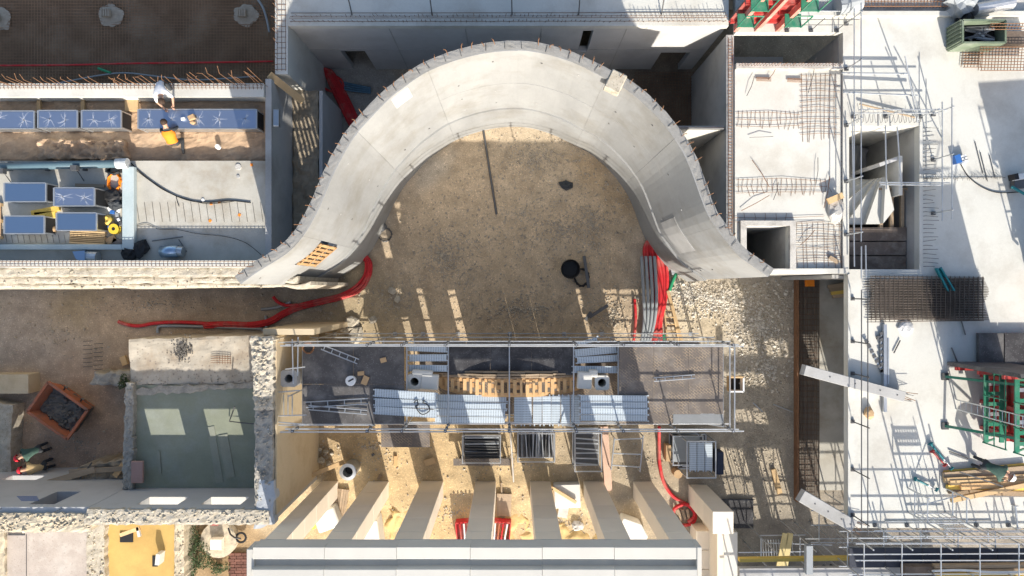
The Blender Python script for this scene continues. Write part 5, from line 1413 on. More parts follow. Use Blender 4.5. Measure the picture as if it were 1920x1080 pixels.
# --- black panel lying by it
fp = thing("lying_panel", "blackened formwork panel lying flat above the red formwork", "formwork", P(1880, 658, Z0))
for (x0, x1, m_) in ((1836, 1882, PLYBM), (1884, 1935, PLYB)):
    MB().b2(PX(x0, 5.0), PX(x1, 5.0), PY(690, 5.0), PY(625, 5.0), Z0 + .06, Z0 + .2).part("face", m_, fp)
MB().b2(PX(1838, 5.0), PX(1930, 5.0), PY(688, 5.0), PY(684, 5.0), Z0 + .205, Z0 + .26).part("edge_rail", DSTEEL, fp)
# --- long aluminium beams, strut
for k, (x0, x1, y0, y1, lab) in enumerate([(1656, 1662, 608, 772, "long aluminium beam on the slab, left of the pair"), (1663, 1666, 633, 720, "shorter aluminium beam on the slab, right of the pair")]):
    MB().b2(PX(x0, 4.9), PX(x1, 4.9), PY(y1, 4.9), PY(y0, 4.9), Z0 + .01, Z0 + .14).solo("aluminium_beam", GALV, lab, "beam")
for k, (a, b, lab) in enumerate([((1624, 640), (1655, 700), "slotted steel strut slanting beside the aluminium beams"), ((1652, 625), (1652, 700), "slotted steel strut parallel to the aluminium beams")]):
    t = thing("slotted_strut", lab, "strut", P(a[0], a[1], Z0))
    A, B = P(*a, Z0 + .06), P(*b, Z0 + .06)
    MB().beam(A, B, .05, .05).part("bar", GALV, t)
    for i in range(7):
        p = A.lerp(B, i / 6.5); MB().box(p + Vector((0, 0, .035)), (.12, .1, .03), .4).part("clip", DSTEEL, t)
MB().box(P(1647, 633, Z0) + Vector((0, 0, .05)), (.16, .12, .08)).solo("steel_clip", DSTEEL, "small dark steel clip near the aluminium beams", "clip")
t = MB().blob(P(1697, 615, Z0) + Vector((0, 0, .05)), (.5, .52, .22), 3, 12, 8, .35); t.solo("plastic_sheet", M("crumpled_plastic", (.62, .61, .58), .12, 4, .25, .9, 8, spec=.6), "crumpled translucent plastic sheet on the slab below the mesh stack", "plastic sheet", smooth=False)
MB().blob(P(1627, 773, Z0) + Vector((0, 0, .1)), (.32, .42, .26), 6, 9, 6, .4).solo("stone_lump", CARD, "brown stone lump at the slab's left guard rail", "stone")
for k, (a, b, lab) in enumerate([((1688, 638), (1676, 662), "short rusty bar on slab right of the beams"), ((1784, 652), (1800, 690), "thick dark bar on the shaded slab"), ((1802, 600), (1810, 628), "thin dark bar below the mesh stack"), ((1780, 846), (1815, 860), "thin steel rod left of the worker")]):
    MB().tube([P(*a, Z0 + .05), P(*b, Z0 + .05)], .022, 5).solo("loose_bar", DSTEEL, lab, "bar")
# --- precast beams bridging from the cage to the slab
def precast(a, b, z, w, h, label, tail):
    A, B = P(a[0], a[1], z), P(b[0], b[1], z)
    t = thing("precast_beam", label, "beam", A)
    MB().beam(A, B, w, h).part("beam", CG, t, bevel=.01)
    d = (B - A).normalized(); n = Vector((-d.y, d.x, 0))
    for k in range(6):
        o = B + n * (w * (-.4 + .16 * k)) + Vector((0, 0, h * (.3 if k % 2 else -.3)))
        MB().tube([o - d * .1, o + d * tail * random.uniform(.6, 1) + n * random.uniform(-.08, .08) + Vector((0, 0, random.uniform(-.05, .12)))], .01, 4).part("bar_end", RUST if k % 2 else DSTEEL, t)
    for f in (.25, .5, .75, .92): MB().tube([A.lerp(B, f) + Vector((0, 0, h / 2)), A.lerp(B, f) + Vector((0, 0, h / 2 + .012))], .025, 6).part("lifting_socket", DSTEEL, t)
precast((1505, 693), (1692, 743), Z0 + .22, .34, .34, "grey precast beam bridging from the cage onto the white slab", .45)
precast((1500, 928), (1598, 985), Z0 + .12, .42, .3, "grey precast beam slanting over the slab's lower left corner", .35)
# --- guard rails
def guard(name, label, posts, z, hs, lean=(0, 0), r=.02, mat=GALV, ext=.3):
    t = thing(name, label, "railing", (posts[0][0], posts[0][1], z))
    for (x, y) in posts:
        MB().tube([(x, y, z), (x, y, z + max(hs) + .1)], r * 1.1, 6).part("post", mat, t)
        MB().box((x, y, z + .03), (.12, .12, .06)).part("clamp", DSTEEL, t)
    for h in hs:
        pts = [Vector((x, y, z + h)) for x, y in posts]
        d0 = (pts[0] - pts[1]).normalized() * ext; d1 = (pts[-1] - pts[-2]).normalized() * ext
        MB().tube([pts[0] + d0] + pts + [pts[-1] + d1], r, 6).part("rail", mat, t)
    return t
ys = [PY(p, ZS) for p in (560, 640, 700, 790, 880, 965)]
guard("guard_rail", "two-tube guard rail along the east slab's west edge", [(XE + .14, y) for y in ys], ZS, (.62, 1.02), mat=DSTEEL)
for k, y in enumerate(ys[:]):
    pass
guard("guard_rail", "tube guard rail on the east side of the stair opening", [(ST[1] + .45, PY(p, ZS)) for p in (215, 300, 400)], ZS, (.5, 1.0), mat=GALV)
guard("guard_rail", "tube guard rail between the middle slab and the white slab", [(XM1 + .12, PY(p, ZS)) for p in (45, 130, 235, 340, 440)], ZS, (.55, 1.0), mat=GALV)
guard("guard_rail", "tube guard rail on the north side of the stair opening", [(PX(p, ZS), ST[3] + .3) for p in (1600, 1660, 1725)], ZS, (.5, .95), mat=GALV)
guard("guard_rail", "wire guard rail along the north shaft's upper edge", [(PX(p, ZS), YN - .22) for p in (1475, 1520, 1568)], ZS, (.5, .95), r=.012, mat=DSTEEL)
guard("guard_rail", "tube guard rail along the east slab's south edge", [(PX(p, ZS), YE0 + .1) for p in (1640, 1700, 1765, 1830, 1890, 1950)], ZS, (.55, 1.05), mat=GALV)
for k, (a, b, z, lab) in enumerate([((1578, 137), (1702, 138), .35, "upper of two loose tubes across the white slab"), ((1580, 173), (1720, 179), .35, "lower of two loose tubes across the white slab"), ((1612, 195), (1715, 220), .12, "timber-grey tube slanting above the stair opening"),
                               ((1500, 20), (1588, 21), .4, "loose tube lying at the top slab edge"), ((1660, 978), (1860, 977), .03, "long thin rod lying at the slab's south edge")]):
    MB().tube([P(*a, Z0 + z), P(*b, Z0 + z)], .03 if k < 3 else .018, 6).solo("loose_tube", GALV if k != 2 else WOODG, lab, "tube")
for k, (x0, y0, x1, y1) in enumerate([(1697, 105, 1720, 230), (1712, 163, 1722, 225)]):
    MB().tube([P(x0, y0, Z0 + .9), P(x1, y1, Z0 + .1)], .022, 6).solo("raking_tube", GALV, ["taller", "shorter"][k] + " raking tube beside the stair opening's top corner", "tube")
MB().tube([P(1760, 205, Z0 + 1.4), P(1768, 262, Z0)], .022, 6).solo("raking_tube", GALV, "upright tube at the stair opening's top right corner", "tube")
# starter bars around the stair opening
sb = thing("stair_starters", "rows of bent bar ends along the stair opening's east rim", "rebar", (ST[1] + .3, 3, ZS))
_r = random.Random(9)
for k in range(34):
    y = ST[2] + .1 + k * .14
    MB().tube([(ST[1] + .12, y, ZS - .02), (ST[1] + .16, y, ZS + .1), (ST[1] + .16 + _r.uniform(.2, .42), y + _r.uniform(-.04, .05), ZS + _r.uniform(.06, .2))], .009, 4).part("bar", DSTEEL, sb)
sb = thing("stair_starters", "rows of bent bar ends along the stair opening's north rim", "rebar", (12.4, ST[3] + .2, ZS))
for k in range(15):
    x = ST[0] + .1 + k * .16
    MB().tube([(x, ST[3] + .1, ZS - .02), (x, ST[3] + .12, ZS + .1), (x - .05, ST[3] + .12 + _r.uniform(.15, .3), ZS + _r.uniform(.15, .3))], .009, 4).part("bar", DSTEEL, sb)
sb = thing("gap_bars", "rusty bars bridging the dark gap left of the stair opening", "rebar", (XM1 + .1, 3, ZS))
MB().b2(XM1 + .021, ST[0] - .2, .6, 5.4, 3.8, 3.9).part("gap_floor", FORMD, sb)
for k in range(38): MB().tube([(XM1 + .0, .75 + k * .125, ZS - .1), (ST[0] + .02, .75 + k * .125 + _r.uniform(-.03, .03), ZS - .06)], .009, 4).part("bar", RUST, sb)
# --- spiral stair in the opening
ss = thing("winding_stair", "pale concrete winding stair seen down the stair opening", "stair", ((ST[0] + ST[1]) / 2, 4, 0))
nc = Vector((PX(1630, 3.2), PY(336, 3.2), 0))
nst = 15
def steppt(a):  # ray from newel to the stair box
    d = Vector((math.cos(a), math.sin(a), 0))
    best = 9
    for (v, lo, hi) in ((d.x, ST[0] + .02 - nc.x, (PX(1656, 3.6) if d.y < .3 else ST[1] - .02) - nc.x), (d.y, PY(425, 3.0) - nc.y, ST[3] - .02 - nc.y)):
        if v > 1e-6: best = min(best, hi / v)
        if v < -1e-6: best = min(best, lo / v)
    return nc + d * best
for k in range(nst):
    a0 = R(283) - k * R(16); a1 = a0 - R(16)
    zt = 4.3 - k * .21
    p0, p1 = steppt(a0), steppt(a1)
    poly = [nc + Vector((.08 * math.cos(a0), .08 * math.sin(a0), 0)), p0, p1, nc + Vector((.08 * math.cos(a1), .08 * math.sin(a1), 0))]
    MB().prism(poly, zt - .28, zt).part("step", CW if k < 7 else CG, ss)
MB().beam(Vector((nc.x - .32, nc.y + .28, 2.9)), Vector((nc.x + .34, nc.y + .52, 2.9)), .12, 3.2).part("spine_wall", CGL, ss)
MB().beam(Vector((nc.x + .36, nc.y + .58, 2.9)), Vector((nc.x + .36, nc.y - .75, 2.9)), .13, 3.3).part("spine_wall", CW, ss)
MB().b2(ST[0], ST[1], PY(425, 3), ST[3], .1, .2).part("well_floor", DIRT, ss)
fl = thing("formwork_floor", "dirty brown formwork boards closing the stair opening's lower end", "formwork", ((ST[0] + ST[1]) / 2, 1.3, 0))
for k in range(3):
    y0 = ST[2] + .02 + k * (PY(425, 4.2) - ST[2]) / 3; y1 = ST[2] + (k + 1) * (PY(425, 4.2) - ST[2]) / 3
    MB().b2(ST[0] + .02, ST[1] - .02, y0, y1 - .02, 4.0, 4.06 + .01 * k).part("board", FORMD, fl)
for k, px in enumerate((1652, 1672, 1692)):
    MB().b2(PX(px - 3, 4), PX(px + 3, 4), PY(428, 4), PY(355, 4), 3.9, 4.02).part("joist", WOODG, fl)
MB().b2(PX(1645, 4), PX(1712, 4), PY(357, 4), PY(353, 4), 4.03, 4.1).part("joist", WOODG, fl)
for k, (a, b, lab) in enumerate([((1598, 230), (1602, 500), "long vertical tube crossing the stair opening's left side"), ((1660, 235), (1662, 355), "pale prop tube over the stair well, left one"), ((1682, 237), (1690, 352), "pale prop tube over the stair well, right one"),
                                 ((1648, 342), (1780, 343), "double tube spanning the stair opening, upper"), ((1650, 346), (1770, 347), "double tube spanning the stair opening, lower"),
                                 ((1615, 462), (1615, 522), "short tube at the opening's bottom rim, left one"), ((1623, 460), (1624, 522), "short tube at the opening's bottom rim, right one")]):
    MB().tube([P(*a, Z0 + .25), P(*b, Z0 + .25)], .024, 6).solo("stair_tube", GALV, lab, "tube")
# --- rebar on the middle slab
zs = 4.72
def rebar_mat(pxs, pys, x0, x1, y0, y1, name, lab, rz=0, z=zs, mat=RUST):
    m_ = MB(); _q = random.Random(int(x0 + y0))
    for p in pxs: m_.tube([P(p, y0, z), P(p + _q.uniform(-3, 3), (y0 + y1) / 2, z + .02), P(p + _q.uniform(-4, 4), y1 + _q.uniform(-6, 5), z)], .007, 4)
    for p in pys: m_.tube([P(x0, p, z + .015), P((x0 + x1) / 2, p + _q.uniform(-3, 3), z + .03), P(x1 + _q.uniform(-8, 5), p + _q.uniform(-3, 3), z + .015)], .007, 4)
    m_.solo(name, mat, lab, "rebar mesh")
rebar_mat([1385 + k * 8 for k in range(15)], [212, 223, 236], 1380, 1505, 208, 240, "rebar_mesh", "thin mesh strip across the middle slab's upper part")
rebar_mat([1503 + k * 9 for k in range(8)], [142 + k * 10 for k in range(12)], 1500, 1572, 138, 265, "rebar_mesh", "mesh panel at the middle slab's upper right")
rebar_mat([1385 + k * 9 for k in range(20)], [337, 350, 362], 1380, 1555, 335, 364, "rebar_mesh", "mesh strip across the middle slab above the small shaft")
rebar_mat([1494 + k * 10 for k in range(9)], [420 + k * 7 for k in range(11)], 1490, 1578, 418, 500, "rebar_mesh", "mesh panel right of the small shaft", mat=RUSTD)
rebar_mat([1375 + k * 20 for k in range(6)], [408, 416], 1375, 1545, 400, 420, "rebar_mesh", "bars lying along the small shaft's upper rim")
_q = random.Random(77)
for k, lab in enumerate(["upper left", "upper centre", "centre left", "centre", "centre right", "lower left", "lower centre", "lower right", "right edge upper", "right edge lower"]):
    x0, y0 = [(1400, 180), (1440, 150), (1405, 258), (1410, 300), (1530, 345), (1390, 395), (1450, 375), (1500, 460), (1515, 175), (1545, 390)][k]
    a = [1.2, 1.0, .05, -1.0, 1.5, .5, 1.3, .8, 1.35, 1.4][k]; L_ = [40, 30, 45, 60, 50, 60, 35, 40, 70, 60][k]
    MB().tube([P(x0, y0, zs + .05), P(x0 + L_ * .5 * math.cos(a) + 2, y0 - L_ * .5 * math.sin(a), zs + .12), P(x0 + L_ * math.cos(a), y0 - L_ * math.sin(a), zs + .06)], .011, 4).solo("loose_rebar", RUST if k % 2 else DSTEEL, "loose bent bar on the middle slab, " + lab, "rebar", "loose bars on the middle slab")
for k, (px, py) in enumerate([(1432, 148), (1490, 150)]):
    bb = thing("bar_bundle", ["left", "right"][k] + " small bundle of rusty ties on the middle slab's upper edge", "rebar", P(px, py, zs))
    for j in range(4): MB().tube([P(px - 14, py - 3 + j * 2, zs + .04), P(px + 14, py - 2 + j * 2, zs + .05)], .01, 4).part("tie", RUST, bb)
MB().blob(P(1565, 395, zs) + Vector((0, 0, .1)), (.6, .8, .3), 12, 12, 8, .5).solo("crumpled_sheet", CR, "crumpled grey sheet at the middle slab's right edge", "sheet")
MB().beam(P(1552, 378, zs + .25), P(1580, 366, zs + .25), .2, .08).solo("edge_board", WOOD, "pale board resting by the crumpled sheet", "board")
MB().beam(P(1555, 482, zs + .05), P(1572, 492, zs + .05), .12, .06).solo("short_board", WOODG, "short board near the middle slab's bottom right corner", "board")
# --- mesh on the shaded floor behind the curve
m_ = MB()
for k in range(22): m_.tube([P(1192 + k * 5.7, 134, .12), P(1192 + k * 5.7, 236, .12)], .009, 4)
for k in range(18): m_.tube([P(1190, 136 + k * 5.7, .13), P(1314, 136 + k * 5.7, .13)], .009, 4)
m_.solo("rebar_mesh", RUSTD, "square mesh on the shaded floor behind the curve's east arm", "rebar mesh")
# --- small things on the slab
bx_ = thing("blue_white_box", "small blue and white box marked CC on the white slab", "box", P(1795, 300, Z0))
MB().box(P(1790, 300, Z0) + Vector((0, 0, .1)), (.2, .28, .2), .3).part("case", BLUE, bx_); MB().box(P(1801, 300, Z0) + Vector((0, 0, .1)), (.2, .26, .19), .3).part("label_plate", WHITE, bx_)
fc = bpy.data.curves.new("cc_text", 'FONT'); fc.body = "CC"; fc.size = .17; fc.extrude = .002; fc.align_x = 'CENTER'; fc.align_y = 'CENTER'
fo = bpy.data.objects.new("lettering", fc); COL.objects.link(fo)
dg = bpy.context.evaluated_depsgraph_get()
fm = bpy.data.meshes.new_from_object(fo.evaluated_get(dg)); bpy.data.objects.remove(fo, do_unlink=True); fm.materials.clear(); fm.materials.append(BLACK)
inst("lettering", fm, bx_, P(1801, 300, Z0) + Vector((0, 0, .199)), rz=.3)
MB().tube(smooth_path([P(1800, 305, Z0 + .05), P(1815, 330, Z0 + .03), P(1840, 350, Z0 + .03), P(1870, 361, Z0 + .03), P(1910, 360, Z0 + .03)], 5), .016, 5).solo("black_cable", BLACK, "thin black cable from the CC box to the pale machine", "cable", smooth=True)
mc = thing("cutting_machine", "pale machine with dark bracket at the photo's right edge", "machine", P(1905, 338, Z0))
MB().box(P(1908, 333, Z0) + Vector((0, 0, .25)), (.7, .2, .14), .15).part("arm", WHITE, mc, bevel=.02); MB().box(P(1903, 346, Z0) + Vector((0, 0, .15)), (.4, .3, .22)).part("base", DSTEEL, mc)
MB().box(P(1888, 335, Z0) + Vector((0, 0, .3)), (.14, .2, .3), .2).part("head", BLACK, mc); MB().tube([P(1897, 350, Z0 + .3), P(1925, 366, Z0 + .3)], .05, 6).part("handle", TEAL, mc)
m_ = MB()
_q = random.Random(3)
for k in range(60):
    x = 1725 + k * 2.6; m_.tube([P(x, 333 + _q.uniform(-2, 2), Z0 + .02), P(x + _q.uniform(-3, 3), 333 + _q.uniform(-8, 6), Z0 + .15)], .007, 3)
m_.tube([P(1722, 335, Z0 + .03), P(1885, 333, Z0 + .03)], .01, 4); m_.solo("joint_comb", DSTEEL, "comb of short ties along a pour joint across the white slab", "rebar")
tp = thing("teal_channel", "teal steel channel slanting at the mesh stack's upper corner", "channel", P(1770, 525, Z0))
for s in (-1, 1): MB().beam(P(1759 + s * 4, 503, Z0 + .22), P(1782 + s * 6, 545, Z0 + .22), .04, .14).part("flange", TEAL, tp)
MB().beam(P(1760, 503, Z0 + .16), P(1783, 545, Z0 + .16), .2, .02).part("web", TEAL, tp)
for k, (px, py, l_) in enumerate([(1828, 265, 60), (1838, 285, 55), (1855, 290, 45)]):
    MB().tube([P(px, py, Z0 + .03), P(px + l_ * .25, py + l_, Z0 + .03)], .014, 4).solo("thin_wire", DSTEEL, ["left", "middle", "right"][k] + " thin wire lying on the white slab near the machine", "wire", "wires on the white slab")
# --- timber pile
tpile = thing("timber_pile", "pile of sawn timbers and yellow beams on the slab at the lower right", "timber pile", P(1845, 910, Z0))
for k, (a, b, w, h, z, mat) in enumerate([((1768, 893), (1925, 880), .26, .1, .10, WOODG), ((1770, 900), (1925, 893), .16, .1, .16, WOOD), ((1780, 905), (1925, 899), .16, .12, .18, WOOD), ((1800, 912), (1925, 906), .2, .14, .2, WOODO),
        ((1775, 913), (1925, 915), .14, .1, .12, YELL), ((1783, 938), (1925, 908), .15, .12, .28, WOOD), ((1770, 886), (1920, 872), .12, .08, .06, YELL), ((1778, 921), (1925, 926), .16, .08, .06, WOODG), ((1800, 885), (1880, 912), .04, .04, .32, DSTEEL)]):
    MB().beam(P(*a, Z0 + z), P(*b, Z0 + z), w, h).part("timber", mat, tpile)
# --- shoring frame with stencilled board
sf = thing("shoring_frame", "low galvanised shoring frame with a small sign board on the white slab", "shoring frame", P(1738, 945, Z0))
fx0, fx1, fy0, fy1 = PX(1702, Z0), PX(1772, Z0), PY(960, Z0), PY(915, Z0)
for x in (fx0, fx1):
    MB().tube([(x, fy0, Z0), (x, fy0, Z0 + 2.1)], .03, 6).part("post", GALV, sf)
    MB().tube([(x, fy1, Z0), (x, fy1, Z0 + 1.2)], .03, 6).part("post", GALV, sf)
    for z in (.4, 1.1): MB().tube([(x, fy0, Z0 + z), (x, fy1, Z0 + z)], .022, 6).part("rail", GALV, sf)
for z in (.15, .6, 1.1):
    MB().tube([(fx0, fy0, Z0 + z), (fx1, fy0, Z0 + z)], .022, 6).part("rail", GALV, sf)
for k in range(5): MB().tube([(fx0 + .2 + k * .2, fy0, Z0 + .15), (fx0 + .2 + k * .2, fy0, Z0 + 1.1)], .014, 5).part("bar", GALV, sf)
MB().tube([(fx0 + .2, fy0 + .3, Z0 + .3), (fx1 - .2, fy1, Z0 + .9)], .02, 5).part("brace", GALV, sf)
mbd = MB(); wall_with_openings(mbd, fx0 + .22, fx1 - .22, fy0 - .01, fy0 + .01, Z0 + 1.25, Z0 + 1.62, [(fx0 + .28 + k * .085, fx0 + .28 + k * .085 + .05, z, z + .06) for k in range(9) for z in (Z0 + 1.31, Z0 + 1.50)])
mbd.part("sign_board", GALV, sf)
for x in (fx0 + .25, fx1 - .25): MB().tube([(x, fy0, Z0 + 1.1), (x, fy0, Z0 + 1.8)], .016, 5).part("bar", GALV, sf)
# --- props
def prop(a, b, z, mat, lab):
    t = thing("steel_prop", lab, "prop", P(a[0], a[1], z)); A, B = P(*a, z + .08), P(*b, z + .12)
    MB().tube([A, A.lerp(B, .62)], .035, 8).part("outer_tube", mat, t); MB().tube([A.lerp(B, .55), B], .025, 8).part("inner_tube", GALV if mat is not REDP else REDP, t)
    d = (B - A).normalized()
    for p in (A, B): MB().beam(p - d * .01, p + d * .012, .14, .14).part("end_plate", mat, t)
prop((1745, 832), (1784, 878), Z0, TEAL, "teal steel prop lying left of the worker")
prop((1748, 846), (1772, 872), Z0, REDP, "red steel prop crossing the teal one")
prop((1716, 898), (1756, 918), Z0, TEAL, "teal steel prop lying on the shoring frame's far side")
prop((1903, 948), (1908, 990), Z0, GALV, "galvanised prop lying at the slab's lower right")
# --- top right corner: skip, roll, rusty cages
gs = thing("green_skip", "pale green steel skip full of scrap at the top right corner", "skip", P(1850, 58, Z0))
sx0, sx1, sy0, sy1 = PX(1805, 5.6), PX(1885, 5.6), PY(80, 5.6), PY(38, 5.6)
GRSK = M("pale_green_steel", (.15, .19, .13), .2, 2, .6, .15, 12, stain=(.25, .26, .22), stain_scale=2, stain_amt=.5)
for (a, b) in (((sx0, sy0), (sx1, sy0)), ((sx0, sy1), (sx1, sy1)), ((sx0, sy0), (sx0, sy1)), ((sx1, sy0), (sx1, sy1))):
    MB().beam((*a, Z0 + .42), (*b, Z0 + .42), .06, .8).part("side", GRSK, gs)
for k in range(6): MB().beam((sx0 - .05, sy0 + .08 + k * .13, Z0 + .05), (sx0 - .05, sy0 + .08 + k * .13, Z0 + .8), .04, .05).part("rib", GRSK, gs)
MB().b2(sx0 + .04, sx1 - .04, sy0 + .04, sy1 - .04, Z0 + .1, Z0 + .35).part("scrap", BLACK, gs)
for k in range(14): MB().beam((_q.uniform(sx0 + .1, sx1 - .3), _q.uniform(sy0 + .1, sy1 - .1), Z0 + .45), (_q.uniform(sx0 + .2, sx1 - .1), _q.uniform(sy0 + .1, sy1 - .1), Z0 + .55), .06, .05).part("scrap_piece", DSTEEL if k % 3 else GREYP, gs)
MB().tube([P(1828, 18, Z0 + .35), P(1898, 5, Z0 + .35)], .2, 12).solo("silver_roll", M("silver_wrap", (.6, .6, .6), .15, 5, .25, 1.0, 7, metal=.6), "silver wrapped insulation roll at the top right", "roll")
MB().blob(P(1790, 12, Z0) + Vector((0, 0, .3)), (.9, .9, .7), 5, 12, 8, .6).solo("grey_tarp", GREYP, "crumpled grey tarpaulin heap left of the silver roll", "tarpaulin")
MB().blob(P(1805, 40, Z0) + Vector((0, 0, .2)), (.5, .5, .45), 15, 10, 7, .6).solo("black_bag", BLACK, "black bag between the tarpaulin and the green skip", "bag")
MB().tube([P(1570, 12, Z0 + .3), P(1612, 2, Z0 + .3)], .3, 14).solo("grey_drum", GREYP, "grey round tank cut off by the top edge", "tank")
for k, (x0, x1, y0, y1, z, lab) in enumerate([(1806, 1842, 84, 126, .06, "loose mesh mat below the green skip"), (1838, 1935, 88, 132, .35, "large rusty mesh cage below the green skip, right"), (1858, 1930, 44, 55, .6, "rusty bar cage along the top right edge")]):
    m_ = MB()
    nx_, ny_ = int((x1 - x0) / 6), int((y1 - y0) / 5)
    for zz in ((0, .25) if k else (0,)):
        for i in range(nx_ + 1): m_.tube([P(x0 + (x1 - x0) * i / nx_, y0, Z0 + z + zz), P(x0 + (x1 - x0) * i / nx_ - 4, y1, Z0 + z + zz)], .012, 4)
        for j in range(ny_ + 1): m_.tube([P(x0, y0 + (y1 - y0) * j / ny_, Z0 + z + zz + .02), P(x1, y0 + (y1 - y0) * j / ny_, Z0 + z + zz + .02)], .012, 4)
    m_.solo("rebar_cage", RUST, lab, "rebar mesh")
MB().b2(PX(1886, 5.2), PX(1935, 5.2), PY(82, 5.2), PY(58, 5.2), Z0 + .02, Z0 + .4).solo("brown_crate", FORMD, "brown slatted crate right of the green skip", "crate")
nc_ = thing("north_cage", "rusty reinforcement row behind the white slab's upper kerb", "rebar", P(1690, 12, Z0))
for k in range(30):
    x = PX(1602 + k * 6.2, 5.0)
    MB().tube([(x, YE1 + .35, ZS - .06), (x, YE1 + .3, ZS + .22), (x + .02, YE1 + 1.0, ZS + .25)], .012, 4).part("bar", RUST, nc_)
for k in range(5): MB().tube([(PX(1600, 5), YE1 + .3 + k * .16, ZS + .2), (PX(1790, 5), YE1 + .3 + k * .16, ZS + .2)], .012, 4).part("bar", RUST, nc_)
# timber and junk under the slab's north corner, seen through the gap
for k in range(4): MB().beam(P(1552 + k * 3, 538 + k * 6, .3), P(1592, 532 + k * 7, .4), .14, .1).solo("wall_timber", YELL if k == 2 else WOODG, ["top", "second", "third", "bottom"][k] + " timber stored under the east slab's upper corner", "timber", "timbers under the slab corner")
MB().box(P(1518, 530, .5), (.3, .3, .2)).solo("orange_box", ORNG, "orange box at the top of the wall cage", "box")
# ================================================================== on the west terrace
CREASE = M('foil_crease', (.62, .64, .68), .15, 6, .45, 0, 10, metal=.3)
def duct(px0, px1, py0, py1, zb, h, mat, label, ribs=True, flange=True):
    z = zb + h
    x0, x1, y0, y1 = PX(px0, z), PX(px1, z), PY(py1, z), PY(py0, z)
    t = thing("duct_section", label, "duct", ((x0 + x1) / 2, (y0 + y1) / 2, zb))
    MB().b2(x0 + .02, x1 - .02, y0 + .02, y1 - .02, zb + .02, z - .006).part("casing", DUCTS, t)
    MB().b2(x0 + .03, x1 - .03, y0 + .03, y1 - .03, z - .005, z).part("top_sheet", mat, t)
    for x in (x0, x1):
        MB().b2(x - .02, x + .02, y0, y1, z - .04, z + .012).part("flange", GALV, t)
        MB().b2(x - .02, x + .02, y0, y0 + .04, zb, z - .041).part("flange", GALV, t); MB().b2(x - .02, x + .02, y1 - .04, y1, zb, z - .041).part("flange", GALV, t)
    for y in (y0, y1): MB().b2(x0 + .021, x1 - .021, y - .015, y + .015, z - .03, z + .008).part("seam", GALV, t)
    if mat is FOILC:
        rnd = random.Random(int(px0 + py0)); n_ = max(2, int((x1 - x0) / .75))
        for i in range(n_):
            c = Vector((x0 + (x1 - x0) * (i + .5) / n_ + rnd.uniform(-.08, .08), (y0 + y1) / 2 + rnd.uniform(-.06, .06), z + .002)); m_ = MB()
            for k in range(rnd.randint(8, 12)):
                a = rnd.uniform(0, 6.28); l_ = rnd.uniform(.1, .34); p = c.copy(); pts = [p]
                for s_ in range(3):
                    a += rnd.uniform(-.35, .35); p = p + Vector((math.cos(a), math.sin(a), 0)) * l_ / 3
                    p = Vector((min(max(p.x, x0 + .04), x1 - .04), min(max(p.y, y0 + .04), y1 - .04), p.z)); pts.append(p)
                for s_ in range(3):
                    d_ = pts[s_ + 1] - pts[s_]
                    if d_.length < 1e-3: continue
                    nn_ = Vector((-d_.y, d_.x, 0)).normalized() * (.008 - .002 * s_)
                    m_.add([pts[s_] - nn_, pts[s_] + nn_, pts[s_ + 1] + nn_ * .7, pts[s_ + 1] - nn_ * .7], [(0, 3, 2, 1)])
            m_.part("crease", CREASE, t)
    MB().b2(x1 + .021, x1 + .024, y0 + .05, y1 - .05, zb + .05, z - .05).part("open_end", BLACK, t)
    return t
zb = 4.74
duct(-30, 64, 208, 241, zb, .62, FOILC, "foil wrapped duct section cut off at the photo's left edge")
duct(71, 145, 207, 240, zb, .62, FOILC, "foil wrapped duct section, second from left in the row")
duct(153, 227, 207, 240, zb, .62, FOILC, "foil wrapped duct section, third from left in the row")
duct(259, 481, 205, 241, zb, .62, FOILC, "long foil wrapped duct with the two workers beside it")
zf = 5.0
duct(8, 86, 343, 378, zf, .62, FOIL, "plain blue-shining duct box in the basin, upper left")
duct(101, 177, 352, 386, zf, .75, FOILC, "creased foil duct box in the basin, upper right")
duct(8, 83, 405, 438, zf, .55, FOIL, "plain blue-shining duct box in the basin, lower left")
duct(106, 181, 399, 432, zf, .62, FOIL, "plain blue-shining duct box in the basin, lower right")
# pale blue kerb of the basin and the big blue pipe
bk = thing("basin_kerb", "pale blue waterproofed kerb around the duct basin", "kerb", P(150, 400, zf))
MB().b2(PX(229, 5.2), PX(251, 5.2), PY(468, 5.2), PY(312, 5.2), zf + .004, 5.22).part("kerb", BLUEP, bk, bevel=.02)
MB().b2(-20, PX(228.5, 5.2), PY(468, 5.2), PY(458, 5.2), zf + .004, 5.2).part("kerb", BLUEP, bk, bevel=.02)
MB().b2(-20, PX(228.5, 5.0), PY(457.5, 5.0), PY(310, 5.0), zf + .003, zf + .012).part("basin_floor", CT, bk)
bp = thing("blue_pipe", "thick blue pipe along the basin's upper side", "pipe", P(110, 310, 5.3))
MB().tube([P(-60, 314, 5.25), P(222, 307, 5.25)], .13, 14).part("pipe", BLUEPIPE, bp, smooth=True)
MB().tube([P(219, 307, 5.25), P(240, 306, 5.25)], .17, 14).part("wrapped_joint", M("plastic_wrap", (.5, .52, .52), .2, 5, .3, 1, 9), bp)
for px in (20, 90, 160): MB().box(P(px, 312, 5.05), (.12, .3, .12)).part("saddle", DSTEEL, bp)
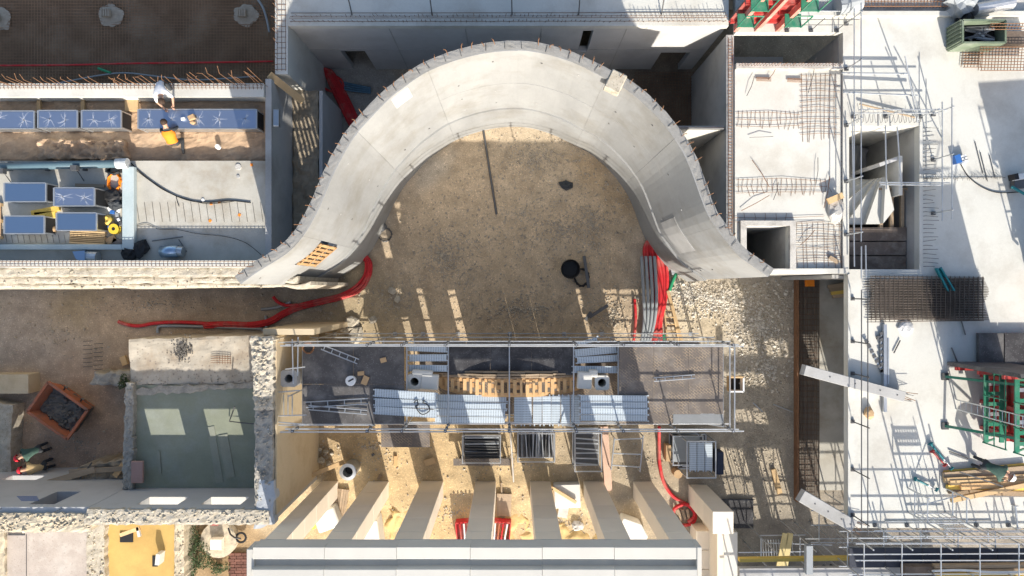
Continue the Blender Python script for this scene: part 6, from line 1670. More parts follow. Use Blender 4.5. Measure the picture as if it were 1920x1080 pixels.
# tripod stand shadows makers
for k, (px, py) in enumerate([(24, 326), (158, 320)]):
    t = thing("tripod_lamp", ["left", "right"][k] + " small dark tripod lamp under the blue pipe", "lamp", P(px, py, zf))
    c = P(px, py, zf)
    MB().box(c + Vector((0, 0, .5)), (.2, .16, .18)).part("lamp_head", DSTEEL, t)
    for a in (.5, 2.6, 4.7): MB().tube([c + Vector((0, 0, .45)), c + Vector((.35 * math.cos(a), .35 * math.sin(a), .0))], .014, 5).part("leg", DSTEEL, t)
for k, (a, b, w, lab) in enumerate([((60, 400), (112, 390), .16, "yellow beam between the duct boxes, upper"), ((66, 405), (105, 402), .22, "yellow beam between the duct boxes, lower")]):
    MB().beam(P(*a, zf + .1), P(*b, zf + .1), w, .1).solo("yellow_beam", YELL, lab, "beam")
pallet("pallet", "pale pallet lying below the lower right duct box", P(168, 446, zf + .02), R(-3), WOOD, 1.15, .45)
pallet("pallet", "pallet end showing at the photo's left edge in the basin", P(-4, 415, zf + .02), R(90), WOOD, 1.2, .4)
MB().beam(P(142, 347, zf + .06), P(196, 349, zf + .06), .1, .08).solo("grey_batten", WOODG, "grey batten behind the creased duct box", "batten")
# tools along the kerb
coil(P(217, 342, zf), .22, 4, .022, ORNG, "orange_cable", "orange cable coil on the basin floor by the kerb", "cable", 1.5)
coil(P(218, 320, zf), .24, 4, .035, BLACK, "black_hose", "black hose heap at the basin's upper right corner", "hose", .6)
MB().blob(P(215, 370, zf) + Vector((0, 0, .12)), (.62, .5, .3), 21, 12, 8, .6).solo("black_bag", BLACK, "crumpled black bag below the orange cable", "bag")
MB().blob(P(220, 385, zf) + Vector((0, 0, .12)), (.45, .4, .26), 22, 12, 8, .6).solo("grey_bag", CLD, "dark grey bag under the black one", "bag")
def reel(c, lab):
    t = thing("cable_reel", lab, "cable reel", c)
    MB().lathe(c, [(.05, .02), (.17, .02), (.17, .05), (.09, .05), (.09, .17), (.17, .17), (.17, .20), (.05, .20), (.05, .02)], 18).part("drum", YPLA, t)
    MB().lathe(c + Vector((0, 0, .06)), [(.13, .0), (.14, .05), (.13, .10)], 16).part("cable", BLACK, t)
    MB().lathe(c + Vector((0, 0, .202)), [(0, 0), (.06, .0)], 10).part("hub", BLACK, t)
reel(P(219, 430, zf), "yellow cable reel at the basin's lower right")
MB().lathe(P(205, 413, zf), [(.0, .16), (.1, .2), (.16, .14), (.17, .02), (.1, 0)], 16).solo("yellow_bag", YELL, "round yellow bag beside the lower right duct box", "bag")
MB().lathe(P(100, 430, zf), [(.0, .16), (.1, .18), (.14, .12), (.14, .0)], 14).solo("tan_bucket", CARD, "tan bucket between the two lower duct boxes", "bucket")
rnd = random.Random(12)
for k, (px, py) in enumerate([(208, 392), (213, 398), (222, 402), (225, 412), (214, 418), (228, 420), (210, 425), (224, 395)]):
    MB().box(P(px, py, zf) + Vector((0, 0, .06)), (rnd.uniform(.08, .2), rnd.uniform(.07, .14), .1), rnd.uniform(0, 3)).solo("hand_tool", rnd.choice([DSTEEL, WHITE, CARD, BLUE, GREYP]), "small tool among the clutter by the blue kerb, " + ["topmost", "second from top", "right of centre", "rightmost", "lower centre", "lower right", "lower left", "upper right"][k], "tool", "tools by the basin kerb", bevel=.01)
for k, (px, py, m_, lab) in enumerate([(210, 450, CARD, "torn cardboard in the basin's corner, left"), (222, 455, FORMD, "brown board in the basin's corner, right")]):
    MB().box(P(px, py, zf) + Vector((0, 0, .05)), (.34, .22, .04), [.5, -.3][k]).solo("scrap_board", m_, lab, "scrap")
# aluminium end of lower right duct
MB().box(P(187, 418, zf) + Vector((0, 0, .25)), (.2, .5, .5)).solo("foil_end_box", M("bright_foil", (.7, .7, .7), .2, 6, .2, 1.0, 8, metal=.9), "bright crumpled foil box at the lower right duct's end", "box", bevel=.02)
# outside the basin
el = thing("duct_elbow", "blue-grey duct elbow lying in the shade below the basin", "duct", P(160, 482, zf))
pts = [P(143, 478, zf + .2), P(150, 480, zf + .2), P(158, 483, zf + .2), P(164, 486, zf + .2)]
MB().prism([P(140, 472, zf + .3), P(163, 470, zf + .3), P(163, 492, zf + .3), P(154, 491, zf + .3), P(146, 485, zf + .3)], zf + .02, zf + .42).part("bend", FOIL, el)
MB().tube([P(164, 482, zf + .2), P(184, 483, zf + .2)], .19, 14).part("spigot", GALV, el)
hd = thing("round_duct", "short round duct piece lying in the shade on the terrace", "duct", P(323, 472, zf))
MB().tube([P(303, 472, zf + .2), P(334, 471, zf + .2)], .2, 16).part("shell", FOIL, hd, smooth=True)
MB().tube([P(334, 471, zf + .2), P(344, 472, zf + .2)], .17, 16).part("inner_sleeve", DUCTS, hd)
MB().blob(P(246, 475, zf) + Vector((0, 0, .12)), (.5, .45, .28), 31, 12, 8, .7).solo("black_sheet", BLACK, "crumpled black sheet beside the basin's lower corner", "sheet")
MB().blob(P(268, 466, zf) + Vector((0, 0, .12)), (.4, .55, .26), 33, 12, 8, .7).solo("black_sheet", BLACK, "crumpled black sheet right of the first one", "sheet")
for k, (pts_, r_, lab) in enumerate([([(245, 305), (262, 322), (290, 344), (325, 365), (360, 377), (395, 379), (430, 376), (470, 380)], .018, "thick dark cable curving over the sunny terrace"),
        ([(250, 315), (280, 338), (310, 358), (345, 372), (390, 382), (440, 377)], .012, "thin dark cable beside the thick one on the terrace"),
        ([(330, 368), (333, 380), (336, 387)], .01, "short cable end branching down on the terrace"),
        ([(255, 424), (275, 420), (300, 430), (330, 430), (370, 438), (420, 443), (460, 455), (490, 478)], .008, "thin cable trailing through the terrace's shadow")]):
    MB().tube(smooth_path([P(x, y, zf + .03) for x, y in pts_], 5), r_, 5).solo("terrace_cable", BLACK, lab, "cable", smooth=True)
for k, (a, b, lab) in enumerate([((335, 449), (350, 472), "thin stick lying near the round duct, left"), ((285, 452), (343, 444), "thin stick lying near the round duct, upper")]):
    MB().tube([P(*a, zf + .03), P(*b, zf + .03)], .014, 5).solo("thin_stick", DSTEEL, lab, "stick")
# formwork tie grooves on the terrace floor: thin raised joint lines
jl = thing("tie_row", "row of bent tie wires standing across the terrace floor", "rebar", P(370, 400, zf))
for k in range(17):
    MB().tube([P(256 + k * 14.5, 380 - (k % 3), zf + .01), P(261 + k * 14.5, 416, zf + .01)], .007, 4).part("tie_wire", DSTEEL, jl)
for k in range(12):
    MB().tube([P(10 + k * 11, 440, zf + .025), P(13 + k * 11, 455, zf + .025)], .007, 4).part("tie_wire", DSTEEL, jl)
for k, (px, py, c) in enumerate([(447, 313, CR), (381, 375, WHITE), (447, 331, CG)]):
    MB().lathe(P(px, py, zf), [(0, .03), (.10 if k == 0 else .05, .03), (.11 if k == 0 else .06, .0)], 14).solo("floor_cap", c, ["speckled round cap at the terrace's upper right", "small white cap beside the dark cable", "grey cap below the speckled one"][k], "cap")
for k, (px, py) in enumerate([(396, 382), (411, 379), (394, 414), (449, 403), (472, 309)]):
    MB().box(P(px, py, zf) + Vector((0, 0, .008)), (.09, .08, .012), .4 * k).solo("paint_mark", ORNG, "small orange paint mark on the terrace, " + ["upper left", "upper right", "at the shadow line", "right of the shadow line", "nearest the trench"][k], "paint mark")
# timber boards between ducts (planks standing on the membrane)
for k, px in enumerate((66, 149, 232)):
    MB().b2(PX(px - 3, 5), PX(px + (4 if k < 2 else 22), 5), PY(206, 5), PY(184, 5), 4.78, 4.86).solo("membrane_board", WOOD, ["left", "middle", "right"][k] + " pale board on the membrane between duct ends", "board", bevel=.005)
# crumpled membrane heap
MB().rough([P(62, 300, 5), P(238, 300, 5), P(232, 262, 5), P(70, 258, 5)], 4.6, 4.95, 60, 16, .22, .12, 3.0, 2.6).solo("membrane_heap", MEMB, "crumpled brown membrane heaped above the blue pipe", "membrane", smooth=False)
tb = thing("tool_tray", "brown tool tray and gloves lying on the long duct", "tray", P(360, 222, 5.38))
MB().box(P(361, 221, 5.38) + Vector((0, 0, .06)), (.22, .18, .1), .4).part("tray", CARD, tb, bevel=.02); MB().box(P(344, 223, 5.38) + Vector((0, 0, .03)), (.14, .1, .05), .2).part("glove", WHITE, tb, bevel=.015)
MB().blob(P(363, 230, 5.38) + Vector((0, 0, .04)), (.2, .14, .08), 5, 8, 5, .4).part("glove", CARD, tb)
MB().lathe(P(410, 276, 4.8), [(.0, .12), (.08, .12), (.09, 0)], 10).solo("paper_cup", WHITE, "white pot on the membrane right of the orange worker", "pot")
MB().box(P(519, 222, 5.2) + Vector((0, 0, .0)), (.18, .55, .18)).solo("wall_box", DUCTS, "grey box fixed on the terrace's east wall", "box", bevel=.01)
MB().beam(P(505, 140, 5.0), P(568, 190, 4.0), .24, .07).solo("trench_plank", WOOD, "long plank spanning from the pit's corner down to the trench", "plank")
m_ = MB()
for k in range(3): m_.tube([P(700, 128 + k * 1, .2), P(760, 140 + k, .2)], .02, 5)

# ================================================================== conduits
def conduit(pts, r, mat, name, label, group=None, z=.09, corr=True):
    path = smooth_path([P(x, y, z + dz) for x, y, dz in pts], 10)
    if corr:
        # corrugated: radius ripples along the length
        cum = 0; fine_ = [path[0]]
        out = []
        for i in range(len(path) - 1):
            seg = (path[i + 1] - path[i]); n_ = max(1, int(seg.length / .03))
            for k in range(n_): out.append(path[i] + seg * (k / n_))
        out.append(path[-1])
        rr = [r * (1.0 if i % 2 else .9) for i in range(len(out))]
        return MB().tube(out, rr, 8).solo(name, mat, label, "conduit", group, smooth=True)
    return MB().tube(path, r, 8).solo(name, mat, label, "conduit", group, smooth=True)
L1 = [(677, 478, .1), (686, 492, .05), (684, 515, 0), (668, 536, 0), (640, 552, .0), (600, 562, .0), (560, 572, .0), (530, 585, .02), (505, 599, .02), (470, 606, 0), (420, 605, 0), (380, 607, 0)]
for k in range(3):
    o = k * 4.6
    conduit([(x + (o if i < 4 else o * .3), y + (o * .2 if i < 3 else o * .75), dz + .05 * (k == 1)) for i, (x, y, dz) in enumerate(L1)], .065, RED, "red_conduit", ["upper", "middle", "lower"][k] + " red conduit sweeping from the curve's west foot along the wall", "red conduits along the west")
conduit([(420, 610, .05), (380, 606, .05), (330, 604, .02), (290, 606, 0), (262, 611, 0), (240, 609, 0), (222, 603, .0)], .075, RED, "red_conduit", "red conduit end reaching farthest west on the shaded ground")
conduit([(512, 556, .1), (521, 566, .05), (535, 572, .03), (560, 572, .03)], .07, RED, "red_conduit", "short red conduit stub sticking out of the west bundle")
for pts_, lab in (([(296, 624, .0), (296, 615, 0), (302, 611, 0), (330, 611, 0), (400, 613, 0), (480, 616, 0), (492, 619, 0), (496, 627, 0)], "long grey drain pipe beside the red conduits"), ([(499, 626, 0), (499, 610, 0), (498, 592, 0)], "grey drain pipe stub crossing at the conduits' bend"), ([(490, 580, 0), (520, 576, 0), (545, 566, 0)], "thin grey pipe under the red conduits")):
    conduit(pts_, .055, GREYP, "grey_pipe", lab, corr=False)
# east bundle
for k in range(7):
    o = (k - 3) * 7.5
    conduit([(1222 + o * .35, 446 + abs(k - 3) * 2, .12), (1224 + o * .7, 470, .08), (1232 + o * .8, 505, .06), (1238 + o * .55, 540, .05), (1236 + o * .42, 575, .05), (1228 + o * .5, 605, .05), (1226 + o * .62, 645, .06)], .075, RED, "red_conduit",
            ["leftmost", "second", "third", "middle", "fifth", "sixth", "rightmost"][k] + " red conduit of the bundle under the curve's east foot", "red conduits of the east bundle", z=.08 + .03 * (k % 2))
for k in range(4):
    conduit([(1203 + k * 8, 480, .16), (1205 + k * 8.2, 520, .17), (1207 + k * 8, 560, .17), (1208 + k * 6.5, 600, .16), (1203 + k * 5, 640, .14)], .07, GREYP, "grey_conduit", ["leftmost", "second", "third", "rightmost"][k] + " grey conduit lying on the east red bundle", "grey conduits of the east bundle")
conduit([(1190, 560, .05), (1192, 600, .05), (1188, 640, .05)], .06, RED, "red_conduit", "single red conduit left of the east bundle")
conduit([(1272, 505, .08), (1262, 525, .05), (1255, 545, .05)], .075, GRNP, "green_conduit", "short green conduit right of the east bundle")
conduit([(1244, 628, .05), (1245, 642, .05)], .075, GRNP, "green_conduit", "green conduit end at the platform's edge")
for k in range(3):
    conduit([(1255 + k * 5, 480, .1), (1258 + k * 4, 500, .08), (1262 + k * 3, 515, .05)], .05, GREYP, "dark_conduit", ["left", "middle", "right"][k] + " short grey conduit beside the curve's east foot", "short conduits by the east foot")
# bundle behind the curve
for k in range(6):
    conduit([(604 + k * 3, 126 + k, .3), (612 + k * 3.2, 142, .1), (622 + k * 4, 165, .05), (634 + k * 4.2, 190, .05), (650 + k * 4, 222, .05), (662 + k * 4, 245, .05)], .065, RED, "red_conduit", ["leftmost", "second", "third", "fourth", "fifth", "rightmost"][k] + " red conduit of the shaded bundle behind the curve", "red conduits behind the curve")
conduit([(622, 140, .1), (640, 150, .1), (643, 165, .05), (632, 172, .05), (612, 168, .05), (604, 156, .05)], .05, RED, "red_conduit", "looped red conduit beside the shaded bundle")
for k in range(4):
    conduit([(632, 152 + k * 4, .05), (660, 158 + k * 4, .05), (695, 165 + k * 3, .05)], .04, M("blue_conduit%d" % k, (.10, .20, .28), .1, 4, .5, 0, 10), "blue_conduit", ["top", "second", "third", "bottom"][k] + " blue conduit in the shade behind the curve", "blue conduits behind the curve")
# inside the curve
MB().tube([P(906, 242, .08), P(915, 300, .06), (P(922, 345, .06)), P(931, 402, .06)], .045, 6).solo("dark_pipe", DSTEEL, "thin dark pipe lying north-south inside the curve", "pipe")
MB().blob(P(1061, 348) + Vector((0, 0, .06)), (.5, .36, .16), 44, 12, 7, .7).solo("dark_rag", CLD, "dark rag on the brown ground inside the curve", "rag")
tub = thing("black_tub", "black round tub with a hose rim inside the curve", "tub", P(1068, 505))
MB().lathe(P(1068, 505), [(.3, 0), (.36, .45), (.39, .47), (.36, .49), (.31, .2), (.0, .18)], 24).part("shell", BLACK, tub)
coil(P(1090, 520, .05), .32, 3, .03, BLACK, "black_hose", "black hose coil beside the round tub", "hose", 1.2)
for k, (a, b, lab) in enumerate([((1095, 480), (1104, 540), "dark bar leaning by the round tub"), ((1105, 595), (1140, 572), "dark steel piece on the rubble below the tub"), ((1098, 600), (1108, 585), "short dark block on the rubble below the tub")]):
    MB().beam(P(*a, .15), P(*b, .2), .12, .1).solo("dark_steel_piece", DSTEEL, lab, "steel piece")
MB().beam(P(1252, 545, .2), P(1278, 640, .1), .12, .08).solo("long_batten", WOOD, "long pale batten lying right of the east conduits", "batten")
lad = thing("timber_ladder", "pale ladder lying on the ground right of the east conduits", "ladder", P(1262, 610))
for s in (0, 15): MB().beam(P(1245 + s, 575, .15), P(1252 + s * 1.4, 642, .15), .06, .06).part("stile", WOOD, lad)
for k in range(5): MB().beam(P(1247 + k * 1.2, 582 + k * 13, .15), P(1262 + k * 2, 582 + k * 13, .15), .04, .04).part("rung", WOOD, lad)
MB().blob(P(715, 425) + Vector((0, 0, .1)), (.5, .5, .3), 9, 8, 6, .6).solo("wire_tangle", DSTEEL, "dark tangle of wire at the curve's west foot", "wire")
coil(P(722, 440, .0), .3, 3, .014, DSTEEL, "wire_coil", "loose wire coil at the curve's west foot", "wire")
rnd = random.Random(6)
for k, (px, py, s) in enumerate([(660, 605, .55), (668, 630, .6), (648, 618, .3), (735, 545, .3), (745, 560, .25), (700, 600, .3)]):
    MB().blob(P(px, py) + Vector((0, 0, s * .15)), (s, s * 1.3, s * .4), 60 + k, 9, 6, .5, rnd.uniform(0, 3)).solo("stone_lump", RUBW, ["pale stone slab piece lit by the sun above the left deck", "largest pale stone at the left deck's upper rim", "small pale stone left of the slab piece", "grey stone in the sunlit slit inside the curve", "small stone below the grey one", "stone midway between conduits and deck"][k], "stone")
for k, (a, b, lab) in enumerate([((1450, 758), (1486, 772), "thin tool with white head on the shaded gravel"), ((1412, 755), (1430, 772), "thin tube lying on the gravel right of the deck")]):
    MB().tube([P(*a, .06), P(*b, .08)], .03, 6).solo("gravel_tool", GALV, lab, "tool")
MB().beam(P(1450, 880, .1), P(1462, 925, .1), .2, .08).solo("yard_board", WOOD, "pale board on the gravel near the east cage", "board")
# ================================================================== people
def person(label, base, face, joints, mats, helmet=None, hair=False, vest=None, holds=""):
    """joints in a body frame: x right, y forward, z up (metres), base on the surface stood on; face = heading angle"""
    t = thing("person", label, "person", base)
    rot = Matrix.Rotation(face - math.pi / 2, 4, 'Z')
    J = {k: Vector(v) for k, v in joints.items()}
    bones = [("pelvis", "spine"), ("spine", "chest"), ("chest", "neck"), ("neck", "head"), ("head", "crown"),
             ("chest", "shL"), ("shL", "elL"), ("elL", "wrL"), ("wrL", "hdL"), ("chest", "shR"), ("shR", "elR"), ("elR", "wrR"), ("wrR", "hdR"),
             ("pelvis", "hipL"), ("hipL", "knL"), ("knL", "anL"), ("anL", "toL"), ("pelvis", "hipR"), ("hipR", "knR"), ("knR", "anR"), ("anR", "toR")]
    rad = dict(pelvis=.135, spine=.125, chest=.15, neck=.06, head=.098, crown=.085, shL=.075, shR=.075, elL=.05, elR=.05, wrL=.034, wrR=.034, hdL=.042, hdR=.042,
               hipL=.10, hipR=.10, knL=.07, knR=.07, anL=.05, anR=.05, toL=.042, toR=.042)
    names = list(J)
    me = bpy.data.meshes.new("body")
    me.from_pydata([tuple(J[n]) for n in names], [(names.index(a), names.index(b)) for a, b in bones], [])
    ob = bpy.data.objects.new("body", me); COL.objects.link(ob)
    md = ob.modifiers.new("skin", 'SKIN'); md.use_smooth_shade = True; md.branch_smoothing = .6
    for i, n in enumerate(names):
        sv = me.skin_vertices[0].data[i]; r_ = rad[n]
        sv.radius = (r_ * (1.25 if n in ("chest", "pelvis") else 1), r_ * (.85 if n in ("chest", "pelvis", "spine") else 1)); sv.use_root = (n == "pelvis")
    ob.modifiers.new("sub", 'SUBSURF').levels = 2
    dg = bpy.context.evaluated_depsgraph_get()
    m2 = bpy.data.meshes.new_from_object(ob.evaluated_get(dg)); bpy.data.objects.remove(ob, do_unlink=True)
    # fingers and thumb grown from each palm, nose on the face
    mb = MB(); mb.add([v.co.copy() for v in m2.vertices], [tuple(p.vertices) for p in m2.polygons])
    for s in "LR":
        w, h = J["wr" + s], J["hd" + s]; d = (h - w).normalized(); sd = d.cross(Vector((0, 0, 1))); sd = sd.normalized() if sd.length > .1 else Vector((1, 0, 0))
        dn = sd.cross(d)
        if dn.z > 0: dn = -dn
        for k, l_ in enumerate((.07, .085, .08, .062)):
            o = h + sd * (-.03 + .02 * k) + d * .02
            mb.tube([o, o + d * l_ * .5 + dn * .008, o + d * l_ * .8 + dn * .03, o + d * l_ * .85 + dn * .05], [.010, .0095, .009, .007], 6)
        q = -1 if s == "L" else 1
        o = h - d * .02 + sd * (-.035 * q); mb.tube([o, o - sd * (.03 * q) + d * .03, o - sd * (.035 * q) + d * .055 + dn * .015], [.012, .011, .008], 6)
    hd, cr = J["head"], J["crown"]; up = (cr - hd).normalized(); fw = (J["nose"] - hd).normalized() if "nose" in J else Vector((0, 1, 0))
    return_parts = (hd, cr, up)
    body = MB(); body.add([rot @ v + Vector(base) for v in mb.v], mb.f)
    bo = body.part("body", mats["skin"], t, smooth=True)
    order = ["skin", "top", "legs", "shoes", "sleeve"]
    for k in order[1:]: bo.data.materials.append(mats.get(k, mats["top"]))
    key = {}
    for i, (a, b) in enumerate(bones): key[i] = (J[a], J[b], a, b)
    inv = rot.inverted(); off = Vector(base) - Vector(t.location)
    for p in bo.data.polygons:
        c = inv @ (p.center - off)
        best, bi = 9, 0
        for i, (A, B, a, b) in key.items():
            ab = B - A; tt = max(0, min(1, (c - A).dot(ab) / max(ab.length_squared, 1e-9))); dd = (c - A - ab * tt).length
            if dd < best: best, bi, bt = dd, i, tt
        a, b = key[bi][2], key[bi][3]
        if b in ("spine", "chest", "shL", "shR"): mi = 1
        elif b in ("elL", "elR"): mi = 1
        elif b in ("wrL", "wrR"): mi = 4 if "sleeve" in mats else 0
        elif b in ("hipL", "hipR", "knL", "knR", "anL", "anR"): mi = 2
        elif b in ("toL", "toR"): mi = 3
        elif b == "neck": mi = 1 if bt < .6 else 0
        else: mi = 0
        p.material_index = mi
    def hat(mat, rr, name, brim):
        c = hd + up * .03
        ax = up; s1 = ax.orthogonal().normalized(); s2 = ax.cross(s1)
        mb2 = MB(); vs, fs = [], []
        prof = [(rr * (1.22 if brim else 1.0), .0), (rr, .012), (rr * .97, .05), (rr * .8, .10), (rr * .45, .135), (.0, .145)]
        n_ = 14
        for (r_, z_) in prof:
            for j in range(n_):
                a = 2 * math.pi * j / n_; vs.append(c + (s1 * math.cos(a) + s2 * math.sin(a)) * r_ + ax * z_)
        for i in range(len(prof) - 1):
            for j in range(n_): fs.append((i * n_ + j, i * n_ + (j + 1) % n_, (i + 1) * n_ + (j + 1) % n_, (i + 1) * n_ + j))
        mb2.add([rot @ v + Vector(base) for v in vs], fs).part(name, mat, t, smooth=True)
    if helmet: hat(helmet, .135, "helmet", True)
    if hair: hat(HAIR, .112, "hair", False)
    if vest:
        a, b = J["pelvis"].lerp(J["spine"], .3), J["chest"].lerp(J["neck"], .25)
        mid = (a + b) / 2
        pts = [rot @ (a.lerp(b, k / 5)) + Vector(base) for k in range(6)]
        vb = MB(); axx = (rot @ Vector((1, 0, 0))); 
        ring = []
        n_ = 14
        for k, p in enumerate(pts):
            d = (pts[min(k + 1, 5)] - pts[max(k - 1, 0)]).normalized(); n2 = d.cross(axx).normalized()
            wx = [.19, .185, .19, .215, .225, .17][k]; wy = [.15, .14, .145, .16, .15, .10][k]
            for j in range(n_):
                an = 2 * math.pi * j / n_; ring.append(p + axx * (math.cos(an) * wx) + n2 * (math.sin(an) * wy))
        fs = [(i * n_ + j, i * n_ + (j + 1) % n_, (i + 1) * n_ + (j + 1) % n_, (i + 1) * n_ + j) for i in range(5) for j in range(n_)]
        vb.add(ring, fs).part("vest", vest, t, smooth=True)
    return t
BEND = dict(pelvis=(0, -.18, .82), spine=(0, 0, .98), chest=(0, .24, 1.06), neck=(0, .40, 1.08), head=(0, .50, 1.09), crown=(0, .62, 1.13),
            shL=(-.19, .27, 1.04), elL=(-.27, .42, .84), wrL=(-.18, .60, .72), hdL=(-.15, .68, .70), shR=(.19, .27, 1.04), elR=(.26, .44, .84), wrR=(.16, .62, .74), hdR=(.13, .70, .72),
            hipL=(-.10, -.18, .78), knL=(-.12, .02, .44), anL=(-.12, -.12, .09), toL=(-.14, .08, .05), hipR=(.10, -.18, .78), knR=(.13, .06, .44), anR=(.14, -.06, .09), toR=(.16, .14, .05))
KNEEL = dict(pelvis=(0, -.1, .42), spine=(0, .02, .60), chest=(0, .22, .76), neck=(0, .36, .84), head=(0, .44, .90), crown=(0, .52, 1.02),
            shL=(-.19, .24, .76), elL=(-.28, .36, .56), wrL=(-.2, .56, .5), hdL=(-.17, .64, .49), shR=(.19, .24, .76), elR=(.27, .40, .56), wrR=(.18, .60, .52), hdR=(.15, .68, .51),
            hipL=(-.11, -.1, .40), knL=(-.16, .26, .30), anL=(-.15, -.02, .08), toL=(-.16, .16, .05), hipR=(.11, -.1, .40), knR=(.16, .12, .09), anR=(.14, -.28, .08), toR=(.14, -.4, .05))
STAND = dict(pelvis=(0, 0, .93), spine=(0, .02, 1.12), chest=(0, .05, 1.32), neck=(0, .07, 1.49), head=(0, .12, 1.58), crown=(0, .15, 1.70),
            shL=(-.20, .05, 1.38), elL=(-.27, .12, 1.12), wrL=(-.2, .32, 1.02), hdL=(-.17, .40, 1.01), shR=(.20, .05, 1.38), elR=(.28, .1, 1.12), wrR=(.22, .32, 1.04), hdR=(.2, .40, 1.03),
            hipL=(-.10, 0, .90), knL=(-.11, .06, .50), anL=(-.12, 0, .09), toL=(-.14, .18, .05), hipR=(.10, 0, .90), knR=(.12, -.02, .50), anR=(.13, -.12, .09), toR=(.15, .06, .05))
M_ = lambda **k: k
person("worker in white T-shirt bending over the long foil duct from above", P(326, 176, 4.75), R(-75), BEND, M_(skin=SKIN, top=CLW, legs=CLD, shoes=BLACK), hair=True)
person("worker in orange vest kneeling below the long foil duct", P(336, 268, 4.75), R(95), KNEEL, M_(skin=SKIN, top=CLD, legs=CLD, shoes=BLACK, sleeve=CLD), hair=True, vest=ORNG)
person("worker in dark green jacket and white helmet bending over the timber pile", P(1825, 864, ZS), R(-28), BEND, M_(skin=SKIN, top=CLG, legs=CLD, shoes=BLACK, sleeve=CLG), helmet=WHITE)
person("worker in dark green jacket and red helmet at the yard's left edge", P(92, 836), R(205), BEND, M_(skin=SKIN, top=CLG, legs=CLD, shoes=BLACK, sleeve=CLG), helmet=M("red_helmet", (.7, .03, .05), .04, 4, .4, .02, 10))
person("worker in tan shirt and red helmet by the yard wall", P(100, 866), R(185), BEND, M_(skin=SKIN, top=CLT, legs=CLD, shoes=BLACK, sleeve=CLT), helmet=MATS["red_helmet"])
person("worker in white helmet under the scaffold at the bottom edge", P(1550, 1060, 1.2), R(-60), STAND, M_(skin=SKIN, top=CLD, legs=CLD, shoes=BLACK, sleeve=CLD), helmet=M("grey_helmet", (.45, .50, .58), .04, 4, .4, .02, 10))
# ================================================================== scaffold along the south side of the east slab
S2 = thing("south_scaffold", "tube scaffold with dark boarded deck along the east slab's south side", "scaffold", (14, -9.2, 0))
zD = 4.5
YSA, YSB = PY(1028, zD), PY(1064, zD)
sx = [PX(p, zD) for p in (1592, 1660, 1730, 1800, 1870, 1940)]
for x in sx:
    for y in (YE0 - .25, YSB): MB().tube([(x, y, 0), (x, y, zD + 1.6)], .026, 6).part("standard", GALV, S2)
    for z in (2.2, zD - .1, zD + 1.0): MB().tube([(x, YE0 - .25, z), (x, YSB, z)], .022, 6).part("transom", GALV, S2)
    for k in range(5): MB().tube([(x, YE0 - .3 - k * .16, zD - .9), (x, YE0 - .3 - k * .16, zD - .1)], .012, 5).part("frame_bar", GALV, S2)
for y in (YE0 - .25, YSA, YSB):
    for z in (2.2, zD - .1, zD + .55, zD + 1.05): MB().tube([(sx[0] - .3, y, z), (sx[-1] + .3, y + random.uniform(-.04, .04), z)], .022, 6).part("ledger", GALV, S2)
for i in range(5):
    MB().b2(sx[i] + .01, sx[i + 1] - .01, YSB, YSA, zD - .03, zD).part("deck_board", M("navy_deck%d" % i, (.035, .04, .055), .3, 2, .6, .12, 10) if i == 0 else MATS["navy_deck0"], S2)
for i in range(5): MB().tube([(sx[i], YE0 - .3, zD - .1), (sx[i + 1], YE0 - .3, zD - 2.2)], .02, 6).part("brace", GALV, S2)
# inner lower bay at the corner
S3 = thing("corner_scaffold", "low scaffold bay with yellow planks at the slab's lower left corner", "scaffold", P(1470, 1035))
for (px, py) in ((1427, 1008), (1427, 1050), (1500, 1008), (1500, 1050), (1560, 1012), (1560, 1054)):
    q = P(px, py, 2.0); MB().tube([(q.x, q.y, 0), (q.x, q.y, 3.4)], .026, 6).part("standard", GALV, S3)
for (a, b, z) in (((1425, 1004), (1510, 1003), 2.4), ((1385, 1036), (1512, 1034), 2.4), ((1427, 1008), (1427, 1050), 2.2), ((1500, 1008), (1500, 1050), 2.2), ((1510, 1010), (1600, 1010), 2.4), ((1515, 1045), (1590, 1046), 2.4), ((1440, 1018), (1560, 1022), 1.2), ((1400, 1048), (1580, 1050), 1.2)):
    MB().tube([P(*a, z), P(*b, z)], .022, 6).part("ledger", GALV, S3)
for k in range(12): MB().tube([P(1430 + k * 5, 1012, 2.4), P(1432 + k * 5, 1046, 1.4)], .014, 5).part("frame_bar", GALV, S3)
for k in range(2): MB().beam(P(1473 + k * 9, 1000, 2.6), P(1458 + k * 11, 1075, 2.6), .2, .06).part("plank", M("pale_yellow_plank", (.62, .50, .24), .12, 2, .8, .2, 20) if k == 0 else MATS["pale_yellow_plank"], S3)
for k, (a, b, w, h, mat, lab) in enumerate([((1385, 1049), (1590, 1046), .12, .2, YELL, "long ochre beam along the bottom scaffold"), ((1385, 1072), (1690, 1070), .3, .2, CG, "long grey steel beam along the bottom edge"), ((1516, 1022), (1516, 1075), .22, .2, GREYP, "grey column standing at the bottom scaffold")]):
    MB().beam(P(*a, 3.6 + .23 * k), P(*b, 3.6 + .23 * k), w, h).solo("long_beam" if k < 2 else "grey_column", mat, lab, "beam" if k < 2 else "column")
bpk = thing("brick_pack", "pack of brown blocks on the deck at the bottom right", "blocks", P(1715, 1066, zD + .3))
_bb = MB().box((0, 0, 0), (.36, .16, .14)).mesh("block", mat=FORMD)
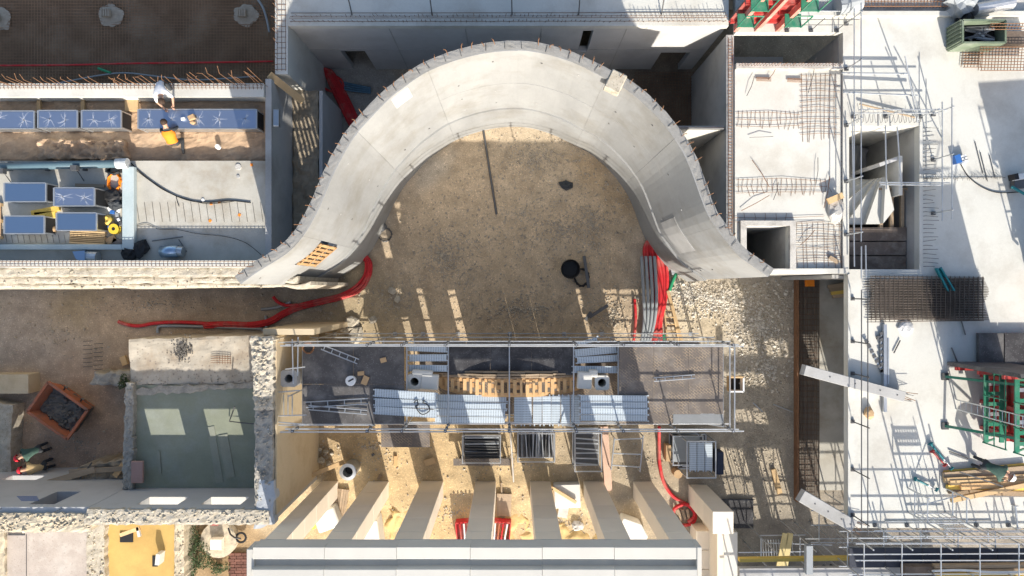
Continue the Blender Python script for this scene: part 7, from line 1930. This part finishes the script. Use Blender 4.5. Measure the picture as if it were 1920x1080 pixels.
for i in range(3):
    for j in range(3):
        for k in range(2): inst("block", _bb, bpk, P(1697 + i * 19, 1060 + j * 9, zD) + Vector((0, 0, .1 + k * .15)), rz=random.uniform(-.08, .08))
yb = thing("beam_stack", "stack of ochre formwork beams running off the bottom right corner", "timber stack", P(1840, 1068, zD))
for k in range(5): MB().beam(P(1750, 1061 + k * 7, zD + .3), P(1945, 1059 + k * 7, zD + .3), .1, .2).part("beam", [WOODG, WOODG, YELL, YELL, YELL][k], yb)
MB().tube(smooth_path([P(1748, 1071, zD + .5), P(1800, 1069, zD + .5), P(1860, 1073, zD + .5), P(1930, 1072, zD + .5)], 4), .04, 6).solo("pale_hose", WHITE, "pale hose lying on the ochre beam stack", "hose", smooth=True)
# ================================================================== the facade south of the frame that shades the gravel strip
SB = thing("south_building", "unfinished facade wall beyond the photo's bottom edge, known by its shadows", "building", (12, -12.4, 0))
mb = MB()
wall_with_openings(mb, 9.0, 12.5, -12.6, -12.35, 0, 4.75, [(9.7, 10.9, 1.7, 3.5), (11.3, 12.3, 1.7, 3.5), (10.2, 12.2, 3.85, 4.35)])
mb.part("low_wall", CG, SB)
mb = MB()
wall_with_openings(mb, 12.5, 17.5, -12.6, -12.35, 0, 7.0, [(12.8, 13.8, 5.1, 5.95), (12.9, 15.4, 1.6, 3.7), (14.4, 16.4, 5.0, 6.2), (15.8, 17.2, 1.2, 3.6)])
mb.part("high_wall", CG, SB)
S4 = thing("facade_scaffold", "tube scaffold before the facade beyond the bottom edge", "scaffold", (11, -12.1, 0))
for k in range(9):
    x = 8.6 + k * .95
    MB().tube([(x, -12.1, 0), (x + .05, -12.1, 5.6)], .028, 6).part("standard", GALV, S4)
for z in (1.9, 2.5, 3.2, 4.1, 5.2): MB().tube([(8.3, -12.1, z), (17, -12.1, z + .03)], .026, 6).part("ledger", GALV, S4)
for k in range(6): MB().tube([(8.6 + k * 1.2, -12.15, .8), (9.9 + k * 1.2, -12.15, 3.9)], .026, 6).part("brace", GALV, S4)
